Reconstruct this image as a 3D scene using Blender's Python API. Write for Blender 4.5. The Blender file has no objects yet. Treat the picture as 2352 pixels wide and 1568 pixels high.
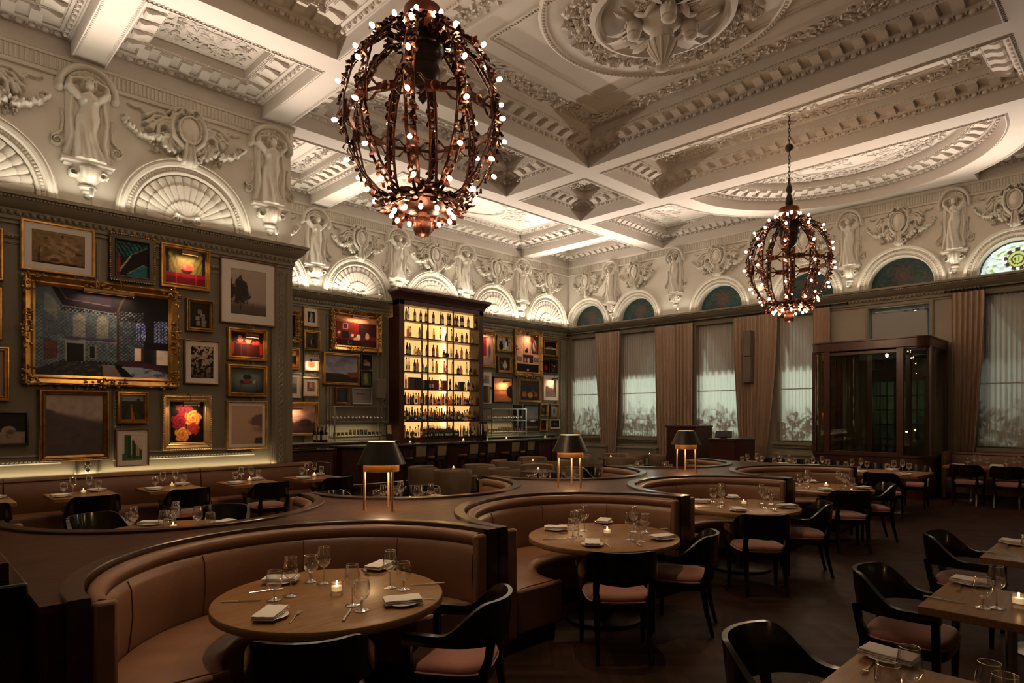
import bpy, bmesh, math, random
import numpy as np
from mathutils import Vector, Matrix
R = random.Random(7)
NR = np.random.RandomState(5)
PI = math.pi
sc = bpy.context.scene
COL = sc.collection
# ---------------------------------------------------------------- camera model (level camera, vertical shift)
F, HY, CX, EYE = 1464.0, 951.0, 1176.0, 1.85
YAW = math.radians(45.5)
CS, CC = math.sin(YAW), math.cos(YAW)
def W(px, py, X=None, Y=None, z=None):
    """where a sight line meets a real plane of the room"""
    k = (px-CX)/F; m = (HY-py)/F
    dx = CS*k+CC; dy = -CC*k+CS
    d = (z-EYE)/m if z is not None else (X/dx if X is not None else Y/dy)
    return Vector((dx*d, dy*d, EYE+m*d))
cam = bpy.data.cameras.new('camera'); co = bpy.data.objects.new('camera', cam); COL.objects.link(co)
cam.sensor_width = 36; cam.lens = F/2352*36; cam.shift_y = (HY-784)/2352
cam.clip_start = .05; cam.clip_end = 200
co.location = (0, 0, EYE); co.rotation_euler = (PI/2, 0, YAW-PI/2)
sc.camera = co
sc.view_settings.view_transform = 'Standard'; sc.view_settings.look = 'None'
sc.view_settings.exposure = 0.0; sc.view_settings.gamma = 1; sc.view_settings.use_curve_mapping = False
cy = sc.cycles
cy.max_bounces = 7; cy.diffuse_bounces = 3; cy.glossy_bounces = 3; cy.transmission_bounces = 4; cy.transparent_max_bounces = 16
cy.caustics_reflective = False; cy.caustics_refractive = False
cy.sample_clamp_indirect = 3; cy.sample_clamp_direct = 0
cy.use_adaptive_sampling = True; cy.adaptive_threshold = .035
cy.use_denoising = True
# ---------------------------------------------------------------- colours and materials
def srgb(r, g, b):
    f = lambda c: (c/255/12.92) if c/255 <= .04045 else ((c/255+.055)/1.055)**2.4
    return (f(r), f(g), f(b))
MATS = {}
def mat(name, col, rough=.5, metal=0, spec=.5, noise=0, nscale=6, col2=None, bump=0, bscale=30, coat=0, coatr=.1, sheen=0, stretch=None, emit=None, estr=0, ndetail=4, rough2=None, kind='noise'):
    if name in MATS: return MATS[name]
    m = bpy.data.materials.new(name); m.use_nodes = True
    nt = m.node_tree; bs = nt.nodes['Principled BSDF']
    def nd(t, **k):
        n = nt.nodes.new(t)
        for a, b in k.items():
            if a in n.inputs: n.inputs[a].default_value = b
            else: setattr(n, a, b)
        return n
    bs.inputs['Base Color'].default_value = (*col, 1)
    bs.inputs['Roughness'].default_value = rough; bs.inputs['Metallic'].default_value = metal
    bs.inputs['Specular IOR Level'].default_value = spec
    bs.inputs['Coat Weight'].default_value = coat; bs.inputs['Coat Roughness'].default_value = coatr
    bs.inputs['Sheen Weight'].default_value = sheen
    tc = nd('ShaderNodeTexCoord')
    src = tc.outputs['Object']
    if stretch:
        mp = nd('ShaderNodeMapping'); mp.inputs['Scale'].default_value = stretch
        nt.links.new(src, mp.inputs['Vector']); src = mp.outputs['Vector']
    if col2 is not None or noise:
        if kind == 'noise':
            n = nd('ShaderNodeTexNoise', Scale=nscale, Detail=ndetail, Roughness=.6)
        else:
            n = nd('ShaderNodeTexWave', Scale=nscale, Distortion=6.0, Detail=3.0); n.inputs['Detail Scale'].default_value = 1.5
        nt.links.new(src, n.inputs['Vector'])
        cr = nd('ShaderNodeValToRGB'); e = cr.color_ramp.elements
        c2 = col2 if col2 is not None else tuple(c*(1-noise) for c in col)
        e[0].position = .3; e[1].position = .72
        e[0].color = (*c2, 1); e[1].color = (*col, 1)
        nt.links.new(n.outputs[0] if kind != 'noise' else n.outputs['Fac'], cr.inputs['Fac'])
        nt.links.new(cr.outputs['Color'], bs.inputs['Base Color'])
        if rough2 is not None:
            mr = nd('ShaderNodeMapRange'); mr.inputs['To Min'].default_value = rough2; mr.inputs['To Max'].default_value = rough
            nt.links.new(n.outputs[0], mr.inputs['Value']); nt.links.new(mr.outputs[0], bs.inputs['Roughness'])
    if bump:
        n2 = nd('ShaderNodeTexNoise', Scale=bscale, Detail=3.0)
        nt.links.new(src, n2.inputs['Vector'])
        b = nd('ShaderNodeBump', Strength=bump, Distance=.01)
        nt.links.new(n2.outputs['Fac'], b.inputs['Height']); nt.links.new(b.outputs['Normal'], bs.inputs['Normal'])
    if emit is not None:
        bs.inputs['Emission Color'].default_value = (*emit, 1); bs.inputs['Emission Strength'].default_value = estr
    MATS[name] = m
    return m
def newmat(name):
    m = bpy.data.materials.new(name); m.use_nodes = True; nt = m.node_tree
    for n in list(nt.nodes):
        if n.type != 'OUTPUT_MATERIAL': nt.nodes.remove(n)
    MATS[name] = m
    return m, nt, [n for n in nt.nodes if n.type == 'OUTPUT_MATERIAL'][0]
def glass_mat(name, tint, rough=.02, base=.05, gain=.75):
    """thin clear glass: lets light straight through and mirrors more at grazing angles"""
    m, nt, out = newmat(name)
    tr = nt.nodes.new('ShaderNodeBsdfTransparent'); tr.inputs[0].default_value = (*tint, 1)
    gl = nt.nodes.new('ShaderNodeBsdfGlossy'); gl.inputs['Roughness'].default_value = rough; gl.inputs['Color'].default_value = (1, 1, 1, 1)
    lw = nt.nodes.new('ShaderNodeLayerWeight'); lw.inputs['Blend'].default_value = .35
    mr = nt.nodes.new('ShaderNodeMapRange'); mr.inputs['To Min'].default_value = base; mr.inputs['To Max'].default_value = gain
    nt.links.new(lw.outputs['Facing'], mr.inputs['Value'])
    mx = nt.nodes.new('ShaderNodeMixShader'); nt.links.new(mr.outputs[0], mx.inputs[0])
    nt.links.new(tr.outputs[0], mx.inputs[1]); nt.links.new(gl.outputs[0], mx.inputs[2]); nt.links.new(mx.outputs[0], out.inputs['Surface'])
    return m
def emit_mat(name, col, s):
    m, nt, out = newmat(name)
    e = nt.nodes.new('ShaderNodeEmission'); e.inputs[0].default_value = (*col, 1); e.inputs[1].default_value = s
    nt.links.new(e.outputs[0], out.inputs['Surface'])
    return m
def cloth_translucent(name, col, tcol, wt, wtr):
    m, nt, out = newmat(name)
    a = nt.nodes.new('ShaderNodeBsdfDiffuse'); a.inputs[0].default_value = (*col, 1)
    b = nt.nodes.new('ShaderNodeBsdfTranslucent'); b.inputs[0].default_value = (*tcol, 1)
    c = nt.nodes.new('ShaderNodeBsdfTransparent')
    m1 = nt.nodes.new('ShaderNodeMixShader'); m1.inputs[0].default_value = wt
    m2 = nt.nodes.new('ShaderNodeMixShader'); m2.inputs[0].default_value = wtr
    nt.links.new(a.outputs[0], m1.inputs[1]); nt.links.new(b.outputs[0], m1.inputs[2])
    nt.links.new(m1.outputs[0], m2.inputs[1]); nt.links.new(c.outputs[0], m2.inputs[2]); nt.links.new(m2.outputs[0], out.inputs['Surface'])
    return m
def vcol_mat(name, rough=.5, spec=.15, trans=0):
    m = bpy.data.materials.new(name); m.use_nodes = True; nt = m.node_tree; bs = nt.nodes['Principled BSDF']
    at = nt.nodes.new('ShaderNodeAttribute'); at.attribute_name = 'paint'
    nt.links.new(at.outputs['Color'], bs.inputs['Base Color'])
    bs.inputs['Roughness'].default_value = rough; bs.inputs['Specular IOR Level'].default_value = spec
    if trans:
        out = [n for n in nt.nodes if n.type == 'OUTPUT_MATERIAL'][0]
        t = nt.nodes.new('ShaderNodeBsdfTranslucent'); nt.links.new(at.outputs['Color'], t.inputs[0])
        mx = nt.nodes.new('ShaderNodeMixShader'); mx.inputs[0].default_value = trans
        nt.links.new(bs.outputs[0], mx.inputs[1]); nt.links.new(t.outputs[0], mx.inputs[2]); nt.links.new(mx.outputs[0], out.inputs['Surface'])
    MATS[name] = m
    return m
plaster = mat('plaster_white', (.58, .53, .475), .75, noise=.06, nscale=2.5, bump=.15, bscale=40, spec=.3)
plaster_w = mat('plaster_frieze', (.68, .64, .56), .7, noise=.05, nscale=3, bump=.12, bscale=50, spec=.3)
olive = mat('wall_paint_olive', (.18, .152, .100), .55, noise=.08, nscale=1.5, bump=.05, bscale=60)
olive_l = mat('wall_paint_trim', (.21, .182, .125), .5, noise=.08, nscale=3)
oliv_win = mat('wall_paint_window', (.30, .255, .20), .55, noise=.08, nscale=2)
gold = mat('gilt', (.62, .37, .11), .34, metal=.9, col2=(.36, .19, .045), nscale=9, bump=.25, bscale=60)
gold_d = mat('gilt_dark', (.40, .22, .07), .4, metal=.85, col2=(.2, .1, .03), nscale=14, bump=.3, bscale=70)
gold_p = mat('gilt_pale', (.72, .52, .26), .38, metal=.8, col2=(.5, .34, .15), nscale=7)
brass = mat('brass', (.74, .50, .25), .48, metal=.9)
steel = mat('polished_steel', (.6, .58, .55), .22, metal=1.0)
mahog = mat('mahogany', (.07, .017, .011), .36, col2=(.03, .008, .006), nscale=3.5, stretch=(9, 9, 1.2), spec=.5, coat=.12, coatr=.15)
dark_top = mat('divider_top_wood', (.10, .040, .017), .34, col2=(.055, .021, .009), nscale=4, stretch=(1.4, 7, 4), spec=.22, coat=.07, coatr=.2, rough2=.46)
rimw = mat('rim_wood', (.06, .026, .014), .28, col2=(.03, .012, .007), nscale=8, coat=.4, coatr=.15)
oak = mat('table_oak', (.32, .17, .068), .34, col2=(.21, .105, .04), nscale=5, stretch=(1.2, 9, 9), spec=.15, coat=.03, coatr=.12)
oak_e = mat('table_oak_edge', (.25, .14, .058), .42, col2=(.17, .09, .036), nscale=10)
black_lac = mat('black_lacquer', (.006, .005, .004), .2, spec=.5, coat=.5, coatr=.08)
blackw = mat('black_wood', (.010, .007, .005), .38)
blackm = mat('black_metal', (.012, .010, .009), .4, metal=.6)
pink = mat('pink_velvet', (.36, .135, .095), .85, noise=.25, nscale=7, sheen=.5, bump=.1, bscale=90)
pipingm = mat('pink_piping', (.46, .22, .16), .8)
leather = mat('tan_leather', (.29, .142, .08), .38, col2=(.20, .095, .05), nscale=3, bump=.12, bscale=110, coat=.12, coatr=.3)
leather_b = mat('brown_leather', (.155, .062, .026), .42, col2=(.11, .042, .018), nscale=4, bump=.12, bscale=100)
leather_t = mat('tub_leather', (.20, .13, .07), .45, col2=(.15, .095, .05), nscale=4, bump=.1, bscale=90)
cane = mat('woven_cane', (.30, .225, .13), .7, noise=.35, nscale=60, bump=.4, bscale=160)
linen = mat('white_linen', (.78, .73, .68), .85, noise=.05, nscale=20, bump=.1, bscale=120)
china = mat('white_china', (.78, .72, .66), .18)
curtm = mat('taupe_curtain', (.41, .285, .20), .8, noise=.1, nscale=5)
glass = glass_mat('clear_glass', (.95, .95, .94), .04, .13, 1.0)
glass_stem = glass_mat('glass_stem', (.85, .85, .83), .06, .4, 1.0)
glass_pane = glass_mat('pane_glass', (.55, .58, .50), .01, .06, .7)
glass_jar = glass_mat('thick_glass', (.84, .84, .80), .05, .2, .95)
bulbm = emit_mat('bulb_glow', (1.0, .64, .36), 55)
flamem = emit_mat('flame_glow', (1.0, .55, .22), 30)
waxm = mat('candle_wax', (.85, .75, .6), .5, emit=(1, .6, .3), estr=.6)
ledm = emit_mat('led_glow', (1.0, .78, .50), 5)
bronze = mat('bronze', (.12, .036, .02), .36, metal=.75, col2=(.04, .014, .009), nscale=9, bump=.3, bscale=60)
bronze_d = mat('bronze_dark', (.03, .018, .012), .4, metal=.6)
bronze_g = mat('bronze_gilt', (.30, .17, .06), .35, metal=.9, col2=(.12, .06, .02), nscale=14, bump=.3, bscale=60)
speakm = mat('speaker_grey', (.13, .10, .075), .6)
silver = mat('silverware', (.62, .58, .52), .2, metal=1.0)
PAINT = vcol_mat('painted_canvas')
STAIN = vcol_mat('stained_glass', .25, .5, .45)
# ---------------------------------------------------------------- mesh builder
class MB:
    def __init__(s): s.v = []; s.f = []; s.m = []; s.n = 0
    def add(s, v, f, mi=0, M=None):
        if M is not None: v = [M @ Vector(p) for p in v]
        s.v.extend([tuple(p) for p in v]); n = s.n
        s.f.extend([tuple(i+n for i in q) for q in f]); s.m.extend([mi]*len(f)); s.n += len(v)
        return s
    def box(s, x0, x1, y0, y1, z0, z1, mi=0, M=None):
        v = [(x, y, z) for z in (z0, z1) for y in (y0, y1) for x in (x0, x1)]
        return s.add(v, [(0, 2, 3, 1), (4, 5, 7, 6), (0, 1, 5, 4), (2, 6, 7, 3), (0, 4, 6, 2), (1, 3, 7, 5)], mi, M)
    def prism(s, poly, z0, z1, mi=0, M=None, cap=True):
        n = len(poly); v = [(x, y, z0) for x, y in poly]+[(x, y, z1) for x, y in poly]
        f = [(i, (i+1) % n, n+(i+1) % n, n+i) for i in range(n)]
        if cap: f += [tuple(range(n-1, -1, -1)), tuple(range(n, 2*n))]
        return s.add(v, f, mi, M)
    def lathe(s, prof, n=16, c=(0, 0, 0), mi=0, M=None, a0=0, a1=2*PI, cap=True):
        full = abs(a1-a0-2*PI) < 1e-6; k = n if full else n+1; v = []; f = []
        for r, z in prof:
            for i in range(k):
                a = a0+(a1-a0)*i/n; v.append((c[0]+r*math.cos(a), c[1]+r*math.sin(a), c[2]+z))
        for j in range(len(prof)-1):
            for i in range(n):
                a = j*k+i; b = j*k+(i+1) % k; f.append((a, b, b+k, a+k))
        if cap and full:
            if prof[0][0] > 1e-4: f.append(tuple(range(k-1, -1, -1)))
            if prof[-1][0] > 1e-4: f.append(tuple(range((len(prof)-1)*k, len(prof)*k)))
        return s.add(v, f, mi, M)
    def ell(s, c, r, n=8, m=6, mi=0, M=None):
        v = [(c[0], c[1], c[2]-r[2])]; f = []
        for j in range(1, m):
            p = -PI/2+PI*j/m
            for i in range(n):
                a = 2*PI*i/n; v.append((c[0]+r[0]*math.cos(p)*math.cos(a), c[1]+r[1]*math.cos(p)*math.sin(a), c[2]+r[2]*math.sin(p)))
        v.append((c[0], c[1], c[2]+r[2])); L = len(v)-1
        for i in range(n):
            f.append((0, 1+(i+1) % n, 1+i)); f.append((L, L-n+i, L-n+(i+1) % n))
        for j in range(m-2):
            for i in range(n):
                a = 1+j*n+i; b = 1+j*n+(i+1) % n; f.append((a, b, b+n, a+n))
        return s.add(v, f, mi, M)
    def tube(s, pts, r, n=6, mi=0, closed=False, M=None, flat=None):
        pts = [Vector(p) for p in pts]; N = len(pts); v = []; f = []
        rr = r if hasattr(r, '__len__') else [r]*N
        up = Vector((0, 0, 1)); prev = None
        for i, p in enumerate(pts):
            a = pts[(i-1) % N] if closed or i else p; b = pts[(i+1) % N] if closed or i < N-1 else p
            t = (b-a).normalized()
            if prev is None:
                u = up if abs(t.z) < .9 else Vector((1, 0, 0)); x = t.cross(u).normalized()
            else:
                x = (prev-t*prev.dot(t)).normalized()
            prev = x; y = t.cross(x)
            for k in range(n):
                q = 2*PI*k/n; fx, fy = (1, 1) if flat is None else flat
                v.append(p+x*(rr[i]*fx*math.cos(q))+y*(rr[i]*fy*math.sin(q)))
        for i in range(N if closed else N-1):
            for k in range(n):
                a = i*n+k; b = i*n+(k+1) % n; j = ((i+1) % N)*n
                f.append((a, b, j+(k+1) % n, j+k))
        if not closed: f += [tuple(range(n-1, -1, -1)), tuple(range((N-1)*n, N*n))]
        return s.add(v, f, mi, M)
    def strip(s, rows, mi=0, closed=False, cl2=False):
        """grid surface from a list of equally long point rows"""
        n = len(rows[0]); v = [p for r in rows for p in r]; f = []
        for j in range(len(rows) if cl2 else len(rows)-1):
            for i in range(n if closed else n-1):
                a = j*n+i; b = j*n+(i+1) % n; k = ((j+1) % len(rows))*n
                f.append((a, b, k+(i+1) % n, k+i))
        return s.add(v, f, mi)
    def fill(s, loops, mi=0, to3=lambda x, y: (x, y, 0), flip=False):
        """flat face with holes"""
        bm = bmesh.new()
        for lp in loops:
            vs = [bm.verts.new((x, y, 0)) for x, y in lp]
            for i in range(len(vs)): bm.edges.new((vs[i], vs[(i+1) % len(vs)]))
        bmesh.ops.triangle_fill(bm, use_beauty=True, use_dissolve=False, edges=bm.edges[:])
        bm.verts.index_update()
        v = [to3(q.co.x, q.co.y) for q in bm.verts]; f = []
        for q in bm.faces:
            i = [w.index for w in q.verts]
            if (q.normal.z < 0) != flip: i = i[::-1]
            f.append(tuple(i))
        bm.free()
        return s.add(v, f, mi)
    def mesh(s, name, mats, sharp=.6, smooth=True):
        me = bpy.data.meshes.new(name); me.from_pydata(s.v, [], s.f)
        for m in (mats if isinstance(mats, (list, tuple)) else [mats]): me.materials.append(m)
        if max(s.m, default=0): me.polygons.foreach_set('material_index', s.m)
        if smooth:
            me.polygons.foreach_set('use_smooth', [True]*len(s.f)); me.set_sharp_from_angle(angle=sharp)
        me.update()
        return me
    def build(s, name, mats, parent=None, loc=(0, 0, 0), rz=0, label=None, bevel=0, sharp=.6, smooth=True):
        o = bpy.data.objects.new(name, s.mesh(name, mats, sharp, smooth)); COL.objects.link(o)
        o.location = loc; o.rotation_euler = (0, 0, rz)
        if parent is not None: o.parent = parent
        if label: o['label'] = label
        if bevel:
            b = o.modifiers.new('bevel', 'BEVEL'); b.width = bevel; b.segments = 2; b.limit_method = 'ANGLE'; b.angle_limit = .7
        return o
def tag(o, label, cat, group=None, kind=None):
    o['label'] = label; o['category'] = cat
    if group: o['group'] = group
    if kind: o['kind'] = kind
    return o
def thing(name, label, cat, loc=(0, 0, 0), rz=0, group=None):
    o = bpy.data.objects.new(name, None); COL.objects.link(o); o.empty_display_size = .1
    o.location = loc; o.rotation_euler = (0, 0, rz)
    return tag(o, label, cat, group)
def dup(root, loc, rz=0, label=None, group=None, scale=None):
    r = root.copy(); COL.objects.link(r); r.location = loc; r.rotation_euler = (0, 0, rz)
    if scale: r.scale = (scale,)*3
    if label: r['label'] = label
    if group: r['group'] = group
    for ch in list(root.children):
        c = ch.copy(); COL.objects.link(c); c.parent = r
        for g in ch.children:
            d = g.copy(); COL.objects.link(d); d.parent = c
    return r
class Proto:
    """first placement uses the built thing itself, later ones are copies"""
    def __init__(s, make): s.make = make; s.o = None
    def put(s, loc, rz, label, group=None, scale=None):
        if s.o is None:
            s.o = s.make(); o = s.o; o.location = loc; o.rotation_euler = (0, 0, rz); o['label'] = label
            if group: o['group'] = group
            if scale: o.scale = (scale,)*3
            return o
        return dup(s.o, loc, rz, label, group, scale)
def structure(o, kind='structure'):
    o['kind'] = kind
    return o
LIGHTS = []
def light(name, typ, loc, energy, col=(1, .74, .47), size=.1, target=None, size_y=None, spot=None, blend=.6, spread=None):
    l = bpy.data.lights.new(name, typ); l.energy = energy; l.color = col
    if typ == 'AREA':
        l.size = size
        if size_y: l.shape = 'RECTANGLE'; l.size_y = size_y
        if spread: l.spread = spread
    elif typ == 'SPOT': l.spot_size = spot or 1.0; l.spot_blend = blend; l.shadow_soft_size = size
    elif typ == 'POINT': l.shadow_soft_size = size
    o = bpy.data.objects.new(name, l); COL.objects.link(o); o.location = loc
    if target is not None: o.rotation_euler = (Vector(target)-Vector(loc)).to_track_quat('-Z', 'Y').to_euler()
    return o
def offset_poly(P, d):
    """move a counter-clockwise outline inwards by d"""
    n = len(P); out = []
    for i in range(n):
        a, b, c = P[i-1], P[i], P[(i+1) % n]
        e1 = (b[0]-a[0], b[1]-a[1]); e2 = (c[0]-b[0], c[1]-b[1])
        l1 = math.hypot(*e1); l2 = math.hypot(*e2)
        n1 = (-e1[1]/l1, e1[0]/l1); n2 = (-e2[1]/l2, e2[0]/l2)
        k = 1+n1[0]*n2[0]+n1[1]*n2[1]
        out.append((b[0]+d*(n1[0]+n2[0])/k, b[1]+d*(n1[1]+n2[1])/k))
    return out
def along(P, sp, closed=True):
    """evenly spaced (x, y, tangent angle) on every edge of an outline; long smooth runs are walked as one"""
    out = []; n = len(P); runs = []; cur = [P[0]]
    def ang(i):
        a, b = P[i % n], P[(i+1) % n]; return math.atan2(b[1]-a[1], b[0]-a[0])
    for i in range(n if closed else n-1):
        cur.append(P[(i+1) % n])
        if i == (n if closed else n-1)-1 or abs((ang(i+1)-ang(i)+PI) % (2*PI)-PI) > .5:
            runs.append(cur); cur = [P[(i+1) % n]]
    for q in runs:
        L = [math.hypot(q[i+1][0]-q[i][0], q[i+1][1]-q[i][1]) for i in range(len(q)-1)]
        T = sum(L); k = max(1, round(T/sp)); 
        for j in range(k):
            t = (j+.5)*T/k; i = 0
            while i < len(L)-1 and t > L[i]: t -= L[i]; i += 1
            a, b = q[i], q[i+1]; u = t/L[i]
            out.append((a[0]+(b[0]-a[0])*u, a[1]+(b[1]-a[1])*u, math.atan2(b[1]-a[1], b[0]-a[0])))
    return out
def arc(cx, cy_, r, a0, a1, n):
    return [(cx+r*math.cos(a0+(a1-a0)*i/n), cy_+r*math.sin(a0+(a1-a0)*i/n)) for i in range(n+1)]
# ================================================================ ROOM SHELL
YL, YB, XW, XR = 11.4, 15.1, 17.7, 5.4       # left wall, bar wall, window wall, return wall
ZC, ZS, ZP = 4.96, 7.15, 7.66                # cornice top, beam soffit, coffer panel
X0, Y0 = -4.0, -4.0
def chevron_floor():
    m, nt, out = newmat('dark_chevron_parquet')
    L = nt.links.new
    def mth(op, a, b=None):
        n = nt.nodes.new('ShaderNodeMath'); n.operation = op
        for i, q in enumerate((a, b)):
            if q is None: continue
            if isinstance(q, (int, float)): n.inputs[i].default_value = q
            else: L(q, n.inputs[i])
        return n.outputs[0]
    tc = nt.nodes.new('ShaderNodeTexCoord'); sp = nt.nodes.new('ShaderNodeSeparateXYZ'); L(tc.outputs['Object'], sp.inputs[0])
    x, y = sp.outputs[0], sp.outputs[1]
    a = mth('PINGPONG', x, .5); yy = mth('ADD', y, a); t = mth('DIVIDE', yy, .11); pid = mth('FLOOR', t); cid = mth('FLOOR', mth('DIVIDE', x, .5))
    cb = nt.nodes.new('ShaderNodeCombineXYZ'); L(pid, cb.inputs[0]); L(cid, cb.inputs[1])
    wn = nt.nodes.new('ShaderNodeTexWhiteNoise'); wn.noise_dimensions = '2D'; L(cb.outputs[0], wn.inputs['Vector'])
    no = nt.nodes.new('ShaderNodeTexNoise'); no.inputs['Scale'].default_value = 5; no.inputs['Detail'].default_value = 6; L(tc.outputs['Object'], no.inputs['Vector'])
    fac = mth('ADD', mth('MULTIPLY', wn.outputs['Value'], .6), mth('MULTIPLY', no.outputs['Fac'], .4))
    cr = nt.nodes.new('ShaderNodeValToRGB'); e = cr.color_ramp.elements
    e[0].position = .1; e[0].color = (.017, .007, .004, 1); e[1].position = .9; e[1].color = (.052, .021, .011, 1); L(fac, cr.inputs[0])
    gap = mth('GREATER_THAN', mth('FRACT', t), .05)
    mx = nt.nodes.new('ShaderNodeMix'); mx.data_type = 'RGBA'; L(gap, mx.inputs[0]); mx.inputs[6].default_value = (.012, .005, .003, 1); L(cr.outputs[0], mx.inputs[7])
    b = nt.nodes.new('ShaderNodeBsdfPrincipled'); L(mx.outputs[2], b.inputs['Base Color'])
    mr = nt.nodes.new('ShaderNodeMapRange'); mr.inputs['To Min'].default_value = .40; mr.inputs['To Max'].default_value = .66; L(no.outputs['Fac'], mr.inputs[0]); L(mr.outputs[0], b.inputs['Roughness'])
    b.inputs['Specular IOR Level'].default_value = .14
    L(b.outputs[0], out.inputs[0])
    return m
structure(MB().box(X0, XW, Y0, YB, -.1, 0).build('floor', chevron_floor()))
def quadwall(name, pts, segs, mats):
    b = MB(); (xa, ya), (xb, yb) = pts
    for i, (z0, z1) in enumerate(segs): b.add([(xa, ya, z0), (xb, yb, z0), (xb, yb, z1), (xa, ya, z1)], [(0, 1, 2, 3)], i)
    return structure(b.build(name, mats))
SEG = [(0, 4.6), (4.6, ZS+.4)]
quadwall('wall_left', ((X0, YL), (XR, YL)), SEG, [olive, plaster_w])
quadwall('wall_return', ((XR, YL), (XR, YB)), SEG, [olive, plaster_w])
quadwall('wall_bar', ((XR, YB), (XW, YB)), SEG, [olive, plaster_w])
quadwall('wall_back', ((X0, Y0), (X0, YL)), SEG, [olive, plaster_w])
quadwall('wall_right', ((X0, Y0), (XW, Y0)), SEG, [olive, plaster_w])
# ---- window wall with its openings: local x = right as seen from the room = -Y, local z up, room side = -y
LUN = [14.16, 12.13, 9.2, 6.7, 4.46, 2.22, -.1]; LR = .70
CARY_W = [13.15, 10.67, 7.95, 5.6, 3.35, 1.0]
WIN = [(13.15, 14.9, 1.1, 4.55), (11.2, 12.72, 1.1, 4.55), (8.55, 9.95, 1.1, 4.55), (6.2, 7.45, 1.1, 4.55), (3.85, 5.15, .05, 4.5), (1.3, 2.95, 1.1, 4.55)]
def wpt(h): return lambda u, z: (XW-h, -u, z)
ww = MB()
ww.fill([[(-YB, 4.6), (-Y0, 4.6), (-Y0, ZS+.4), (-YB, ZS+.4)]]+[arc(-c, 5.0, LR, 0, PI, 24) for c in LUN[:6]], 1, wpt(0))
ww.fill([[(-YB, 0), (-Y0, 0), (-Y0, 4.6), (-YB, 4.6)]]+[[(-b, z0), (-a, z0), (-a, z1), (-b, z1)] for a, b, z0, z1 in WIN], 0, wpt(0))
for c in LUN[:6]:
    A = arc(-c, 5.0, LR, 0, PI, 24)+[(-c+LR, 5.0)]
    ww.strip([[wpt(h)(*p) for p in A] for h in (0, -.28)], 1)
for a, b, z0, z1 in WIN:
    A = [(-b, z0), (-a, z0), (-a, z1), (-b, z1), (-b, z0)]
    ww.strip([[wpt(h)(*p) for p in A] for h in (0, -.28)], 0)
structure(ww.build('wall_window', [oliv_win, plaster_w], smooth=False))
# ---- mouldings swept along the walls
WALLPATH = [(X0, YL), (XR, YL), (XR, YB), (XW, YB), (XW, Y0)]
def wall_sweep(prof, path=WALLPATH):
    """profile (distance from wall, z) run round the walls with mitred corners"""
    b = MB(); rows = []
    for i, p in enumerate(path):
        d = []
        if i: q = path[i-1]; d.append(((p[0]-q[0]), (p[1]-q[1])))
        if i < len(path)-1: q = path[i+1]; d.append(((q[0]-p[0]), (q[1]-p[1])))
        ns = []
        for ex, ey in d: l = math.hypot(ex, ey); ns.append((ey/l, -ex/l))
        if len(ns) == 2: n = (ns[0][0]+ns[1][0], ns[0][1]+ns[1][1])
        else: n = ns[0]
        rows.append([(p[0]+n[0]*h, p[1]+n[1]*h, z) for h, z in prof])
    return b.strip(rows)
def wall_run(sp, h, path=WALLPATH, margin=.0):
    """(x, y, angle) stations at distance h off the walls; local -y looks into the room"""
    out = []
    for (ax, ay), (bx, by) in zip(path, path[1:]):
        L = math.hypot(bx-ax, by-ay); a = math.atan2(by-ay, bx-ax); k = max(1, int((L-2*margin)/sp))
        for i in range(k):
            t = (margin+(i+.5)*(L-2*margin)/k)/L
            out.append((ax+(bx-ax)*t+math.sin(a)*h, ay+(by-ay)*t-math.cos(a)*h, a))
    return out
cor = wall_sweep([(0, 4.55), (.03, 4.55), (.03, 4.59), (.055, 4.61), (.055, 4.68), (.09, 4.72), (.09, 4.745), (.13, 4.77), (.20, 4.85), (.215, 4.90), (.25, 4.91), (.25, 4.96), (0, 4.97)])
cor = structure(cor.build('trim_1', olive_l, sharp=.5))
lf = MB()
for x, y, a in wall_run(.085, .075):
    M = Matrix.Translation((x, y, 4.70)) @ Matrix.Rotation(a, 4, 'Z')
    lf.ell((0, 0, 0), (.036, .02, .045), 6, 4, 0, M); lf.ell((.042, .005, .012), (.014, .014, .02), 4, 3, 0, M)
lf.build('leaf_band', olive_l, cor)
st = MB()
for x, y, a in wall_run(.045, .215):
    st.box(-.013, .013, -.016, .01, 4.868, 4.897, 0, Matrix.Translation((x, y, 0)) @ Matrix.Rotation(a, 4, 'Z'))
st.build('dentil_band', olive_l, cor)
# upper frieze: fluted band and fillets under the ceiling beams
fr = structure(wall_sweep([(0, 6.83), (.05, 6.83), (.06, 6.86), (.04, 6.885), (.03, 6.89), (.03, 7.085), (.05, 7.09), (.06, 7.11), (.06, 7.15)]).build('trim_2', plaster_w, sharp=.5))
fl = MB()
for x, y, a in wall_run(.058, .03):
    M = Matrix.Translation((x, y, 0)) @ Matrix.Rotation(a, 4, 'Z')
    fl.prism([(-.02, .01), (-.02, -.006), (-.009, -.022), (.009, -.022), (.02, -.006), (.02, .01)], 6.90, 7.075, 0, M)
fl.build('fluted_band', plaster_w, fr)
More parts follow.
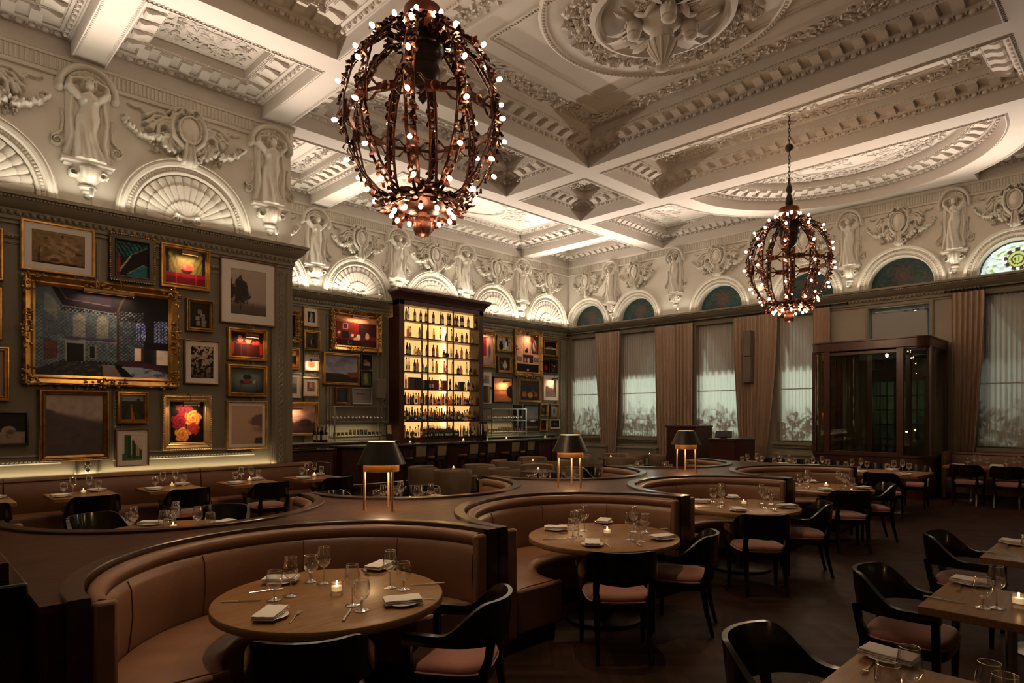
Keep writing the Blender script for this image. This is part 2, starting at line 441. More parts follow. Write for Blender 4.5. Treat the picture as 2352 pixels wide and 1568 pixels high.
# ================================================================ CEILING
PROF = [(0, 0), (0, .215), (.025, .215), (.03, .235), (.13, .27), (.15, .285), (.15, .31), (.44, .335), (.44, .355), (.455, .37), (.475, .37), (.475, .5), (.5, .51)]
SOFF = []
def leafmesh(b, M, L=.1, w=.05, up=.03, mi=0):
    """a small curled leaf lying along local x, bulging to local -z"""
    v = []
    for i, (t, ww_, zz) in enumerate(((0, .35, 0), (.35, 1, -.8), (.75, .8, -1), (1, .1, -.35))):
        for s in (-1, 0, 1): v.append((t*L, s*w*ww_*.5, zz*up*(1 if s == 0 else .55)))
    f = [(3*j+k, 3*j+k+1, 3*j+k+4, 3*j+k+3) for j in range(3) for k in range(2)]
    b.add(v, f, mi, M)
def flower(b, M, r=.06, h=.04, mi=0):
    v = [(0, 0, -h)]; n = 12
    for i in range(n):
        a = 2*PI*i/n; q = r*(1 if i % 2 else .55); v.append((q*math.cos(a), q*math.sin(a), -h*(.9 if i % 2 else .3)))
    for i in range(n): v.append((r*.8*math.cos(2*PI*i/n), r*.8*math.sin(2*PI*i/n), 0))
    f = [(0, 1+(i+1) % n, 1+i) for i in range(n)]+[(1+i, 1+(i+1) % n, 1+n+(i+1) % n, 1+n+i) for i in range(n)]
    b.add(v, f, mi, M)
def T(x, y, z, a=0): return Matrix.Translation((x, y, z)) @ Matrix.Rotation(a, 4, 'Z')
ceil_mb = MB()
def coffer(P, s=1, decor=True, gw=.36, holes=None, panel=True):
    """a sunk ceiling panel with plain fascia, egg-and-dart, modillions, bead, garland"""
    SOFF.append(P)
    zz = ZS
    rows = []
    for d, h in PROF: rows.append([(x, y, ZS+h) for x, y in (offset_poly(P, d*s) if d else P)])
    ceil_mb.strip(rows, 0, closed=True)
    inner = offset_poly(P, .5*s)
    if panel: ceil_mb.fill([inner], 0, lambda x, y: (x, y, ZS+.51), flip=True)
    if not decor: return None
    o = structure(MB().strip([[(x, y, ZS-.0) for x, y in offset_poly(P, -.035)], [(x, y, ZS-.022) for x, y in offset_poly(P, -.02)], [(x, y, ZS-.022) for x, y in offset_poly(P, -.004)], [(x, y, ZS) for x, y in P]], closed=True).build('ceiling_coffer', plaster))
    b = MB()
    for x, y, a in along(offset_poly(P, .085*s), .15): b.ell((0, 0, 0), (.05, .036, .042), 8, 5, 0, T(x, y, ZS+.238, a)); b.box(.066, .084, -.03, .03, -.012, .035, 0, T(x, y, ZS+.238, a))
    b.build('egg_and_dart', plaster, o)
    b = MB(); S = s
    mp = [(-.12, .04), (-.12, -.035), (-.095, -.06), (-.05, -.066), (.0, -.045), (.06, -.02), (.13, -.018), (.13, .05)]
    for x, y, a in along(offset_poly(P, .29*s), .305*max(s, .75)):
        M = T(x, y, ZS+.31, a) @ Matrix(((0, 0, 1, 0), (1, 0, 0, 0), (0, 1, 0, 0), (0, 0, 0, 1)))
        b.prism([(u*S, z) for u, z in mp], -.075, .075, 0, M)
        b.box(-.09, .09, -.125*S, .14*S, -.0, .02, 0, T(x, y, ZS+.312, a))
    b.build('modillion_row', plaster, o)
    b = MB()
    for x, y, a in along(offset_poly(P, .455*s), .06): b.ell((0, 0, 0), (.022, .016, .018), 5, 4, 0, T(x, y, ZS+.365, a))
    for x, y, a in along(offset_poly(P, -.06), .055): leafmesh(b, T(x, y, ZS-.0, a+PI/2+.4) , .045, .035, .016)
    b.build('bead_row', plaster, o)
    if gw:
        b = MB(); c = (.56+gw/2)*s
        for x, y, a in along(offset_poly(P, c), .2):
            M = T(x+R.uniform(-.03, .03), y+R.uniform(-.03, .03), ZS+.512, R.random()*6)
            flower(b, M, R.uniform(.055, .085)*(.6+.4*s), R.uniform(.03, .055))
        for dd in (-.3, 0, .3):
            for x, y, a in along(offset_poly(P, c+dd*gw*s), .085):
                leafmesh(b, T(x, y, ZS+.512, a+R.uniform(-1.4, 1.4)+R.choice((0, PI))), R.uniform(.09, .14)*(.6+.4*s), R.uniform(.045, .07), R.uniform(.025, .05))
        b.build('garland_band', plaster, o)
        q = (.56+gw+.05)*s; b = MB()
        b.strip([[(x, y, ZS+.51-h) for x, y in offset_poly(P, q+d)] for d, h in ((0, 0), (.005, .02), (.02, .03), (.035, .018), (.045, .018), (.06, 0))], closed=True)
        b.build('inner_fillet', plaster, o)
    return o
def rect(x0, x1, y0, y1): return [(x0, y0), (x1, y0), (x1, y1), (x0, y1)]
def arabesque(o, x0, x1, y0, y1, n, seed):
    """low scrolling leaf relief on a coffer panel"""
    b = MB(); r = random.Random(seed)
    for i in range(n):
        cx = r.uniform(x0, x1); cyy = r.uniform(y0, y1); a0 = r.random()*6; sg = r.choice((-1, 1))
        pts = [(cx+.16*math.exp(-.25*t)*math.cos(a0+sg*t), cyy+.16*math.exp(-.25*t)*math.sin(a0+sg*t), ZS+.508) for t in [k*.45 for k in range(14)]]
        b.tube(pts, [.014*(1-.04*k) for k in range(14)], 5)
        for k in range(4): leafmesh(b, T(pts[k*2][0], pts[k*2][1], ZS+.512, a0+sg*k*.9+1.2*sg), .13, .06, .025)
    b.build('arabesque_relief', plaster, o)
cA = coffer(rect(2.4, 4.8, 1.5, 8.6)); arabesque(cA, 3.42, 3.8, 3.0, 7.4, 20, 1)
coM = coffer(rect(5.28, 10.75, 1.5, 8.6))
cC = coffer(rect(11.25, 13.55, 1.5, 8.6)); arabesque(cC, 12.25, 12.55, 3.0, 7.4, 14, 2)
cD = coffer(arc(14.15, 5.0, 3.05, -PI/2, PI/2, 40)); arabesque(cD, 15.2, 15.9, 3.6, 6.4, 34, 3)
cE = coffer(rect(2.4, 4.8, 9.12, 11.33)); arabesque(cE, 3.3, 3.9, 10.1, 10.4, 7, 4)
cF = coffer(rect(5.28, 10.75, 9.12, 11.12)); arabesque(cF, 6.3, 9.7, 10.05, 10.2, 20, 5)
coffer(rect(11.25, 13.55, 9.12, 11.12), gw=.3)
ha = arc(14.15, 5.0, 3.62, math.radians(88), math.radians(36), 18)
HP = [(17.63, 7.13), (17.63, 11.1), (14.1, 11.1), (14.1, 8.7)]+ha
cH = coffer(HP, .62, gw=.3); arabesque(cH, 14.9, 16.7, 9.3, 10.4, 26, 6)
coffer([(x, 10.0-y) for x, y in HP][::-1], .62, gw=.3)
coffer(rect(5.47, 7.62, 11.65, 15.04), gw=.3)
cJ = coffer(rect(8.1, 15.2, 11.65, 15.04), gw=.22); arabesque(cJ, 9.3, 10.6, 13.0, 13.6, 18, 7); arabesque(cJ, 12.6, 14.0, 13.0, 13.6, 18, 8)
b = MB(); 
for rr, hh in ((.0, .03),): b.strip([[(11.6+(1.15+d)*math.cos(a), 13.35+(.62+d*.7)*math.sin(a), ZS+.51-h) for a in [2*PI*i/48 for i in range(48)]] for d, h in ((-.06, 0), (-.04, .03), (0, .035), (.03, .03), (.05, 0))], closed=True)
b.build('oval_moulding', plaster, cJ)
coffer(rect(15.68, 17.64, 11.65, 15.04), .8, gw=.25)
cL = coffer(rect(-.5, 1.95, 9.12, 11.33))
coffer(rect(-.5, 1.95, 1.5, 8.6), decor=False)
room_poly = [(X0, Y0), (XW, Y0), (XW, YB), (XR, YB), (XR, YL), (X0, YL)]
ceil_mb.fill([room_poly]+SOFF, 0, lambda x, y: (x, y, ZS), flip=True)
ceil_mb.fill([room_poly], 0, lambda x, y: (x, y, ZS+.9), flip=True)
structure(ceil_mb.build('ceiling', plaster, sharp=.4))
# ---- the great rosette in the middle panel
rc = (8.0, 5.05)
ros = thing('ceiling_rosette', 'large white plaster ceiling rosette with cherub heads, oval leaf ring and hanging bud', 'ceiling ornament', (rc[0], rc[1], ZS+.51))
b = MB(); N = 64
def ring(r, prof, ry=1.0): b.strip([[((r+d)*math.cos(2*PI*i/N), (r+d)*math.sin(2*PI*i/N)*ry, -h) for i in range(N)] for d, h in prof], closed=True)
ring(1.72, ((-.05, 0), (-.03, .025), (0, .02), (.02, .035), (.05, .02), (.07, 0)))
for i in range(150): a = 2*PI*i/150; b.ell((1.72*math.cos(a), 1.72*math.sin(a), -.025), (.03, .03, .025), 5, 4)
ring(1.0, ((-.14, 0), (-.13, .06), (-.08, .07), (-.04, .12), (.03, .09), (.05, 0)))
b.build('ring_moulding', plaster, ros)
b = MB()
for i in range(420):
    a = R.random()*2*PI; r = R.uniform(1.06, 1.42); M = T(r*math.cos(a), r*math.sin(a), 0, a+PI/2+R.uniform(-1, 1))
    (leafmesh(b, M, R.uniform(.12, .2), .09, R.uniform(.04, .09)) if i % 5 else flower(b, M, .08, .08))
b.build('leaf_wreath', plaster, ros)
b = MB()
for k in range(4):
    a = k*PI/2+math.radians(225)
    M = Matrix.Rotation(a, 4, 'Z')
    b.ell((.40, 0, -.22), (.12, .12, .15), 12, 8, 0, M); b.ell((.41, 0, -.34), (.10, .11, .07), 10, 6, 0, M)
    b.ell((.52, 0, -.21), (.025, .03, .04), 6, 5, 0, M); b.ell((.50, .05, -.18), (.03, .025, .02), 6, 4, 0, M); b.ell((.50, -.05, -.18), (.03, .025, .02), 6, 4, 0, M)
    for sgn in (1, -1):
        for q in range(5): leafmesh(b, M @ T(.42, sgn*.10, -.16+.03*q, sgn*(.5+.28*q)) @ Matrix.Rotation(sgn*.5, 4, 'X'), .38-.03*q, .12, .07)
        b.tube([M @ Vector((.3+.12*math.cos(t), sgn*(.2+.06*t), -.1-.12*math.sin(t))) for t in [j*.4 for j in range(9)]], [.05-.004*j for j in range(9)], 8)
    a2 = a+PI/4; M = Matrix.Rotation(a2, 4, 'Z')
    b.strip([[M @ Vector((.3+.62*u, s*(.16-.05*u), -.10-.05*math.sin(u*PI)-abs(s)*.03)) for s in (-1, -.5, 0, .5, 1)] for u in (0, .25, .5, .75, 1)])
    for q in range(5): flower(b, M @ T(.35+R.uniform(0, .25), R.uniform(-.12, .12), -.06, R.random()*6), .11, .12)
b.build('cherub_cluster', plaster, ros)
b = MB(); b.lathe([(.02, -.85), (.10, -.83), (.09, -.80), (.03, -.77), (.05, -.74), (.13, -.62), (.19, -.52), (.20, -.45), (.15, -.42), (.17, -.38), (.16, -.3), (.30, -.16), (.36, 0)], 24)
for k in range(12): a = 2*PI*k/12; b.tube([(q*math.cos(a), q*math.sin(a), z) for q, z in ((.05, -.74), (.135, -.62), (.195, -.52), (.205, -.45))], .018, 5)
b.build('hanging_bud', plaster, ros)
for P in (rect(6.62, 9.42, 2.85, 7.28),):
    b = MB(); 
    for q in (0, .07): b.strip([[(x, y, ZS+.51-h) for x, y in offset_poly(P, q+d)] for d, h in ((0, 0), (.005, .018), (.02, .022), (.035, 0))], closed=True)
    for x, y, a in along(offset_poly(P, .045), .06): leafmesh(b, T(x, y, ZS+.51, a+.5), .06, .035, .02)
    b.build('inner_panel_moulding', plaster, coM)
# ================================================================ PLASTER RELIEFS OF THE FRIEZE
def relief(name, x0, x1, z0, z1, step, fn, matl, parent=None, eps=.004, loc=(0, 0, 0)):
    nx = int((x1-x0)/step)+1; nz = int((z1-z0)/step)+1
    X, Z = np.meshgrid(np.linspace(x0, x1, nx), np.linspace(z0, z1, nz))
    H = fn(X, Z); b = MB(); idx = -np.ones((nz, nx), int); keep = np.zeros((nz, nx), bool)
    on = H > eps
    q = on[:-1, :-1] | on[1:, :-1] | on[:-1, 1:] | on[1:, 1:]
    keep[:-1, :-1] |= q; keep[1:, :-1] |= q; keep[:-1, 1:] |= q; keep[1:, 1:] |= q
    idx[keep] = np.arange(keep.sum())
    Hb = np.where(on, H, .0)+.004
    b.v = [tuple(p) for p in np.stack([X[keep], -Hb[keep], Z[keep]], 1).tolist()]; b.n = len(b.v)
    a = idx[:-1, :-1][q]; c = idx[:-1, 1:][q]; d = idx[1:, 1:][q]; e = idx[1:, :-1][q]
    b.f = [tuple(t) for t in np.stack([a, c, d, e], 1).tolist()]; b.m = [0]*len(b.f)
    return b.build(name, matl, parent, loc, sharp=1.4)
def h_ell(X, Z, cx, cz, rx, rz, h, p=.5): return h*np.maximum(0, 1-((X-cx)/rx)**2-((Z-cz)/rz)**2)**p
def h_stroke(X, Z, pts, r0, r1, h):
    H = np.zeros_like(X); n = len(pts)-1
    for i in range(n):
        (ax, az), (bx, bz) = pts[i], pts[i+1]; ex, ez = bx-ax, bz-az; L = ex*ex+ez*ez+1e-12
        t = np.clip(((X-ax)*ex+(Z-az)*ez)/L, 0, 1); d2 = (X-ax-t*ex)**2+(Z-az-t*ez)**2
        r = r0+(r1-r0)*(i+t)/n
        H = np.maximum(H, h*(.5+.5*r/max(r0, r1))*np.sqrt(np.maximum(0, 1-d2/(r*r))))
    return H
def spiral(cx, cz, r, turns, sg=1, a0=0, n=40): return [(cx+r*(1-k/n*.92)*math.cos(a0+sg*turns*2*PI*k/n), cz+r*(1-k/n*.92)*math.sin(a0+sg*turns*2*PI*k/n)) for k in range(n+1)]
def f_caryatid(X, Z):
    mx = np.maximum; H = np.zeros_like(X)
    H = mx(H, np.where((abs(X) < .29) & (Z > .66) & (Z < 1.75), .03, 0))
    H = mx(H, h_stroke(X, Z, [(.36*math.cos(a), 1.74+.36*math.sin(a)) for a in np.linspace(-.05, PI+.05, 24)], .055, .055, .15))
    H = mx(H, h_stroke(X, Z, [(.285*math.cos(a), 1.74+.285*math.sin(a)) for a in np.linspace(0, PI, 24)], .022, .022, .11))
    r = np.hypot(X, Z-1.74); th = np.arctan2(Z-1.74, X)
    H = mx(H, np.where((r < .27) & (Z > 1.74), .03+.03*abs(np.cos(th*9)), 0))
    H = mx(H, np.where((abs(X) < .34) & (Z > .64) & (Z < .70), .13, 0)); H = mx(H, np.where((abs(X) < .31) & (Z > .60) & (Z < .645), .10, 0))
    u = h_ell(X, Z, 0, .60, .2, .25, .15)*(1+.12*np.cos(X*75)); H = mx(H, np.where(Z < .6, u, 0))
    for s in (-1, 1): H = mx(H, h_stroke(X, Z, spiral(s*.19, .5, .06, 1.5, s), .02, .012, .13))
    H = mx(H, h_ell(X, Z, 0, .31, .12, .045, .09)); H = mx(H, h_ell(X, Z, 0, .245, .08, .04, .07)); H = mx(H, h_ell(X, Z, 0, .19, .045, .04, .05))
    for s in (-1, 1):
        H = mx(H, h_stroke(X, Z, spiral(s*.385, .93, .085, 2.0, -s, PI/2), .02, .014, .06))
        H = mx(H, h_stroke(X, Z, [(s*.40, 1.01), (s*.33, 1.08), (s*.31, 1.25), (s*.33, 1.4)], .02, .015, .06))
    zk = [.70, .80, .95, 1.15, 1.35, 1.48, 1.60, 1.66, 1.70]; wk = [.27, .23, .18, .15, .165, .12, .15, .15, .06]
    xk = [.02, .0, -.03, -.03, .0, .02, .01, 0, 0]
    zc = np.clip(Z, .70, 1.70); w = np.interp(zc, zk, wk); xc = np.interp(zc, zk, xk); q = (X-xc)/w
    prof = np.sqrt(np.maximum(0, 1-q*q)); fold = np.cos(q*10+5*(Z-.7)+2.2*np.sin(Z*5))*np.clip((1.5-Z)*1.6, .15, 1)
    sweep = np.cos(q*4-14*(Z-1.0))*np.clip(1-abs(Z-1.15)/.35, 0, 1)
    H = mx(H, np.where((Z > .70) & (Z < 1.70), prof*(.20+.022*fold+.014*sweep), 0))
    for s in (-1, 1): H = mx(H, h_ell(X, Z, s*.06, 1.56, .062, .06, .235))
    H = mx(H, h_ell(X, Z, 0, 1.70, .05, .07, .17)); H = mx(H, h_ell(X, Z, 0, 1.80, .08, .105, .25)); H = mx(H, h_ell(X, Z, 0, 1.785, .018, .03, .275))
    for s in (-1, 1): H = mx(H, h_ell(X, Z, s*.03, 1.805, .016, .01, .235))
    rr = np.hypot(X, (Z-1.835)/1.0); H = mx(H, np.where((rr < .115) & ((Z > 1.84) | (abs(X) > .065)), (.205+.02*np.cos(30*th)+.015*np.sin(50*Z))*np.sqrt(np.maximum(0, 1-(rr/.118)**4)), 0))
    for s in (-1, 1): H = mx(H, h_stroke(X, Z, [(s*.13, 1.635), (s*.245, 1.76), (s*.235, 1.85), (s*.09, 1.90)], .052, .036, .19))
    H = mx(H, h_stroke(X, Z, [(.2, 1.62), (.24, 1.3), (.2, 1.0), (.25, .74)], .03, .05, .11)); H = mx(H, h_stroke(X, Z, [(-.2, 1.62), (-.22, 1.35), (-.2, 1.05), (-.27, .74)], .03, .055, .11))
    return H
def f_cartouche(X, Z):
    mx = np.maximum; H = np.zeros_like(X); r = random.Random(3)
    # garlands and leaf sprays to both sides
    for s in (-1, 1):
        for i in range(46):
            t = i/45; x = s*(.3+.66*t); z = 1.44-.17*math.sin(PI*t)+.10*t
            k = 1-.45*abs(t-.3); q = r.uniform(.028, .052)*k
            H = mx(H, h_ell(X, Z, x+r.uniform(-.03, .03), z+r.uniform(-.06, .05)*k, q, q, r.uniform(.07, .15)))
        for i in range(16):
            H = mx(H, h_ell(X, Z, s*(.5+r.uniform(-.09, .09)), 1.22+r.uniform(-.1, .1), r.uniform(.015, .03), r.uniform(.015, .03), r.uniform(.04, .08)))
        for cx, cz, a0, a1, n, L in ((.24, 1.60, 10, 120, 8, .42), (.22, 1.42, -60, 20, 5, .26), (.45, 1.52, 30, 130, 5, .22)):
            for k in range(n):
                a = math.radians(a0+(a1-a0)*k/(n-1)); Lk = L*(.75+.25*math.sin(PI*k/(n-1)))
                pts = [(s*(cx+Lk*t*math.cos(a-.9*t*t*(1 if a < 1.2 else -1))), cz+Lk*t*math.sin(a-.9*t*t*(1 if a < 1.2 else -1))) for t in (0, .25, .5, .75, 1)]
                H = mx(H, h_stroke(X, Z, pts, .02, .044, .11)); H = mx(H, h_ell(X, Z, pts[-1][0], pts[-1][1], .035, .035, .12))
        H = mx(H, h_stroke(X, Z, [(s*.62, 1.66), (s*.72, 1.76), (s*.82, 1.74), (s*.90, 1.78)], .028, .012, .05))
        H = mx(H, h_stroke(X, Z, spiral(s*.25, 1.78, .07, 1.3, s, PI), .022, .014, .12))
        H = mx(H, h_stroke(X, Z, [(s*.12, 1.82), (s*.24, 1.75), (s*.27, 1.58), (s*.23, 1.42), (s*.1, 1.28)], .05, .06, .15))
    H = mx(H, h_ell(X, Z, 0, 1.55, .235, .29, .13)); r0 = np.hypot(X/.175, (Z-1.56)/.215)
    H = np.where(r0 < 1, .135+.05*(1-r0**2), H); H = mx(H, np.where(abs(r0-1) < .09, .175, 0))
    for i in range(9): H = mx(H, h_ell(X, Z, r.uniform(-.03, .03), 1.72-.03*i, .018, .02, .155))
    H = mx(H, h_stroke(X, Z, [(0, 1.34), (0, 1.2), (0, 1.06)], .085, .11, .17)); H = mx(H, h_stroke(X, Z, [(-.05, 1.36), (-.06, 1.2), (-.1, 1.02)], .03, .035, .19)); H = mx(H, h_stroke(X, Z, [(.05, 1.36), (.06, 1.2), (.1, 1.02)], .03, .035, .19))
    H = mx(H, h_ell(X, Z, 0, 1.86, .09, .07, .18)); 
    for s in (-1, 1):
        H = mx(H, h_stroke(X, Z, spiral(s*.085, 1.83, .055, 1.5, -s, PI/2), .018, .012, .2)); H = mx(H, h_stroke(X, Z, spiral(s*.15, 1.10, .05, 1.4, s), .02, .012, .15))
    return np.where(Z > .98, H*1.35, 0)
ARCH_PATH = [(1, -.12)]+[(math.cos(a), math.sin(a)) for a in np.linspace(0, PI, 41)]+[(-1, -.12)]
def archivolt(b, prof):
    rows = []
    for j, (r, h) in enumerate(prof): rows.append([((r*x), -h, r*z if z >= 0 else z) for x, z in ARCH_PATH])
    return b.strip(rows)
def beads_arc(b, r, h, n, rad):
    for i in range(n):
        a = PI*(i+.5)/n; b.ell((0, 0, 0), (rad*.8, rad*.6, rad), 6, 4, 0, Matrix.Translation((r*math.cos(a), -h, r*math.sin(a))) @ Matrix.Rotation(PI/2-a, 4, 'Y'))
def make_shell():
    t = thing('shell_lunette', '', 'plaster relief')
    archivolt(MB(), [(.78, 0), (.79, .06), (.82, .08), (.845, .05), (.90, .055), (.925, .10), (.97, .115), (1.0, .10), (1.02, .12), (1.045, .09), (1.05, 0)]).build('arch_moulding', plaster_w, t)
    b = MB(); beads_arc(b, .87, .055, 56, .026); b.build('egg_moulding', plaster_w, t)
    b = MB(); nf = 17; rows = []
    for j, rr in enumerate((.10, .2, .34, .335, .48, .60, .595, .70, .745, .76)):
        row = []
        for i in range(nf*8+1):
            a = PI*i/(nf*8); ph = (i % 8)/8; sc_ = math.sin(PI*ph)**.4
            r = rr+(.02*sc_ if j in (2, 3, 5, 6, 8, 9) else 0)
            h = .03+.026*(rr/.75)*sc_+(.014 if j in (2, 5) else 0)-(.008 if j == 3 or j == 6 else 0)
            if j == 9: h = -.004
            row.append((r*math.cos(a), -h, r*math.sin(a)+.0))
        rows.append(row)
    b.strip(rows); b.build('shell_fan', plaster_w, t, sharp=1.0)
    relief('scroll_base', -.3, .3, -.1, .2, .01, lambda X, Z: np.maximum(np.maximum(h_stroke(X, Z, spiral(-.17, .04, .085, 1.6, -1, PI/2), .025, .016, .10), h_stroke(X, Z, spiral(.17, .04, .085, 1.6, 1, PI/2), .025, .016, .10)), h_stroke(X, Z, [(-.17, .11), (0, .06), (.17, .11)], .05, .05, .08)), plaster_w, t)
    return t
def make_window_arch():
    t = thing('window_arch', '', 'plaster relief')
    archivolt(MB(), [(r-.08, h) for r, h in [(.78, -.01), (.785, .035), (.80, .05), (.815, .03), (.855, .035), (.865, .06), (.90, .065), (.915, .045), (.955, .05), (.97, .11), (1.01, .12), (1.035, .10), (1.05, 0)]]).build('arch_moulding', plaster_w, t)
    b = MB(); beads_arc(b, .755, .04, 56, .018); beads_arc(b, .855, .05, 42, .026); b.build('egg_moulding', plaster_w, t)
    return t
def make_cary():
    t = thing('caryatid_relief', '', 'plaster relief'); relief('figure_and_bracket', -.46, .46, .1, 2.19, .011, f_caryatid, plaster_w, t); return t
def make_cart():
    t = thing('cartouche_relief', '', 'plaster relief'); relief('shield_and_garland', -1.0, 1.0, .97, 1.94, .0115, f_cartouche, plaster_w, t); return t
P_sh, P_wa, P_ca, P_ct = Proto(make_shell), Proto(make_window_arch), Proto(make_cary), Proto(make_cart)
ORD = ['first', 'second', 'third', 'fourth', 'fifth', 'sixth', 'seventh', 'eighth', 'ninth', 'tenth', 'eleventh', 'twelfth', 'thirteenth', 'fourteenth', 'fifteenth', 'sixteenth', 'seventeenth', 'eighteenth', 'nineteenth', 'twentieth']
def nth(i): return ORD[i] if i < 20 else f'{i+1}th'
ZA = 5.02
LW_ARCH = [.76, 3.58]; LW_CARY = [2.18, 5.0]
BW_ARCH = [6.55, 9.04, 11.52, 14.0, 16.5]; BW_CARY = [7.8, 10.28, 12.77, 15.26]
GA, GC, GF, GW = 'shell arches of the frieze', 'cartouches of the frieze', 'draped figures of the frieze', 'arched window surrounds'
where_l = ['cut by the left picture edge', 'above the framed roses and red drapery pictures']
for i, u in enumerate(LW_ARCH):
    P_sh.put((u, YL, ZA), 0, 'white plaster shell arch on the left wall, '+where_l[i], GA)
    P_ct.put((u, YL, ZC), 0, 'plaster shield with leaf sprays on the left wall, over the '+['cut off', 'complete'][i]+' shell arch', GC).scale = (.96, 1, 1)
for i, u in enumerate(LW_CARY):
    P_ca.put((u, YL, ZC), 0, ['draped plaster woman on bracket between the two left wall arches', 'draped plaster woman at the right end of the left wall'][i], GF)
bw = ['nearest the left wall', 'left of the bottle cabinet', 'behind the bottle cabinet', 'right beside the bottle cabinet', 'nearest the far corner']
for i, u in enumerate(BW_ARCH):
    P_sh.put((u, YB, ZA), 0, 'white plaster shell arch on the bar wall, '+bw[i], GA)
    P_ct.put((u, YB, ZC), 0, 'plaster leafy shield on the bar wall, over the shell arch '+bw[i], GC).scale = (.8, 1, 1)
bc = ['nearest the left wall corner', 'over the left edge of the bottle cabinet', 'over the right edge of the bottle cabinet', 'between the two rightmost shell arches']
for i, u in enumerate(BW_CARY): P_ca.put((u, YB, ZC), 0, 'draped plaster woman on the bar wall, '+bc[i], GF)
wa = ['in the far corner', 'second from the far corner', 'third from the far corner', 'behind the small chandelier', 'above the glass vestibule', 'rightmost']
for i, u in enumerate(LUN[:6]):
    P_wa.put((XW, u, 5.0), -PI/2, 'white moulded surround of the arched window '+wa[i], GW)
    P_ct.put((XW, u, ZC), -PI/2, 'plaster shield with leaf sprays over the arched window '+wa[i], GC).scale = (min(.96, min(abs(u-c) for c in CARY_W)-.36), .98, 1)
wc = ['nearest the far corner', 'left of the small chandelier', 'hidden behind the small chandelier', 'just right of the small chandelier', 'right of the vestibule arch', 'at the right edge']
for i, u in enumerate(CARY_W): P_ca.put((XW, u, ZC), -PI/2, 'draped plaster woman on the window wall, '+wc[i], GF).scale = (.8, 1, 1)
# stained glass in the arched windows
def value_noise(U, V, n, seed=0):
    rs = np.random.RandomState(seed); g = rs.rand(n+2, n+2); x = U*n; y = V*n
    i = np.clip(x.astype(int), 0, n); j = np.clip(y.astype(int), 0, n); fx = x-i; fy = y-j; fx = fx*fx*(3-2*fx); fy = fy*fy*(3-2*fy)
    return g[j, i]*(1-fx)*(1-fy)+g[j, i+1]*fx*(1-fy)+g[j+1, i]*(1-fx)*fy+g[j+1, i+1]*fx*fy
def fbm(U, V, n=4, o=4, seed=0): return sum(value_noise(U % 1.0001, V % 1.0001, n*2**k, seed+k)*.5**(k+1) for k in range(o))/(1-.5**o)
def painted_grid(name, nx, nz, place, rgb, matl, parent=None, mask=None):
    """flat panel whose colours are painted per vertex; place(u, v) -> point"""
    U, V = np.meshgrid(np.linspace(0, 1, nx+1), np.linspace(0, 1, nz+1)); C = rgb(U, V)
    me = bpy.data.meshes.new(name); vs = [place(u, v) for u, v in zip(U.ravel(), V.ravel())]; k = nx+1
    fs = [(j*k+i, j*k+i+1, (j+1)*k+i+1, (j+1)*k+i) for j in range(nz) for i in range(nx) if mask is None or mask((i+.5)/nx, (j+.5)/nz)]
    me.from_pydata(vs, [], fs); at = me.color_attributes.new('paint', 'FLOAT_COLOR', 'POINT')
    rgba = np.concatenate([np.clip(C.reshape(-1, 3), 0, 1), np.ones((C.size//3, 1))], 1).astype(np.float32); at.data.foreach_set('color', rgba.ravel())
    me.materials.append(matl); o = bpy.data.objects.new(name, me); COL.objects.link(o)
    if parent is not None: o.parent = parent
    return o
def stain_rgb(bright):
    def f(U, V):
        x = (U-.5)*2; z = V; C = np.zeros(U.shape+(3,)); base = np.array((.014, .024, .021)) if not bright else np.array((.62, .68, .66))  # outside light put into the colours: lit pane pale, unlit panes near-black
        n = fbm(U, V, 14, 3, 5)[..., None]; C[:] = base*(.55+.9*n)
        r = np.hypot(x, (z-.42)*1.0)
        leaf = (np.sin(x*16+3*np.sin(z*13))*np.cos(z*17+2*np.sin(x*9)) > .45) & (r > .3) & (np.hypot(x, z) < .85)
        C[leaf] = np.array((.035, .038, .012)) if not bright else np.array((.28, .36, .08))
        red = (r > .26) & (r < .36) & (np.sin(np.arctan2(z-.42, x)*9) > -.2); C[red] = (.055, .02, .014)
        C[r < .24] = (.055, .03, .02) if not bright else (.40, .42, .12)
        C[(r < .17) & (r > .13)] = (.03, .02, .02); C[(r < .09) & (np.sin(x*60) > 0)] = (.05, .03, .02)
        C[(abs(r-.25) < .012)] = (.02, .02, .02); C[np.hypot(x, z) > .95] = (.02, .03, .03)
        return C
    return f
for i, u in enumerate(LUN[:6]):
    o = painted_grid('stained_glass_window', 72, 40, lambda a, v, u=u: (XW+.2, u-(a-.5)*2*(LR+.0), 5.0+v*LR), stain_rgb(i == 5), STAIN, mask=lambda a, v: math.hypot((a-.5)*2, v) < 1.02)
    tag(o, ['dark', 'dark', 'dark', 'dark', 'teal', 'brightly lit'][i]+' stained glass half-round with central medallion, arched window '+wa[i], 'stained glass window', 'stained glass half-rounds above the curtains')
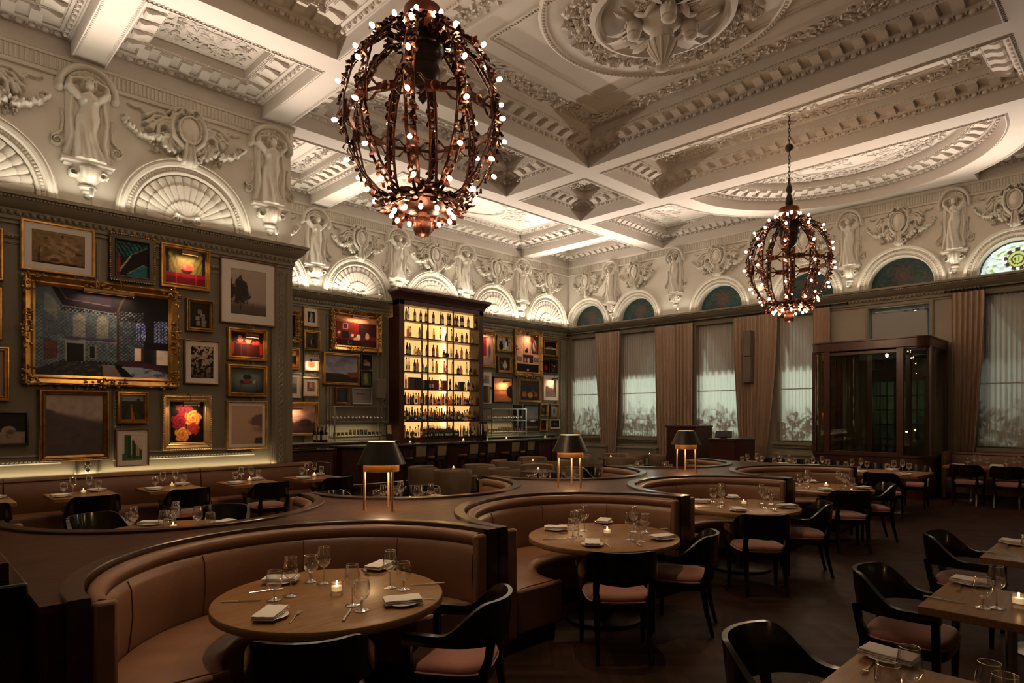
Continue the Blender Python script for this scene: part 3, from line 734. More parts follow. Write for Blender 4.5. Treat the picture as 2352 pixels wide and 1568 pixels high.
# ================================================================ WINDOWS, SHEERS, CURTAINS
names_w = ['in the far corner', 'second from the far corner', 'third from the far corner', 'just left of the glass vestibule', 'above the vestibule', 'at the right edge']
for i, (a, c, z0, z1) in enumerate(WIN):
    b = MB(); X = XW+.22
    for q in (a, c-.06): b.box(X-.03, X+.03, q, q+.06, z0, z1)
    for q, t_ in ((z0, .07), (z1-.07, .07), (z0+1.42 if z0 > .5 else z0+2.6, .025)): b.box(X-.032, X+.032, a, c, q, q+t_)
    o = structure(b.build(f'window_{i+1}', mat('window_frame_paint', (.20, .18, .15), .5)))
    MB().box(X-.004, X+.004, a+.05, c-.05, z0+.05, z1-.05).build('pane', glass_mat('window_glass', (.8, .84, .82)) if i == 0 else MATS['window_glass'], o)
sheer = cloth_translucent('sheer_cloth', (.78, .72, .64), (.70, .70, .64), .45, .08)
def pleated(name, Yt, Yb, z1, z0, x, amp, n, matl, parent=None, seed=0, rows=14, ease=1.6):
    """hanging pleated cloth; Yt / Yb = (left as seen, right as seen) at head and foot"""
    r = random.Random(seed); m = n*8; ph = [r.uniform(-.5, .5) for _ in range(n+1)]; am = [r.uniform(.6, 1.25) for _ in range(n+1)]
    R_ = []
    for j in range(rows+1):
        t = j/rows; e = min(1, t*1.15)**ease; row = []
        ya = Yt[0]+(Yb[0]-Yt[0])*e; yb = Yt[1]+(Yb[1]-Yt[1])*e
        for i in range(m+1):
            u = i/m; k = int(u*n); f = u*n-k; A = am[k]*(1-f)+am[min(n, k+1)]*f; P = ph[k]*(1-f)+ph[min(n, k+1)]*f
            row.append((x+amp*A*(.6+.4*t)*math.sin(2*PI*u*n+P*(.3+t)), ya+(yb-ya)*(u+.12/n*math.sin(4*PI*u*n)*t), z1+(z0-z1)*t+.012*math.sin(2*PI*u*n)*(t == 0)))
        R_.append(row)
    return MB().strip(R_).build(name, matl, parent, sharp=3)
SH = [(14.88, 13.55), (12.7, 11.25), (9.92, 8.57), (7.43, 6.22), None, (2.93, 1.32)]
for i, q in enumerate(SH):
    if q: tag(pleated('sheer_curtain', q, q, 4.53, 1.12, XW+.085, .022, int(abs(q[1]-q[0])*11), sheer, None, i, 10), 'pale sheer curtain glowing from street light in the window '+names_w[i], 'sheer curtain', 'sheer window curtains')
CURT = [((13.74, 12.70), (13.46, 12.84), 'between the two windows nearest the far corner'), ((11.33, 9.99), (11.22, 10.02), 'behind the tall dark desk screen'), ((8.69, 7.40), (8.50, 7.72), 'behind the column loudspeaker'), ((6.46, 6.03), (6.44, 6.05), 'touching the left of the glass vestibule'), ((3.38, 2.75), (3.36, 2.98), 'right of the glass vestibule'), ((1.35, .5), (1.25, .55), 'just outside the right edge')]
for i, (t_, b_, w) in enumerate(CURT[:5]):
    o = thing('curtain', 'full length taupe pleated curtain '+w, 'curtain', (0, 0, 0), 0, 'taupe curtains')
    pleated('drape', t_, b_, 4.64, .02, XW-.17, .068, int(abs(t_[1]-t_[0])*7)+2, curtm, o, i+20, 16)
    b = MB(); n = int(abs(t_[1]-t_[0])*13)
    for k in range(n+1):
        y = t_[0]+(t_[1]-t_[0])*k/n
        b.tube([(XW-.16+.034*math.cos(q), y+.01*math.sin(q*2), 4.69+.036*math.sin(q)) for q in [2*PI*s/8 for s in range(8)]], .007, 4, closed=True)
    b.build('curtain_rings', blackm, o)
for i, (y0, y1, w) in enumerate(((5.62, 15.0, 'running over the four left windows'), (-1.0, 3.5, 'right of the glass vestibule'))):
    b = MB().tube([(XW-.16, y0, 4.69), (XW-.16, y1, 4.69)], .016, 8); b.ell((XW-.16, y1, 4.69), (.035, .035, .035)); b.ell((XW-.16, y0, 4.69), (.035, .035, .035))
    for k in range(6): y = y0+.1+(y1-y0-.2)*k/5; b.tube([(XW-.16, y, 4.69), (XW, y, 4.69)], .009, 6)
    tag(b.build('curtain_rod', blackm), 'long black iron curtain rod '+w, 'curtain rod')
# window trims: sills, architraves and panels below
b = MB()
for i, (a, c, z0, z1) in enumerate(WIN):
    w = .09
    for (ya, yb, za, zb) in ((a-w, a, z0, z1+w), (c, c+w, z0, z1+w), (a, c, z1, z1+w)):
        b.box(XW-.035, XW+.01, ya, yb, za, zb); b.box(XW-.05, XW, ya+.02, yb-.02 if yb-ya < .2 else yb, za+.02, zb-.03)
    if z0 > .5: b.box(XW-.12, XW+.2, a-.12, c+.12, z0-.09, z0); b.box(XW-.07, XW, a-.1, c+.1, z0-.17, z0-.09)
o = structure(b.build('trim_3', olive_l))
b = MB()
for a, c, z0, z1 in WIN:
    if z0 < .5: continue
    b.box(XW-.30, XW, a+.02, c-.02, .0, .74); b.box(XW-.33, XW, a-.0, c+.0, .74, .79)
    b.box(XW-.315, XW-.29, a+.12, c-.12, .14, .60)
b.build('radiator_cover', mat('radiator_cover_paint', (.24, .21, .15), .5), o)
# outside: awnings with scalloped valances, planter hedge, street glow
awm = mat('awning_canvas', (.05, .055, .05), .9)
for i in (0, 1, 2, 3, 5):
    a, c, z0, z1 = WIN[i]; b = MB(); n = 60
    b.strip([[(XW+1.0, a-.25+(c-a+.5)*k/n, 3.12) for k in range(n+1)], [(XW+1.0, a-.25+(c-a+.5)*k/n, 2.98-.17*abs(math.sin(PI*k/5+.4*i))) for k in range(n+1)]])
    b.add([(XW+.35, a-.25, 4.6), (XW+.35, c+.25, 4.6), (XW+1.0, c+.25, 3.06), (XW+1.0, a-.25, 3.06)], [(0, 1, 2, 3)])
    structure(b.build('awning', awm))
b = MB(); r = random.Random(4)
for k in range(4200):
    y = r.uniform(1.0, 15); s = .12+.12*math.sin(y*5)+.1*math.sin(y*11); z = r.uniform(.7, 1.78+s*1.2)
    M = Matrix.Translation((XW+.8+r.uniform(-.15, .15), y, z)) @ Matrix.Rotation(r.random()*6, 4, 'Z') @ Matrix.Rotation(r.uniform(-1.5, 1.5), 4, 'Y')
    leafmesh(b, M, .2, .09, .02)
b.box(XW+.6, XW+1.0, .9, 15, 0, .8)
tag(b.build('planter_hedge', mat('hedge_leaf', (.04, .06, .03), .7)), 'leafy planter hedge outside seen as shadow through the sheers', 'hedge', kind='stuff')
# ================================================================ PICTURES
def s8(r, g, b, k=1.25): return np.clip(np.array(srgb(r, g, b))*k, 0, 1)
class Art:
    def __init__(s, U, V, asp): s.U, s.V, s.asp = U, V, asp; s.C = np.zeros(U.shape+(3,))
    def bg(s, top, bot, p=1): t = (s.V**p)[..., None]; s.C = s8(*bot)*(1-t)+s8(*top)*t+0*s.C; return s
    def mix(s, m, col): m = np.clip(m, 0, 1)[..., None]; s.C = s.C*(1-m)+s8(*col)*m; return s
    def noise(s, n, amt, seed=0): s.C = s.C*(1-amt/2+amt*fbm(s.U*.98, s.V*.98, n, 4, seed)[..., None]); return s
    def blob(s, cx, cy_, rx, ry, col, soft=.15): q = np.hypot((s.U-cx)/rx, (s.V-cy_)/ry); return s.mix((1-q)/soft+.5, col)
    def box(s, x0, x1, y0, y1, col): return s.mix(((s.U > x0) & (s.U < x1) & (s.V > y0) & (s.V < y1))*1.0, col)
    def ridge(s, y, amp, n, col, seed=0, slope=0, soft=.01): h = y+slope*(s.U-.5)+amp*(fbm(s.U*.98, 0*s.U+.3, n, 4, seed)-.5); return s.mix((h-s.V)/soft+.5, col)
    def poly(s, pts, col):
        inside = np.zeros(s.U.shape, bool); n = len(pts)
        for i in range(n):
            (x1, y1), (x2, y2) = pts[i], pts[(i+1) % n]
            if y1 == y2: continue
            c = ((y1 > s.V) != (y2 > s.V)) & (s.U < (x2-x1)*(s.V-y1)/(y2-y1)+x1); inside ^= c
        return s.mix(inside*1.0, col)
    def rose(s, cx, cy_, r, c1, c2):
        q = np.hypot((s.U-cx), (s.V-cy_)/s.asp)/r; th = np.arctan2((s.V-cy_)/s.asp, s.U-cx); edge = 1+.12*np.sin(5*th+7*q)
        s.mix((edge-q)/.08, c1); sw = (np.sin(q*17+th*2.0) > .2) & (q < edge*.95); s.mix(sw*.75, c2); return s.mix((.22-q)/.1, c2)
    def stroke(s, pts, w, col):
        for (a, b_) in zip(pts, pts[1:]):
            ex, ey = b_[0]-a[0], b_[1]-a[1]; t = np.clip(((s.U-a[0])*ex+(s.V-a[1])*ey)/(ex*ex+ey*ey+1e-9), 0, 1)
            d = np.hypot(s.U-a[0]-t*ex, (s.V-a[1]-t*ey)); s.mix((w-d)/(.3*w)+.5, col)
        return s
def a_statue(A):
    A.bg((112, 90, 62), (100, 78, 52)).ridge(.05, .05, 6, (40, 26, 18))
    c = (135, 108, 78); d = (70, 50, 34)
    A.poly([(.11, .05), (.15, .05), (.14, .52), (.125, .55)], (58, 38, 28)).blob(.5, .50, .2, .10, c).blob(.68, .40, .14, .11, c).stroke([(.4, .52), (.25, .56), (.18, .46), (.17, .36)], .022, c).stroke([(.72, .34), (.66, .2), (.74, .12)], .03, c)
    A.blob(.88, .40, .07, .05, d).stroke([(.42, .56), (.36, .72), (.28, .80)], .05, c).stroke([(.28, .8), (.24, .76)], .03, d).stroke([(.56, .55), (.62, .72), (.58, .86)], .04, c).blob(.57, .88, .03, .05, d).stroke([(.60, .72), (.84, .56)], .05, c).blob(.45, .18, .16, .13, c).blob(.42, .14, .1, .06, d).noise(16, 1.1, 2); A.stroke([(.5, .46), (.6, .4)], .02, d)
def a_leaf(A):
    A.bg((10, 22, 22), (14, 10, 10)); t = fbm(A.U*.98, A.V*.98, 7, 3, 4); A.mix((np.sin((A.U*1.2+A.V)*34+6*t) > .3)*(A.V > .55)*.8*(t > .42), (30, 105, 105)); A.poly([(.3, .56), (1, .9), (1, .45), (.5, .1), (.3, .3)], (16, 8, 10)).poly([(.35, .05), (.85, .34), (1, .3), (1, 0), (.35, 0)], (28, 90, 92)); A.stroke([(.35, .07), (.85, .36), (1, .32)], .012, (120, 130, 120)).stroke([(.4, .6), (1, .9)], .01, (110, 110, 100))
    for k in range(7): A.stroke([(.1+.05*k, .12+.07*k), (.14+.05*k, .22+.06*k)], .02, (150, 150, 145))
    A.blob(.06, .3, .06, .3, (120, 45, 25), .6).noise(24, .9, 1)
def a_drape(A):
    A.bg((110, 100, 50), (95, 84, 42)); A.mix((np.sin(abs(A.U-.5)*60*(1.4-A.V)+4) > .5)*(abs(A.U-.5) > .2)*.6, (46, 44, 20)).blob(.5, 1.15, .5, .33, (60, 54, 26), .5).box(0, .1, .32, 1, (26, 20, 14)).box(.9, 1, .32, 1, (26, 20, 14)).blob(.12, .85, .05, .06, (150, 130, 70)).blob(.88, .85, .05, .06, (150, 130, 70)).box(0, 1, 0, .33, (120, 14, 34)).box(0, 1, 0, .22, (78, 8, 22)).box(.25, .27, 0, .33, (160, 30, 50)).box(.74, .76, 0, .33, (160, 30, 50)).blob(.52, .40, .14, .09, (40, 22, 18)).blob(.53, .50, .15, .08, (190, 62, 60), .5).blob(.48, .53, .05, .05, (215, 100, 90), .5).noise(14, .7, 3)
def a_tree(A):
    A.bg((150, 134, 122), (140, 124, 112)).ridge(.28, .03, 8, (110, 96, 86), 1, soft=.05).ridge(.22, .02, 6, (84, 72, 64), 2, soft=.04).mix((.2-A.V)*3, (64, 54, 48))
    n = fbm(A.U*.98, A.V*.98, 20, 3, 3)
    for cx, cy_, rx, ry in ((.28, .52, .20, .33), (0, .5, .1, .3)):
        q = np.hypot((A.U-cx)/(rx*np.clip(1.25-(A.V-cy_)*1.6, .3, 1.4)), (A.V-cy_)/ry); A.mix((1.15-q-.9*(n-.3))/.15, (48, 40, 34))
    A.stroke([(.28, .12), (.28, .4)], .012, (40, 32, 26)).blob(.62, .235, .012, .035, (30, 24, 22))
def a_palace(A):
    U, V = A.U, A.V; A.bg((16, 14, 20), (30, 30, 34)); t = fbm(U*.98, V*.98, 30, 3, 2); p = (np.sin(U*190)*np.sin(V*150)+1.6*(t-.5))
    A.poly([(.0, 1), (.0, .06), (.17, .17), (.17, .80), (.10, 1)], (74, 88, 96)).box(.17, .58, .18, .74, (62, 78, 84)).box(.6, .80, .20, .68, (48, 60, 70)).mix((p > .45)*(V < .8)*(V > .1)*(U < .8)*.55, (120, 135, 140)).mix((p < -.6)*(V < .8)*(V > .1)*(U < .8)*.6, (30, 34, 60))
    A.poly([(.06, .72), (.15, .62), (.15, .80), (.11, .90), (.06, .93)], (104, 112, 108))
    for x in (.26, .43): A.box(x, x+.09, .45, .66, (110, 116, 108)).blob(x+.045, .66, .045, .06, (110, 116, 108))
    A.mix((p > .1)*(V > .45)*(V < .72)*(U > .05)*(U < .53)*.5, (44, 44, 60)).poly([(.10, 1), (.20, .80), (.56, .76), (.62, .80), (.62, 1)], (20, 17, 26)).poly([(.16, 1), (.23, .88), (.54, .83), (.54, 1)], (30, 24, 38)).stroke([(.1, 1), (.18, .80), (.56, .755)], .005, (84, 84, 96)).stroke([(.16, 1), (.21, .88), (.54, .84)], .004, (70, 66, 82))
    A.box(.17, .58, .40, .42, (110, 112, 110))
    for x in (.2, .33, .46): A.blob(x+.06, .43, .055, .025, (60, 50, 84))
    A.box(.20, .35, .17, .40, (118, 118, 112)).box(.215, .335, .17, .375, (22, 19, 22)).box(.37, .43, .2, .36, (110, 108, 100)).box(.38, .42, .21, .35, (26, 24, 26)).poly([(.055, .16), (.15, .2), (.15, .38), (.055, .42)], (70, 46, 44)).mix((p > .3)*(U < .15)*(U > .055)*(V < .4)*(V > .18)*.4, (110, 80, 70)).box(.585, .60, .14, .78, (50, 40, 34)).stroke([(.59, .78), (.62, .9), (.66, 1)], .008, (58, 44, 34))
    for x0, x1, y0, y1 in ((.735, .815, .45, .62), (.885, 1, .44, .66)):
        A.box(x0, x1, y0, y1, (54, 66, 120)).blob((x0+x1)/2, y1, (x1-x0)/2, .06, (54, 66, 120)).mix((p > .15)*(U > x0)*(U < x1)*(V > y0)*(V < y1+.05)*.9, (165, 180, 215)).mix((np.sin(U*230) > .82)*(U > x0)*(U < x1)*(V > y0)*(V < y1), (20, 20, 40))
    A.box(.80, 1, .36, .44, (18, 16, 20)).box(.725, .775, .20, .355, (225, 205, 190)).box(.90, 1, .17, .345, (230, 212, 200)).box(.775, .80, .19, .37, (60, 44, 32)).box(.872, .9, .17, .36, (50, 38, 30)).box(.72, .78, .355, .37, (90, 92, 92)).box(.90, 1, .21, .215, (150, 130, 110))
    A.poly([(.0, .06), (.17, .16), (.45, .15), (.48, .0), (.0, .0)], (40, 40, 42)).mix((np.sin(U*60+6*t)*np.sin(V*70+5*t) > .2)*(V < .14)*(U < .46)*(U > .12)*.6, (70, 68, 66)).poly([(.47, .14), (.56, .14), (.62, .0), (.48, .0)], (112, 104, 96)).poly([(.56, .15), (.62, .15), (.72, .0), (.62, .0)], (14, 12, 16)).poly([(.62, .125), (.82, .12), (1, .06), (1, 0), (.72, 0)], (135, 145, 160)).mix((t > .56)*(U > .66)*(V < .1)*(V > .0)*.8, (52, 66, 112)).poly([(.59, .20), (.83, .18), (1, .11), (1, .065), (.82, .125), (.61, .14)], (62, 34, 44)).noise(24, .5, 7)
def a_boxes(A):
    A.bg((34, 27, 22), (26, 20, 16))
    for x, y, w, h in ((.3, .08, .22, .18), (.62, .06, .2, .2), (.6, .24, .16, .18), (.26, .3, .2, .18), (.5, .42, .26, .14), (.4, .56, .2, .2), (.66, .2, .2, .12)): A.box(x, x+w, y, y+h, (120, 112, 104)).box(x+.02, x+w-.02, y+h*.4, y+h*.55, (84, 76, 70))
    A.noise(10, .8, 2)
def a_garden(A):
    n = fbm(A.U*.98, A.V*.98, 16, 4, 5); A.bg((170, 152, 130), (60, 52, 46)); A.mix((n > .5)*1.0, (22, 18, 16)).blob(.52, .78, .14, .1, (36, 28, 24)).blob(.58, .76, .07, .09, (160, 142, 122)).blob(.52, .5, .2, .2, (150, 134, 116), .5).mix((n > .58)*(A.V < .6)*1.0, (20, 16, 14)).blob(.4, .45, .08, .16, (24, 20, 18)).stroke([(.66, .95), (.8, .6), (.95, .9)], .012, (30, 24, 20))
def a_still(A):
    A.bg((40, 14, 10), (60, 14, 10)).poly([(.0, .60), (1, .60), (1, .1), (.0, .1)], (128, 34, 24)).poly([(.08, .55), (.9, .5), (.88, .0), (.06, .0)], (48, 14, 10))
    for x in (.3, .5, .7): A.box(x, x+.012, 0, .55, (96, 24, 18))
    A.blob(.27, .68, .09, .09, (150, 92, 76)).blob(.25, .82, .06, .06, (196, 108, 70)).poly([(.42, .7), (.64, .7), (.58, .57), (.48, .57)], (205, 112, 80)).blob(.7, .6, .04, .05, (170, 60, 40)).blob(.82, .61, .07, .07, (150, 64, 44)).noise(10, .5, 3)
def a_dusk(A):
    A.bg((58, 62, 64), (34, 38, 42)).blob(.5, .58, .42, .4, (84, 96, 92), 1).blob(.5, .66, .14, .11, (22, 38, 30)).blob(.45, .72, .07, .06, (26, 44, 32)).blob(.45, .46, .20, .085, (44, 26, 24)).blob(.48, .48, .12, .07, (120, 56, 40)).box(.7, .76, .42, .52, (150, 140, 124)).stroke([(.3, .7), (.33, .8)], .008, (110, 60, 44)).stroke([(.3, .4), (.26, .15)], .01, (70, 30, 26)).stroke([(.78, .42), (.84, .15)], .01, (70, 30, 26)).noise(6, .4, 1)
def a_mist(A): A.bg((172, 142, 118), (150, 124, 106)).noise(40, .12, 3); n = fbm(A.U*.98, A.V*.98, 9, 4, 2); A.mix((1-np.hypot((A.U-1.02)/.46, (A.V-.62)/.2)+.7*(n-.5))/.16, (98, 80, 70)).mix((1-np.hypot((A.U-1.05)/.5, (A.V-.38)/.12))/.7, (120, 98, 86)).mix((1-np.hypot((A.U-.95)/.2, (A.V-.06)/.15)+.8*(n-.5))/.1, (66, 52, 46))
def a_fog(A): A.bg((152, 136, 124), (140, 122, 112)).ridge(.68, .12, 5, (74, 66, 64), 3, -.2, .03).mix((.5-A.V)*1.2, (66, 57, 58)).noise(9, .5, 6).mix((1-abs(A.V-.2-.08*A.U)/.03)*.4*(A.U < .5), (110, 70, 60)).mix((1-abs(A.V-.66+.2*(A.U-.5))/.05)*.5*(A.U > .15), (150, 126, 116))
def a_rows(A): A.bg((120, 130, 136), (116, 124, 128)); A.mix((A.V < .77)*1.0, (60, 52, 36)); q = (A.U-.4)/np.maximum(.02, .8-A.V); A.mix((np.sin(q*9) > .1)*(A.V < .77)*.7, (36, 34, 26)).mix((abs(q-.12) < .12)*(A.V < .75)*1.0, (160, 84, 56)).blob(.76, .83, .07, .06, (26, 28, 24)).stroke([(.76, .77), (.76, .82)], .01, (26, 26, 24)).noise(20, .5, 2)
def a_topiary(A):
    A.bg((190, 170, 158), (170, 152, 140)); A.mix((A.V < .16+.1*(1-A.U))*1.0, (66, 84, 44))
    for k, (x, w, h) in enumerate(((.12, .30, .96), (.46, .14, .76), (.62, .10, .62), (.73, .08, .53), (.82, .07, .46), (.9, .06, .40))): A.box(x, x+w, .12, h, (52, 80, 42)).blob(x+w/2, h, w/2, .04, (66, 94, 52)).box(x+w*.6, x+w, .12, h, (38, 62, 34))
    A.noise(28, .5, 3)
def a_roses(A):
    A.bg((14, 10, 10), (14, 10, 10)); red, dk, ye, or_ = (120, 26, 36), (60, 8, 16), (190, 140, 60), (150, 56, 40)
    A.rose(.42, .80, .24, red, dk).rose(.28, .52, .25, red, dk).rose(.68, .6, .25, ye, or_).rose(.68, .34, .20, red, or_).rose(.36, .2, .23, ye, or_)
def a_pears(A):
    A.bg((40, 34, 30), (30, 26, 24)); A.mix((A.V < .4)*1.0, (128, 112, 98)).noise(16, .6, 2); n = 0
    for cx in (.38, .72): A.blob(cx, .42, .12, .17, (140, 124, 110)).blob(cx+.03, .38, .08, .1, (84, 72, 64), .8)
    A.blob(.5, .5, .06, .12, (120, 106, 94)).stroke([(.68, .3), (.69, .2), (.78, .17)], .012, (80, 68, 58)).blob(.34, .6, .05, .1, (128, 112, 98))
def a_bust(A): A.bg((26, 22, 20), (24, 20, 18)).blob(.5, .28, .26, .26, (150, 142, 132)).blob(.52, .66, .15, .2, (165, 156, 146)).blob(.48, .8, .19, .09, (120, 112, 104)).stroke([(.52, .45), (.5, .6)], .08, (150, 142, 132)).blob(.6, .3, .08, .2, (96, 88, 80), .6).noise(12, .9, 4)
def a_vase(A): A.bg((72, 60, 50), (34, 26, 22)).blob(.72, .68, .24, .22, (34, 44, 32), .4).blob(.55, .4, .12, .26, (160, 146, 130), .3).blob(.62, .4, .13, .28, (22, 18, 16), .2).noise(14, 1.1, 3)
def a_redflower(A): A.bg((190, 140, 116), (176, 122, 98)).blob(.5, .3, .45, .3, (150, 70, 46), .6).noise(16, 1.0, 5)
def a_cow(A): A.bg((150, 142, 130), (120, 116, 104)).mix((A.V < .62)*1.0, (92, 100, 62)).mix((A.V < .4)*1.0, (74, 82, 80)).blob(.45, .5, .16, .13, (170, 148, 134)).stroke([(.4, .4), (.4, .2)], .03, (130, 110, 100)).stroke([(.52, .4), (.52, .2)], .03, (130, 110, 100)).noise(12, .6, 3)
def a_torso(A): A.bg((128, 98, 76), (110, 84, 66)).blob(.5, .55, .24, .38, (170, 128, 100), .5).blob(.5, .2, .18, .2, (96, 66, 50), .6).blob(.2, .6, .1, .3, (84, 58, 44), .6).noise(9, .6, 7)
def a_mistwood(A): A.bg((190, 142, 120), (160, 118, 100)).ridge(.62, .16, 5, (140, 108, 98), 3, .2, .1).ridge(.36, .2, 12, (66, 48, 40), 5, .1, .05).mix((.2-A.V)*3, (40, 28, 24)).blob(.8, .35, .14, .16, (50, 34, 26), .5).noise(22, .7, 2)
def a_redroom(A):
    A.bg((150, 90, 66), (40, 14, 14)); A.box(0, 1, 0, .80, (110, 26, 26)).mix((np.sin(A.U*90) > .2)*(A.V < .8)*.5, (62, 12, 14)).poly([(0, 1), (1, 1), (1, .86), (.55, .78), (0, .9)], (190, 130, 92)).box(.56, .74, .3, .8, (44, 28, 26)).box(.15, .32, .26, .5, (30, 22, 20)).box(.17, .30, .56, .74, (160, 130, 104)).box(.185, .285, .58, .72, (50, 26, 24)).box(.74, 1, .35, .8, (54, 22, 22))
    for x, y in ((.08, .42), (.4, .36)): A.blob(x, y, .035, .05, (225, 190, 160)).blob(x, y-.1, .02, .06, (120, 60, 40))
    A.blob(.55, .32, .05, .09, (215, 190, 165)).blob(.5, .24, .08, .05, (205, 180, 155)).blob(.77, .36, .05, .12, (190, 150, 120)).box(0, 1, 0, .2, (40, 18, 16)).blob(.8, .14, .2, .12, (54, 24, 18), .5).box(.3, .38, .06, .19, (120, 90, 70)).box(.312, .368, .075, .175, (44, 16, 16)).noise(16, .8, 3)
def a_clouds(A): A.bg((84, 78, 108), (150, 148, 150)).noise(6, .8, 4).mix((fbm(A.U*.98, A.V*.98, 4, 4, 9)-.5)*3*(A.V > .35), (150, 140, 146)).ridge(.33, .1, 9, (42, 38, 26), 3).mix((1-np.hypot((A.U-.88)/.26, (A.V-.3)/.12))/.3, (104, 58, 36)).mix((.14-A.V)*5, (28, 26, 18))
def a_dark1(A): A.bg((12, 10, 10), (16, 12, 12)).box(.2, .95, .12, .4, (130, 118, 108)).blob(.45, .55, .22, .1, (130, 70, 62)).blob(.7, .42, .14, .07, (150, 100, 90)).noise(10, .9, 3)
def a_green(A): A.bg((48, 62, 34), (60, 74, 40)).blob(.45, .5, .2, .5, (124, 112, 80), .7).blob(.75, .65, .12, .4, (40, 78, 30), .6).noise(9, 1.0, 5)
def a_blue(A): A.bg((44, 50, 80), (36, 40, 66)).noise(9, .7, 3).box(.3, .7, .2, .7, (62, 58, 84)).noise(14, .5, 4)
def a_planes(A): A.bg((112, 112, 116), (124, 122, 124)).blob(.4, .66, .26, .05, (120, 60, 52), .6).blob(.22, .7, .06, .1, (130, 64, 54), .4).blob(.6, .3, .28, .04, (140, 76, 66), .6).blob(.82, .28, .06, .05, (150, 84, 72))
def a_portico(A): A.bg((190, 150, 130), (130, 110, 104)).box(.0, .62, .28, .82, (120, 28, 36)).mix((np.sin(A.U*70) > .1)*(A.V > .25)*(A.V < .82)*(A.U < .62)*.6, (70, 12, 20)).box(0, .7, .82, .85, (60, 40, 36)).blob(.8, .42, .07, .2, (80, 66, 62), .4).noise(10, .5, 2)
def a_shadow(A): A.bg((150, 142, 134), (150, 140, 130)).box(0, 1, .6, .66, (30, 26, 24)).box(.3, .33, .3, 1, (30, 26, 24)).blob(.22, .28, .17, .3, (16, 14, 14)).blob(.24, .58, .1, .12, (16, 14, 14)).box(.6, .8, .3, 1, (26, 24, 22)).blob(.62, .4, .08, .3, (200, 186, 172)).box(.9, .93, 0, 1, (60, 54, 50))
def a_pear1(A): A.bg((34, 28, 24), (40, 34, 30)).blob(.55, .42, .22, .24, (165, 152, 132), .4).blob(.56, .68, .1, .2, (150, 138, 118), .4).blob(.55, .12, .05, .12, (150, 138, 120)).box(.2, .26, .5, .8, (150, 142, 130))
def a_birdroom(A): A.bg((205, 160, 136), (180, 140, 120)).box(.30, .33, .3, 1, (140, 96, 76)).box(.58, .62, .3, 1, (140, 96, 76)).poly([(.62, 1), (1, 1), (1, .5), (.66, .5)], (64, 44, 38)).blob(.8, .72, .08, .14, (190, 160, 140), .5).stroke([(.7, .95), (.9, .55)], .03, (110, 50, 40)).box(0, 1, .0, .22, (20, 16, 14)).box(.28, .74, .25, .47, (48, 34, 28)).blob(.38, .32, .04, .06, (170, 130, 110)).blob(.52, .32, .05, .07, (190, 160, 140)).blob(.43, .56, .07, .05, (30, 22, 20)).stroke([(.45, .58), (.47, .64)], .02, (30, 22, 20)).box(0, .25, .28, .40, (104, 92, 84)).box(.75, 1, .28, .40, (104, 92, 84)).blob(.5, .06, .05, .03, (150, 140, 130)).noise(14, .7, 3)
def a_buffet(A): A.bg((22, 18, 16), (22, 18, 16)).box(.05, .95, .05, .48, (54, 52, 42)).mix((np.sin(A.U*46) > .1)*(A.V < .44)*.6, (30, 30, 24)).box(.02, .98, .44, .52, (170, 156, 140)).blob(.5, .56, .3, .07, (130, 70, 54)).noise(12, .7, 3)
def a_dip1(A): A.bg((16, 10, 12), (18, 10, 12)).blob(.42, .42, .16, .2, (130, 16, 30), .5).blob(.68, .38, .15, .18, (140, 18, 34), .5)
def a_dip2(A): A.bg((20, 12, 14), (18, 10, 12)); n = fbm(A.U*.98, A.V*.98, 9, 3, 6); A.mix((n > .55)*(np.hypot(A.U-.5, A.V-.55) < .42)*1.0, (110, 26, 36)).mix((n > .7)*1.0, (150, 120, 110))
def a_wood(A): A.bg((130, 124, 114), (110, 104, 96)).noise(6, 1.5, 3).mix((abs(A.V-.42) < .1)*.5, (50, 46, 42)).noise(20, .8, 5)
def a_snow(A): A.bg((120, 116, 108), (130, 126, 118)).ridge(.42, .1, 5, (30, 26, 24), 2).mix((1-abs(A.V-.5)/.06)*1.0, (200, 190, 178))
def a_sunset(A): A.bg((205, 132, 84), (150, 84, 54)).blob(.35, .8, .5, .3, (235, 176, 120), 1.2).ridge(.50, .02, 5, (70, 40, 28), 2).mix((A.V < .46)*1.0, (165, 100, 64)).mix((A.V < .3)*.7, (120, 66, 46)).blob(1.0, .42, .3, .28, (26, 16, 14), .1).noise(12, .5, 6)
def a_fruit(A): A.bg((52, 46, 44), (22, 16, 14)).blob(.22, .3, .12, .15, (150, 90, 36), .4).blob(.52, .27, .13, .15, (165, 120, 44), .4).blob(.82, .3, .1, .14, (130, 60, 34), .4).blob(.68, .5, .05, .12, (110, 40, 34), .4).stroke([(.05, .8), (.3, .5)], .015, (24, 22, 16)).noise(10, .8, 3)
def a_lake(A): A.bg((215, 190, 170), (170, 146, 130)).ridge(.52, .25, 6, (92, 76, 70), 3, -.2, .08).blob(.92, .62, .18, .4, (70, 56, 52), .3).mix((.3-A.V)*2, (130, 112, 102)).noise(12, .6, 4)
def a_sea(A): A.bg((96, 104, 110), (150, 138, 128)).mix((A.V < .42)*1.0, (96, 88, 80)).ridge(.32, .14, 6, (34, 28, 26), 3).blob(.6, .33, .2, .05, (180, 170, 160), .6).mix((A.V < .08)*1.0, (120, 84, 66)).noise(10, .7, 4)
def a_darkf(A): A.bg((20, 14, 14), (22, 16, 14)).blob(.5, .5, .22, .16, (110, 70, 60), .6).blob(.42, .6, .06, .05, (150, 120, 104)).noise(10, 1.2, 3)
def a_darkr(A): A.bg((22, 12, 12), (18, 12, 12)).blob(.4, .62, .1, .05, (130, 44, 50)).blob(.65, .66, .1, .05, (130, 44, 50)).noise(10, 1.2, 5)
def a_castle(A): A.bg((150, 142, 130), (120, 112, 104)).blob(.5, .45, .2, .35, (84, 76, 74), .4).noise(8, .8, 3)
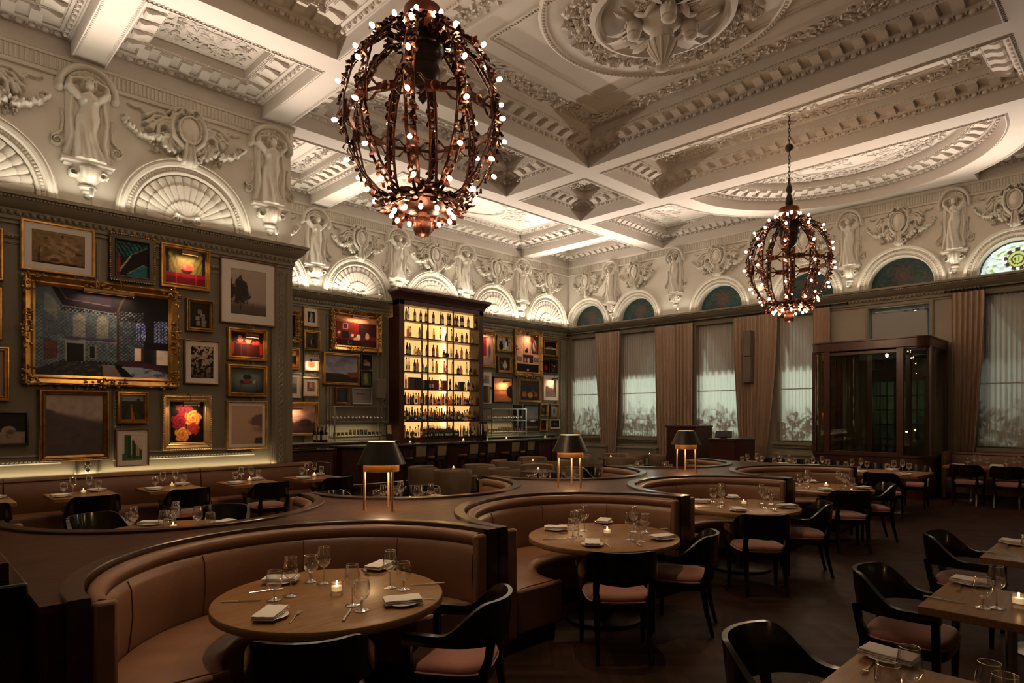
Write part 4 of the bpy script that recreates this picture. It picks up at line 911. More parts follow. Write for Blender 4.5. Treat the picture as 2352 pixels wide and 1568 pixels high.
def a_darkb(A): A.bg((30, 18, 14), (26, 16, 12)).noise(8, .8, 2)
def a_plain(A): A.bg((150, 120, 104), (130, 104, 90)).noise(5, .3, 2)
STY = {  # frame width, profile (fraction of width, height), material, mat border
 'gold': (.075, [(0, 0), (0, .03), (.12, .045), (.35, .05), (.5, .032), (.75, .04), (.86, .024), (1, .012)], gold, 0),
 'goldw': (.085, [(0, 0), (0, .03), (.1, .05), (.3, .052), (.5, .03), (.62, .042), (.75, .036), (.86, .024), (1, .012)], gold_d, 0),
 'goldm': (.04, [(0, 0), (0, .028), (.3, .036), (.8, .03), (1, .012)], gold, .09),
 'pale': (.14, [(0, 0), (0, .035), (.08, .05), (.16, .045), (.3, .05), (.62, .03), (.7, .035), (.84, .024), (.9, .028), (1, .012)], gold_p, 0),
 'thin': (.022, [(0, 0), (0, .03), (.5, .034), (1, .026), (1, .012)], mat('bronze_frame', (.22, .10, .045), .4, metal=.7), .15),
 'palem': (.03, [(0, 0), (0, .025), (.5, .03), (1, .012)], mat('cream_frame', (.45, .38, .27), .5), .08),
 'black': (.04, [(0, 0), (0, .03), (.5, .036), (1, .012)], blackw, 0),
 'blackg': (.13, [(0, 0), (0, .03), (.1, .05), (.2, .04), (.72, .03), (.78, .045), (.9, .04), (1, .012)], mat('black_gilt_frame', (.03, .018, .01), .35), 0),
 'ornate': (.15, [(0, 0), (0, .02), (.06, .06), (.2, .085), (.45, .06), (.62, .04), (.75, .05), (.85, .035), (1, .015)], gold_d, 0)}
matcard = mat('picture_mount', (.62, .56, .50), .8)
def picture(wall, xl, yt, yb, xr, sty, art, label, lamp=0, edge='l', ppm=80, left=None, right=None, matw=None):
    """xl..xr, yt..yb: the frame outline measured on the wall; edge = which upright yt, yb were read on"""
    Yp = {'L': YL, 'B': YB}[wall]
    pl = W(xl, yt, Y=Yp-.09); pr = W(xr, yt, Y=Yp-.09)
    x0, x1 = (pl.x if left is None else left), (pr.x if right is None else right)
    q = xl if edge == 'l' else xr; z1 = W(q, yt, Y=Yp-.09).z; z0 = W(q, yb, Y=Yp-.09).z
    w, h = x1-x0, z1-z0; fw, prof, fm, mw = STY[sty]; mw = mw if matw is None else matw
    fw = min(fw, .16*min(w, h)); mw = min(mw, .18*min(w, h)) if mw else 0
    t = thing('framed_picture', label, 'picture', ((x0+x1)/2, Yp-.05, (z0+z1)/2), 0, {'L': 'framed pictures on the left wall', 'B': 'framed pictures on the bar wall'}[wall])
    b = MB(); P = rect(-w/2, w/2, -h/2, h/2); b.strip([[(x, yy, z) for x, z in P] for yy in (.045, -.004)], closed=True)
    b.strip([[(x, -hh-.004, z) for x, z in offset_poly(P, f*fw)] if f else [(x, -hh-.004, z) for x, z in P] for f, hh in prof], closed=True)
    if sty == 'ornate':
        r = random.Random(int(w*1000))
        for x, z, a in along(offset_poly(P, fw*.12), .16):
            b.ell((x, -.05, z), (.06, .026, .022) if abs(math.cos(a)) > .5 else (.022, .026, .06), 8, 5)
        cl = [(sx*w/2, sz*h/2) for sx in (-1, 1) for sz in (-1, 1)]+[(0, h/2), (0, -h/2), (-w/2, 0), (w/2, 0)]
        for ci, (cx, cz) in enumerate(cl):
            for k in range(46 if ci < 4 else 30):
                ux = r.uniform(-.18, .18); uz = r.uniform(-.18, .18)
                if ci >= 4: (ux, uz) = (ux*1.5, uz*.35) if cx == 0 else (ux*.35, uz*1.5)
                x = cx*(1-.8*fw/w)+ux; z = cz*(1-.8*fw/h)+uz
                if max(abs(x)-w/2, abs(z)-h/2) < .012 and max(abs(x)-w/2+fw, abs(z)-h/2+fw) > .0:
                    M = Matrix.Translation((x, -.065, z)) @ Matrix.Rotation(PI/2, 4, 'X') @ Matrix.Rotation(r.random()*6, 4, 'Z')
                    (leafmesh(b, M, .06, .045, -.03, 1) if k % 3 else b.ell((x, -.07, z), (.022, .02, .022), 6, 4, 1))
    elif sty in ('blackg', 'pale'):
        for x, z, a in along(offset_poly(P, fw*.08), .035): b.ell((x, -.05, z), (.014, .012, .014), 5, 4, 1)
    fo = b.build('frame', [gold if sty == 'ornate' else fm, gold_d if sty == 'ornate' else gold], t, sharp=.5)
    i0 = fw
    if mw:
        b = MB(); A_, B_ = offset_poly(P, fw*.98), offset_poly(P, fw+mw); b.strip([[(x, -.016, z) for x, z in A_], [(x, -.016, z) for x, z in B_], [(x, -.011, z) for x, z in B_]], closed=True); b.build('mount', matcard, t); i0 = fw+mw
    iw, ih = w-2*i0, h-2*i0
    def rgb(U, V): A = Art(U, V, iw/ih); A.asp = ih/iw if False else 1/(ih/iw); art(A); return A.C
    painted_grid('canvas', max(8, int(iw*ppm)), max(8, int(ih*ppm)), lambda u, v: (-iw/2+u*iw, -.0105, -ih/2+v*ih), rgb, PAINT, t)
    if lamp:
        lw = max(.22, w*.32*lamp); b = MB(); zt = h/2-.14-.02*min(w, 2); dy = -.2
        for s in ((0,) if w < 1.6 else (-lw*.25, lw*.25)): b.tube([(s, -.03, h/2-.01), (s, -.12, h/2+.05), (s, -.18, h/2-.02), (s, dy, zt)], .007, 6)
        b.strip([[(x, dy+.045*math.cos(q), zt+.045*math.sin(q)) for q in [-.5+k*(PI+1.0)/8 for k in range(9)]] for x in (-lw/2, lw/2)])
        for x in (-lw/2, lw/2): b.add([(x, dy+.045*math.cos(q), zt+.045*math.sin(q)) for q in [k*2*PI/10 for k in range(10)]], [tuple(range(10))])
        b.build('picture_light', mat('lamp_bronze', (.16, .10, .05), .4, metal=.8), t)
        c = ((x0+x1)/2, Yp-.05+dy, (z0+z1)/2+zt-.02)
        light('picture_lamp', 'AREA', c, 1.5*lamp*(.5+w*.45), (1, .62, .36), lw, (c[0], Yp+.02, c[2]-.42*h-.05), .03, spread=2.6)
    return t
pc = picture
pc('L', 47.5, 498, 617, 219, 'goldm', a_statue, 'gilt framed sepia print of an equestrian statue, top left of left wall', matw=.09)
pc('L', -90, 524, 645, 8.6, 'gold', a_plain, 'gilt frame cut by the left edge, topmost of three there', edge='r', left=.35)
pc('L', -90, 658.7, 781, 6, 'gold', a_plain, 'gilt frame cut by the left edge, middle of three there', edge='r', left=.35)
pc('L', -90, 796, 921, 23, 'gold', a_plain, 'gilt frame with pale picture cut by the left edge, lowest of three', edge='r', left=.45)
pc('L', -60, 944.7, 1022.8, 66, 'black', a_pears, 'black framed monochrome photograph of pears at the left edge', edge='r', left=.72)
pc('L', 251.7, 532, 642, 356.6, 'blackg', a_leaf, 'black and gilt framed dark painting of teal tropical leaves')
pc('L', 369.4, 553.9, 655.7, 484, 'gold', a_drape, 'lamp lit gilt frame with green drapery and red flowers on red table', 1)
pc('L', 507.3, 587, 739, 634.5, 'thin', a_tree, 'wide mounted print of a lone dark tree in fog')
pc('L', 52, 624.5, 882, 410.5, 'ornate', a_palace, 'largest picture: ornate gilt frame around a dim tiled palace room', 1.0, ppm=90)
pc('L', 428, 683.5, 758.5, 492, 'goldw', a_boxes, 'small gilt framed dark picture of stacked white boxes')
pc('L', 424.5, 778, 880.7, 505.8, 'thin', a_garden, 'mounted black and white print of a garden statue among branches', matw=.08)
pc('L', 523.4, 749.6, 825.6, 614.5, 'gold', a_still, 'lamp lit gilt framed still life on a red tablecloth', 1)
pc('L', 523, 834.5, 910.5, 614.5, 'gold', a_dusk, 'gilt framed gloomy blue picture of a round table with fruit')
pc('L', 520.7, 920, 1033, 615, 'goldm', a_mist, 'gilt framed sepia print of a misty lake and leaning trees', matw=.05)
pc('L', 90, 893, 1061.5, 251.7, 'goldw', a_fog, 'big square gilt framed painting of a foggy dark hillside')
pc('L', 269.6, 898, 973, 342, 'gold', a_rows, 'small gilt framed picture of orange furrows and a lone tree')
pc('L', 266, 985, 1072.5, 343, 'thin', a_topiary, 'small mounted print of clipped green cylindrical trees', matw=.07)
pc('L', 373.8, 905, 1034.7, 486, 'pale', a_roses, 'lamp lit pale gilt frame with red and yellow roses on black', 1)
pc('B', 640, 716.6, 787, 689.5, 'ornate', a_darkb, 'small ornate gilt frame half hidden by the left wall corner', edge='r', left=6.3, ppm=50)
pc('B', 697.9, 702.3, 748.8, 734, 'goldm', a_bust, 'mounted black and white print of a marble bust', ppm=60)
pc('B', 698.4, 756.8, 803, 736, 'gold', a_vase, 'gilt framed dark picture of a white vase, below the bust', ppm=60)
pc('B', 640, 799, 848.8, 689, 'gold', a_sunset, 'lamp lit gilt framed orange picture beside the left wall corner', 1, edge='r', left=6.55, ppm=50)
pc('B', 700.7, 814, 850.5, 733, 'palem', a_redflower, 'small lamp lit mounted print of rusty flowers', 1, ppm=60)
pc('B', 640, 856.8, 914, 692.7, 'palem', a_cow, 'pale mounted print of a cow in a meadow', edge='r', left=6.4, ppm=50)
pc('B', 696.3, 865, 909.5, 733.8, 'goldm', a_torso, 'gilt framed mounted sepia print of a torso', ppm=60)
pc('B', 640, 923, 1000, 732, 'gold', a_mistwood, 'lamp lit gilt framed pink misty woodland above the service counter', 1, edge='r', left=6.3, ppm=55)
pc('B', 760, 706.8, 803, 876.6, 'ornate', a_redroom, 'lamp lit ornate gilt framed red drawing room left of bottle cabinet', 1, ppm=60)
pc('B', 743, 807, 882.7, 827.5, 'gold', a_clouds, 'gilt framed painting of purple clouds over dark heath', ppm=60)
pc('B', 829, 812, 846, 855, 'black', a_dark1, 'small black framed dark picture of food on white cloth', ppm=60)
pc('B', 829.6, 850.5, 886, 855.8, 'black', a_green, 'small black framed green landscape of a path', ppm=60)
pc('B', 770.7, 889, 928, 801.6, 'goldw', a_blue, 'small gilt framed dark blue picture over the left glass rack', ppm=60)
pc('B', 810.4, 890.4, 928, 856, 'palem', a_planes, 'cream framed grey picture of two red aeroplanes', ppm=60, matw=0)
pc('B', 1098, 759, 844.5, 1137.8, 'gold', a_portico, 'lamp lit gilt framed picture of red columns right of bottle cabinet', 1, edge='r', left=13.1, ppm=55)
pc('B', 1142.3, 767.4, 807, 1178, 'gold', a_shadow, 'small gilt framed picture of silhouettes before a window', ppm=60)
pc('B', 1144, 816.3, 855, 1176.3, 'goldw', a_pear1, 'small gilt framed dark picture of a single white pear', ppm=60)
pc('B', 1181.3, 754, 862.7, 1245.6, 'ornate', a_birdroom, 'lamp lit tall ornate gilt frame of a bird on a sideboard', 1, ppm=60)
pc('B', 1248, 778, 818, 1283, 'goldw', a_buffet, 'small gilt framed dark picture of a draped buffet table', ppm=60)
pc('B', 1246, 824.6, 857, 1263, 'black', a_dip1, 'narrow black framed picture of two red fruits, left of a pair', ppm=60)
pc('B', 1265, 825.2, 857.4, 1282, 'black', a_dip2, 'narrow black framed picture of red flowers, right of a pair', ppm=60)
pc('B', 1105, 854.8, 888.4, 1131, 'palem', a_wood, 'pale framed monochrome woodland beside the bottle cabinet', edge='r', ppm=55)
pc('B', 1105, 894, 927, 1131, 'palem', a_snow, 'pale framed monochrome snowy hill behind the right wall speaker', edge='r', ppm=55)
pc('B', 1134, 864.4, 923.7, 1178.8, 'black', a_sunset, 'lamp lit black framed orange sunset over a lake', 1, ppm=60)
pc('B', 1192.9, 869.4, 923, 1243, 'gold', a_fruit, 'gilt framed dark painting of yellow pears', ppm=60)
pc('B', 1249.3, 860, 918.8, 1283.7, 'palem', a_lake, 'lamp lit cream framed print of a misty river', 1, ppm=60)
pc('B', 1205, 929, 985.4, 1239, 'black', a_sea, 'black framed seascape above the right end of the bar', ppm=60)
pc('B', 1181, 929, 961, 1200, 'black', a_darkb, 'small dark framed picture behind the top of the right rack', ppm=50)
pc('B', 1180.4, 966, 985, 1199.5, 'black', a_darkf, 'small dark framed picture behind the lower right rack', ppm=50)
pc('B', 1241, 926, 956, 1259, 'gold', a_darkf, 'tiny gilt framed dark flower picture, upper left of four', ppm=50)
pc('B', 1264.7, 927.7, 959, 1284.4, 'goldw', a_castle, 'tiny gilt framed grey castle picture, upper right of four', ppm=50)
pc('B', 1241, 962, 991, 1258, 'gold', a_darkr, 'tiny gilt framed dark red flower picture, lower left of four', ppm=50)
pc('B', 1264.7, 962, 985, 1287.7, 'palem', a_darkf, 'tiny cream framed dark picture, lower right of four', ppm=50, matw=.02)
# frame seen edge-on on the short return wall
t = thing('framed_picture', 'gilt frame seen edge-on at the end of the left wall', 'picture', (XR+.005, 12.6, 3.5), PI/2)
b = MB(); w, h = 1.9, 2.0; P = rect(-w/2, w/2, -h/2, h/2); fw, prof, fm, mw = STY['ornate']
b.strip([[(x, -hh*1.3-.004, z) for x, z in (offset_poly(P, f*fw) if f else P)] for f, hh in prof], closed=True)
for x, z, a in along(offset_poly(P, .03), .12): b.ell((x, -.08, z), (.05, .04, .05), 6, 4)
b.build('frame', fm, t, sharp=.5); painted_grid('canvas', 30, 30, lambda u, v: (-.8+1.6*u, -.012, -.85+1.7*v), lambda U, V: (lambda A: (a_darkb(A), A.C)[1])(Art(U, V, 1)), PAINT, t)
# panel mouldings and pilaster strips on the walls
def panel_mould(u0, u1, z0, z1, Yp, name):
    b = MB(); P = rect(u0, u1, z0, z1)
    for off, k in ((0, 1), (.11, .6)):
        b.strip([[(x, Yp-hh*k, z) for x, z in offset_poly(P, off+d*k)] for d, hh in ((0, 0), (.006, .018), (.02, .03), (.045, .026), (.06, .014), (.075, .018), (.085, 0))], closed=True)
    for x, z, a in along(offset_poly(P, .033), .05):
        M = Matrix.Translation((x, Yp-.026, z)) @ Matrix.Rotation(PI/2, 4, 'X') @ Matrix.Rotation(-a+.5 if False else a+.6, 4, 'Z'); leafmesh(b, M, .05, .035, -.016)
    return structure(b.build(name, olive_l, sharp=.5))
n_tr = 4
for u0, u1, Yp in ((-1.0, 1.86, YL), (2.5, 4.72, YL), (5.6, 7.2, YB), (8.1, 9.8, YB), (13.2, 14.9, YB), (15.5, 17.1, YB)): panel_mould(u0, u1, 1.12, 4.42, Yp, f'trim_{n_tr}'); n_tr += 1
def pilaster(u, Yp, wd, name):
    b = MB(); b.box(u-wd/2, u+wd/2, Yp-.025, Yp, 0, 4.52)
    for s in (-1, 1): b.box(u+s*wd*.36-.012, u+s*wd*.36+.012, Yp-.045, Yp-.02, .9, 4.45); b.box(u+s*wd*.46-.012, u+s*wd*.46+.012, Yp-.04, Yp-.02, .9, 4.48)
    k = int(3.5/.1)
    for i in range(k):
        z = .97+.1*i; b.tube([(u+.035*math.cos(q), Yp-.03, z+.05+.042*math.sin(q)) for q in [2*PI*s/10 for s in range(10)]], .011, 4, closed=True); b.ell((u, Yp-.03, z), (.016, .014, .016), 5, 4)
    return structure(b.build(name, olive_l, sharp=.5))
for u, Yp, wd in ((5.2, YL, .3), (2.18, YL, .34), (7.65, YB, .34), (9.85, YB, .2), (13.05, YB, .2), (15.2, YB, .3), (17.4, YB, .3)): pilaster(u, Yp, wd, f'trim_{n_tr}'); n_tr += 1
b = MB().box(5.02, XR+.02, YL-.03, YL+.3, 0, 4.56); structure(b.build(f'trim_{n_tr}', olive)); n_tr += 1
# small uplights standing on the cornice
upm = glass_jar
def make_up():
    t = thing('cornice_uplight', '', 'uplight'); MB().tube([(0, 0, 0), (0, 0, .16)], .008, 6).build('stem', steel, t)
    MB().lathe([(.028, .15), (.034, .16), (.036, .26), (.033, .26), (.03, .17)], 12).build('shade', mat('frosted_shade', (.5, .48, .45), .3, metal=.4), t); MB().ell((0, 0, .155), (.02, .02, .022)).build('lamp', ledm, t); return t
P_up = Proto(make_up)
UPL = [((2.2, YL-.18), 'under the left draped plaster woman'), ((5.05, YL-.18), 'at the right end of the left wall'), ((7.05, YB-.18), 'left end of the bar wall'), ((9.6, YB-.18), 'left of the bottle cabinet'), ((15.2, YB-.18), 'between the two rightmost shell arches'), ((17.45, YB-.2), 'in the far corner'),
       ((XW-.18, 12.97), 'between the two farthest arched windows'), ((XW-.18, 10.5), 'left of the third arched window'), ((XW-.18, 7.9), 'left of the small chandelier'), ((XW-.18, 5.6), 'right of the small chandelier'), ((XW-.18, 3.4), 'right of the vestibule arch')]
for (x, y), w in UPL: P_up.put((x, y, ZC+.005), 0, 'tiny glass uplight on the cornice '+w, 'uplights on the cornice')
# ================================================================ BOOTHS AND DIVIDER
TX = [1.94, 4.65, 7.35, 10.05]; YR_, YLF = 3.55, 6.5; RB = 1.255; DX0, DX1 = .50, 11.5; HD = .97
low = [(DX0, YR_+.03)]
for c in TX: low += [(c-RB, YR_+.03)]+arc(c, YR_, RB, PI, 0, 36)+[(c+RB, YR_+.03)]
low += [(DX1, YR_+.03)]
up = [(DX1, YLF-.03)]
for c in TX[::-1]: up += [(c+RB, YLF-.03)]+arc(c, YLF, RB, 0, -PI, 36)+[(c-RB, YLF-.03)]
up += [(DX0, YLF-.03)]
OUT = low+up
OUT = [p for i, p in enumerate(OUT) if math.hypot(p[0]-OUT[i-1][0], p[1]-OUT[i-1][1]) > 1e-4]
div = thing('booth_divider', 'long waist-high wavy dark wood divider running between the two rows of booths', 'divider', (0, 0, 0))
def outline_solid(name, P, z0, z1, m, parent, **k):
    b = MB(); b.strip([[(x, y, z) for x, y in P] for z in (z0, z1)], closed=True)
    b.fill([P], 0, lambda x, y: (x, y, z1)); b.fill([P], 0, lambda x, y: (x, y, z0), flip=True)
    return b.build(name, m, parent, **k)
outline_solid('core', OUT, .02, .93, mahog, div); outline_solid('top', OUT, .93, HD, dark_top, div)
def rim(cx, cyy, sg):
    """raised lip running round one booth opening, ending on a straight wood end post"""
    b = MB(); a = [PI*i/40 for i in range(41)]
    path = [(cx+math.cos(q), cyy+sg*math.sin(q), q) for q in a]; rows = []
    for r, z in ((RB, .90), (RB, .988), (RB+.006, .994), (RB+.09, .994), (RB+.096, .988), (RB+.096, .965)):
        rows.append([(cx+r, cyy-sg*.05, z)]+[(cx+r*math.cos(q), cyy+sg*r*math.sin(q), z) for q in a]+[(cx-r, cyy-sg*.05, z)])
    b.strip(rows); 
    for s in (-1, 1): b.box(min(cx+s*RB, cx+s*(RB+.092)), max(cx+s*RB, cx+s*(RB+.092)), min(cyy-sg*.05, cyy+sg*.02), max(cyy-sg*.05, cyy+sg*.02), .02, .99)
    return b.build('rim', rimw, div, sharp=.5)
for c in TX: rim(c, YR_, 1); rim(c, YLF, -1)
def capped_lathe(prof, n, a0=0, a1=PI):
    b = MB(); b.lathe(prof+[prof[0]], n, a0=a0, a1=a1, cap=False)
    for a, rev in ((a0, False), (a1, True)):
        f = tuple(range(len(prof))); b.add([(r*math.cos(a), r*math.sin(a), z) for r, z in prof], [f[::-1] if rev else f])
    return b
def make_booth():
    t = thing('curved_booth', '', 'booth')
    bp = [(1.247, .10), (1.247, .935), (1.238, .957), (1.215, .968), (1.185, .964), (1.165, .945), (1.158, .918), (1.166, .895), (1.180, .882), (1.162, .872), (1.140, .82), (1.132, .66), (1.15, .5), (1.165, .42), (1.165, .10)]
    bb = capped_lathe(bp, 48); bb.build('backrest', leather, t, sharp=.9)
    s = MB()
    for q in (.62, 1.25, 1.9, 2.5): s.tube([((r-.003)*math.cos(q), (r-.003)*math.sin(q), z) for r, z in bp[9:14]], .004, 5)
    s.tube([(1.174*math.cos(q), 1.174*math.sin(q), .884) for q in [PI*i/40 for i in range(41)]], .006, 5); s.build('seam_piping', leather_b, t)
    sp_ = [(1.15, .12), (1.15, .455), (1.08, .468), (.92, .474), (.72, .472), (.645, .462), (.612, .44), (.60, .40), (.60, .12)]
    capped_lathe(sp_, 40).build('seat', leather, t, sharp=.9)
    for sx in (-1, 1):
        b = MB(); b.box(min(sx*1.14, sx*1.25), max(sx*1.14, sx*1.25), -.045, .01, .10, .962); b.build('end_panel', leather, t, bevel=.02)
        b = MB(); b.box(min(sx*.60, sx*1.13), max(sx*.60, sx*1.14), -.04, .01, .12, .468); b.build('seat_end', leather, t, bevel=.022)
    capped_lathe([(1.2, 0), (1.2, .11), (.66, .11), (.66, 0)], 30).build('plinth', blackw, t)
    return t
P_bo = Proto(make_booth)
bn = ['nearest the camera', 'second from the camera', 'third from the camera', 'farthest from the camera']
lampn = ['left of the nearest brass lamp', 'behind the nearest brass lamp', 'behind the middle brass lamp', 'behind the farthest brass lamp']
for i, c in enumerate(TX):
    P_bo.put((c, YR_, 0), 0, 'tan leather half-round booth, right row, '+bn[i], 'curved leather booths')
for i, c in enumerate(TX): P_bo.put((c, YLF, 0), PI, 'tan leather half-round booth across the divider, '+lampn[i], 'curved leather booths')
# ---------------------------------------------------------------- tables
def make_round():
    t = thing('round_table', '', 'table')
    b = MB(); b.lathe([(.0, .7495), (.668, .7495), (.674, .746)], 72, cap=False); b.build('tabletop', oak, t)
    MB().lathe([(.62, .700), (.668, .700), (.677, .706), (.677, .741), (.674, .746)], 72).build('table_edge', oak_e, t)
    MB().lathe([(.30, .66), (.30, .70)], 24).build('top_bracket', blackm, t)
    MB().lathe([(.15, .03), (.10, .06), (.065, .16), (.055, .35), (.055, .58), (.09, .66)], 24).build('pedestal', blackm, t)
    MB().lathe([(.0, 0), (.335, 0), (.342, .008), (.342, .024), (.33, .032), (.2, .036), (.14, .05)], 40).build('base_disc', bronze_d, t)
    return t
P_rt = Proto(make_round)
RT = ['the nearest round table', 'the second round table', 'the third round table', 'the fourth round table']
LT = ['the round table in the left front booth', 'the round table behind the nearest lamp', 'the round table behind the middle lamp', 'the round table behind the farthest lamp']
rdesc = ['in the booth nearest the camera', 'in the second booth of the right row', 'in the third booth of the right row', 'in the fourth booth of the right row']
for i, c in enumerate(TX): P_rt.put((c, YR_, 0), 0, 'round oak pedestal table laid for four '+rdesc[i], 'round booth tables')
for i, c in enumerate(TX): P_rt.put((c, YLF, 0), .6, 'round oak pedestal table in the booth '+lampn[i], 'round booth tables')
def make_square(w=.76, d=.76):
    t = thing('square_table', '', 'table')
    MB().box(-w/2, w/2, -d/2, d/2, .703, .75).build('tabletop', oak, t, bevel=.004)
    MB().box(-.2, .2, -.2, .2, .68, .703).build('top_bracket', blackm, t)
    MB().lathe([(.05, .02), (.03, .08), (.028, .66), (.05, .69)], 16).build('pedestal', steel, t)
    MB().lathe([(0, 0), (.24, 0), (.245, .012), (.1, .03), (.04, .04)], 28).build('base_disc', steel, t)
    return t
P_sq = Proto(make_square)
WTX = [.79, 1.92, 3.04, 4.2, 5.33]; WTY = 10.38
wn = ['cut by the left edge', 'second from the left', 'third from the left', 'fourth from the left', 'nearest the service counter']
for i, x in enumerate(WTX): P_sq.put((x, WTY, 0), 0, 'square oak table before the brown wall banquette, '+wn[i], 'square tables along the wall banquette')
RQX = [2.82, 4.61, 6.40]; RQY = .6
rn = ['at the bottom right corner', 'middle of the three at lower right', 'farthest of the three at lower right']
for i, x in enumerate(RQX): P_sq.put((x, RQY, 0), 0, 'square oak table '+rn[i], 'square tables at lower right')
def make_long(name, x0, x1, y0, y1, label, n):
    t = thing(name, label, 'table', ((x0+x1)/2, (y0+y1)/2, 0)); w, d = (x1-x0)/2, (y1-y0)/2
    MB().box(-w, w, -d, d, .703, .75).build('tabletop', oak, t, bevel=.004)
    for k in range(n):
        y = -d+.45+(2*d-.9)*k/(n-1); MB().lathe([(.22, 0), (.22, .012), (.08, .03), (.035, .06), (.032, .70)], 20, (0, y, 0)).build('pedestal', steel, t)
    return t
make_long('long_table', 12.95, 14.15, 3.0, 6.75, 'long oak table before the glass vestibule, laid with clusters of glasses', 3)
make_long('long_table', 16.15, 16.85, .3, 3.28, 'long oak table in front of the right window banquette', 2)
# ---------------------------------------------------------------- chairs: local +y is the way the sitter faces
def make_chair():
    t = thing('barrel_armchair', '', 'chair')
    b = MB(); N = 34; rows = [[] for _ in range(9)]
    for i in range(N+1):
        s = -1+2*i/N; a = abs(s)
        if a < .66:
            th = s/.66*PI/2; x = .285*math.sin(th); y = -.01-.275*math.cos(th); nx, ny = math.sin(th), -math.cos(th)
        else:
            u = (a-.66)/.34; x = (1 if s > 0 else -1)*(.285-.012*u); y = -.01+.235*u; nx, ny = (1 if s > 0 else -1), 0
        q = min(1, max(0, (a-.30)/.40)); q = q*q*(3-2*q)
        zt = .825+(.655-.825)*q+.012*max(0, a-.75)*4*.3; zb = .575+(.605-.575)*min(1, a/.6)
        th_ = .016+.012*q; lean = .12*(1-q*.8)
        for j, (f, e) in enumerate(((0, -1), (.5, -1), (1, -.8), (1, .8), (.5, 1), (0, 1), (0, .4), (0, 0), (0, -.6))):
            z = zb+(zt-zb)*f+(.006 if f == 1 else 0); o = e*th_; L = (z-.6)*lean
            rows[j].append((x+nx*(o+L), y+ny*(o+L), z))
    b.strip(rows, cl2=True); k = len(b.v)//9
    b.f += [tuple(j*k for j in range(9)), tuple(j*k+k-1 for j in range(8, -1, -1))]; b.m += [0, 0]
    b.build('backrest', black_lac, t, sharp=.9)
    def seat_outline(k, n=32):
        P = []
        for i in range(n):
            a = 2*PI*i/n; c, s = math.cos(a), math.sin(a); e = .42 if s > 0 else .62
            P.append((k*.25*math.copysign(abs(c)**e, c), .0+k*(.245 if s > 0 else .225)*math.copysign(abs(s)**e, s)))
        return P
    sm = MB(); S1 = [(.97, .425), (1.0, .44), (1.0, .462), (.95, .482), (.8, .494), (.5, .502), (.2, .505)]
    sm.strip([[(x, y, z) for x, y in seat_outline(k)] for k, z in S1], closed=True); sm.f.append(tuple(range(sm.n-32, sm.n))); sm.m.append(0); sm.build('seat_cushion', pink, t, sharp=1.5)
    MB().tube([(x, y, .441) for x, y in seat_outline(1.012)], .006, 5, closed=True).build('seat_piping', pipingm, t)
    fm = MB(); fm.strip([[(x, y, z) for x, y in seat_outline(k)] for k, z in ((.9, .365), (.985, .37), (.985, .425), (.8, .43))], closed=True); fm.build('seat_frame', black_lac, t, sharp=.5)
    for sx in (-1, 1):
        f = MB(); w = .021; R2 = []
        for z, k in ((0, .68), (.38, 1.05), (.47, 1.0), (.62, 1.0)):
            cx, cyy = sx*(.25 if z < .4 else .255+.015*(z-.4)/.22), .20 if z > .3 else .195
            R2.append([(cx+k*w*a, cyy+k*w*b_, z) for a, b_ in ((-1, -1), (1, -1), (1, 1), (-1, 1))])
        f.strip(R2, closed=True); f.f.append((3, 2, 1, 0)); f.m.append(0); f.build('front_leg', black_lac, t, bevel=.004, sharp=.5)
        f = MB(); R2 = []
        for z, yy, xx, k in ((0, -.285, .2, .7), (.2, -.235, .195, .9), (.40, -.205, .195, 1.15), (.46, -.215, .2, 1.35), (.52, -.235, .205, 1.0), (.62, -.252, .205, 1.1)):
            R2.append([(sx*xx+k*w*a, yy+k*w*b_, z) for a, b_ in ((-1, -1), (1, -1), (1, 1), (-1, 1))])
        f.strip(R2, closed=True); f.f.append((3, 2, 1, 0)); f.m.append(0); f.build('rear_leg', black_lac, t, bevel=.004, sharp=.5)
    return t
P_ch = Proto(make_chair)
def face(px_, py_, tx, ty): return math.atan2(ty-py_, tx-px_)-PI/2
def chair(x, y, rz, label, group): return P_ch.put((x, y, 0), rz, label, group)
G_rb = 'black armchairs at the right row of booths'
rb = [((1.50, 2.93), (1.86, 3.5), 'back view, before the nearest booth table'), ((2.36, 2.86), (1.88, 3.55), 'turned left, at the right of the nearest booth table'),
      ((4.08, 2.98), (4.6, 3.55), 'back view, before the second booth table'), ((4.97, 2.95), (4.7, 3.55), 'turned left, at the right of the second booth table'),
      ((6.58, 2.98), (7.2, 3.55), 'back view, before the third booth table'), ((7.66, 2.94), (7.3, 3.55), 'turned left, at the right of the third booth table'),
      ((9.42, 3.04), (10.0, 3.55), 'back view, before the fourth booth table'), ((10.46, 3.02), (10.1, 3.55), 'turned left, at the right of the fourth booth table')]
for (x, y), (tx, ty), w in rb: chair(x, y, face(x, y, tx, ty), 'black barrel armchair with pink seat, '+w, G_rb)
for i, x in enumerate(WTX): chair(x-.02, 9.62, 0, 'black armchair facing the wall banquette table '+wn[i], 'black armchairs facing the wall banquette')
for i, x in enumerate(RQX): chair(x+.08, 1.13, PI, 'black armchair tucked at the square table '+rn[i], 'black armchairs at the lower right tables')
lb = [(.45, .95, 'left'), (-.38, 1.0, 'right')]
for i, c in enumerate(TX):
    for dx, dy, w in ((-.36, .98, 'left'), (.66, .72, 'right')):
        chair(c+dx, YLF+dy, face(dx, dy, 0, 0), f'black armchair at the {w} in the far booth '+lampn[i], 'black armchairs across the divider')
LSY = [6.28, 5.57, 4.9, 4.17, 3.45]
for i, y in enumerate(LSY): chair(14.55, y, PI/2, 'black armchair on the far side of the long table, '+['leftmost', 'second from left', 'third from left', 'fourth from left', 'rightmost'][i], 'black armchairs at the long table')
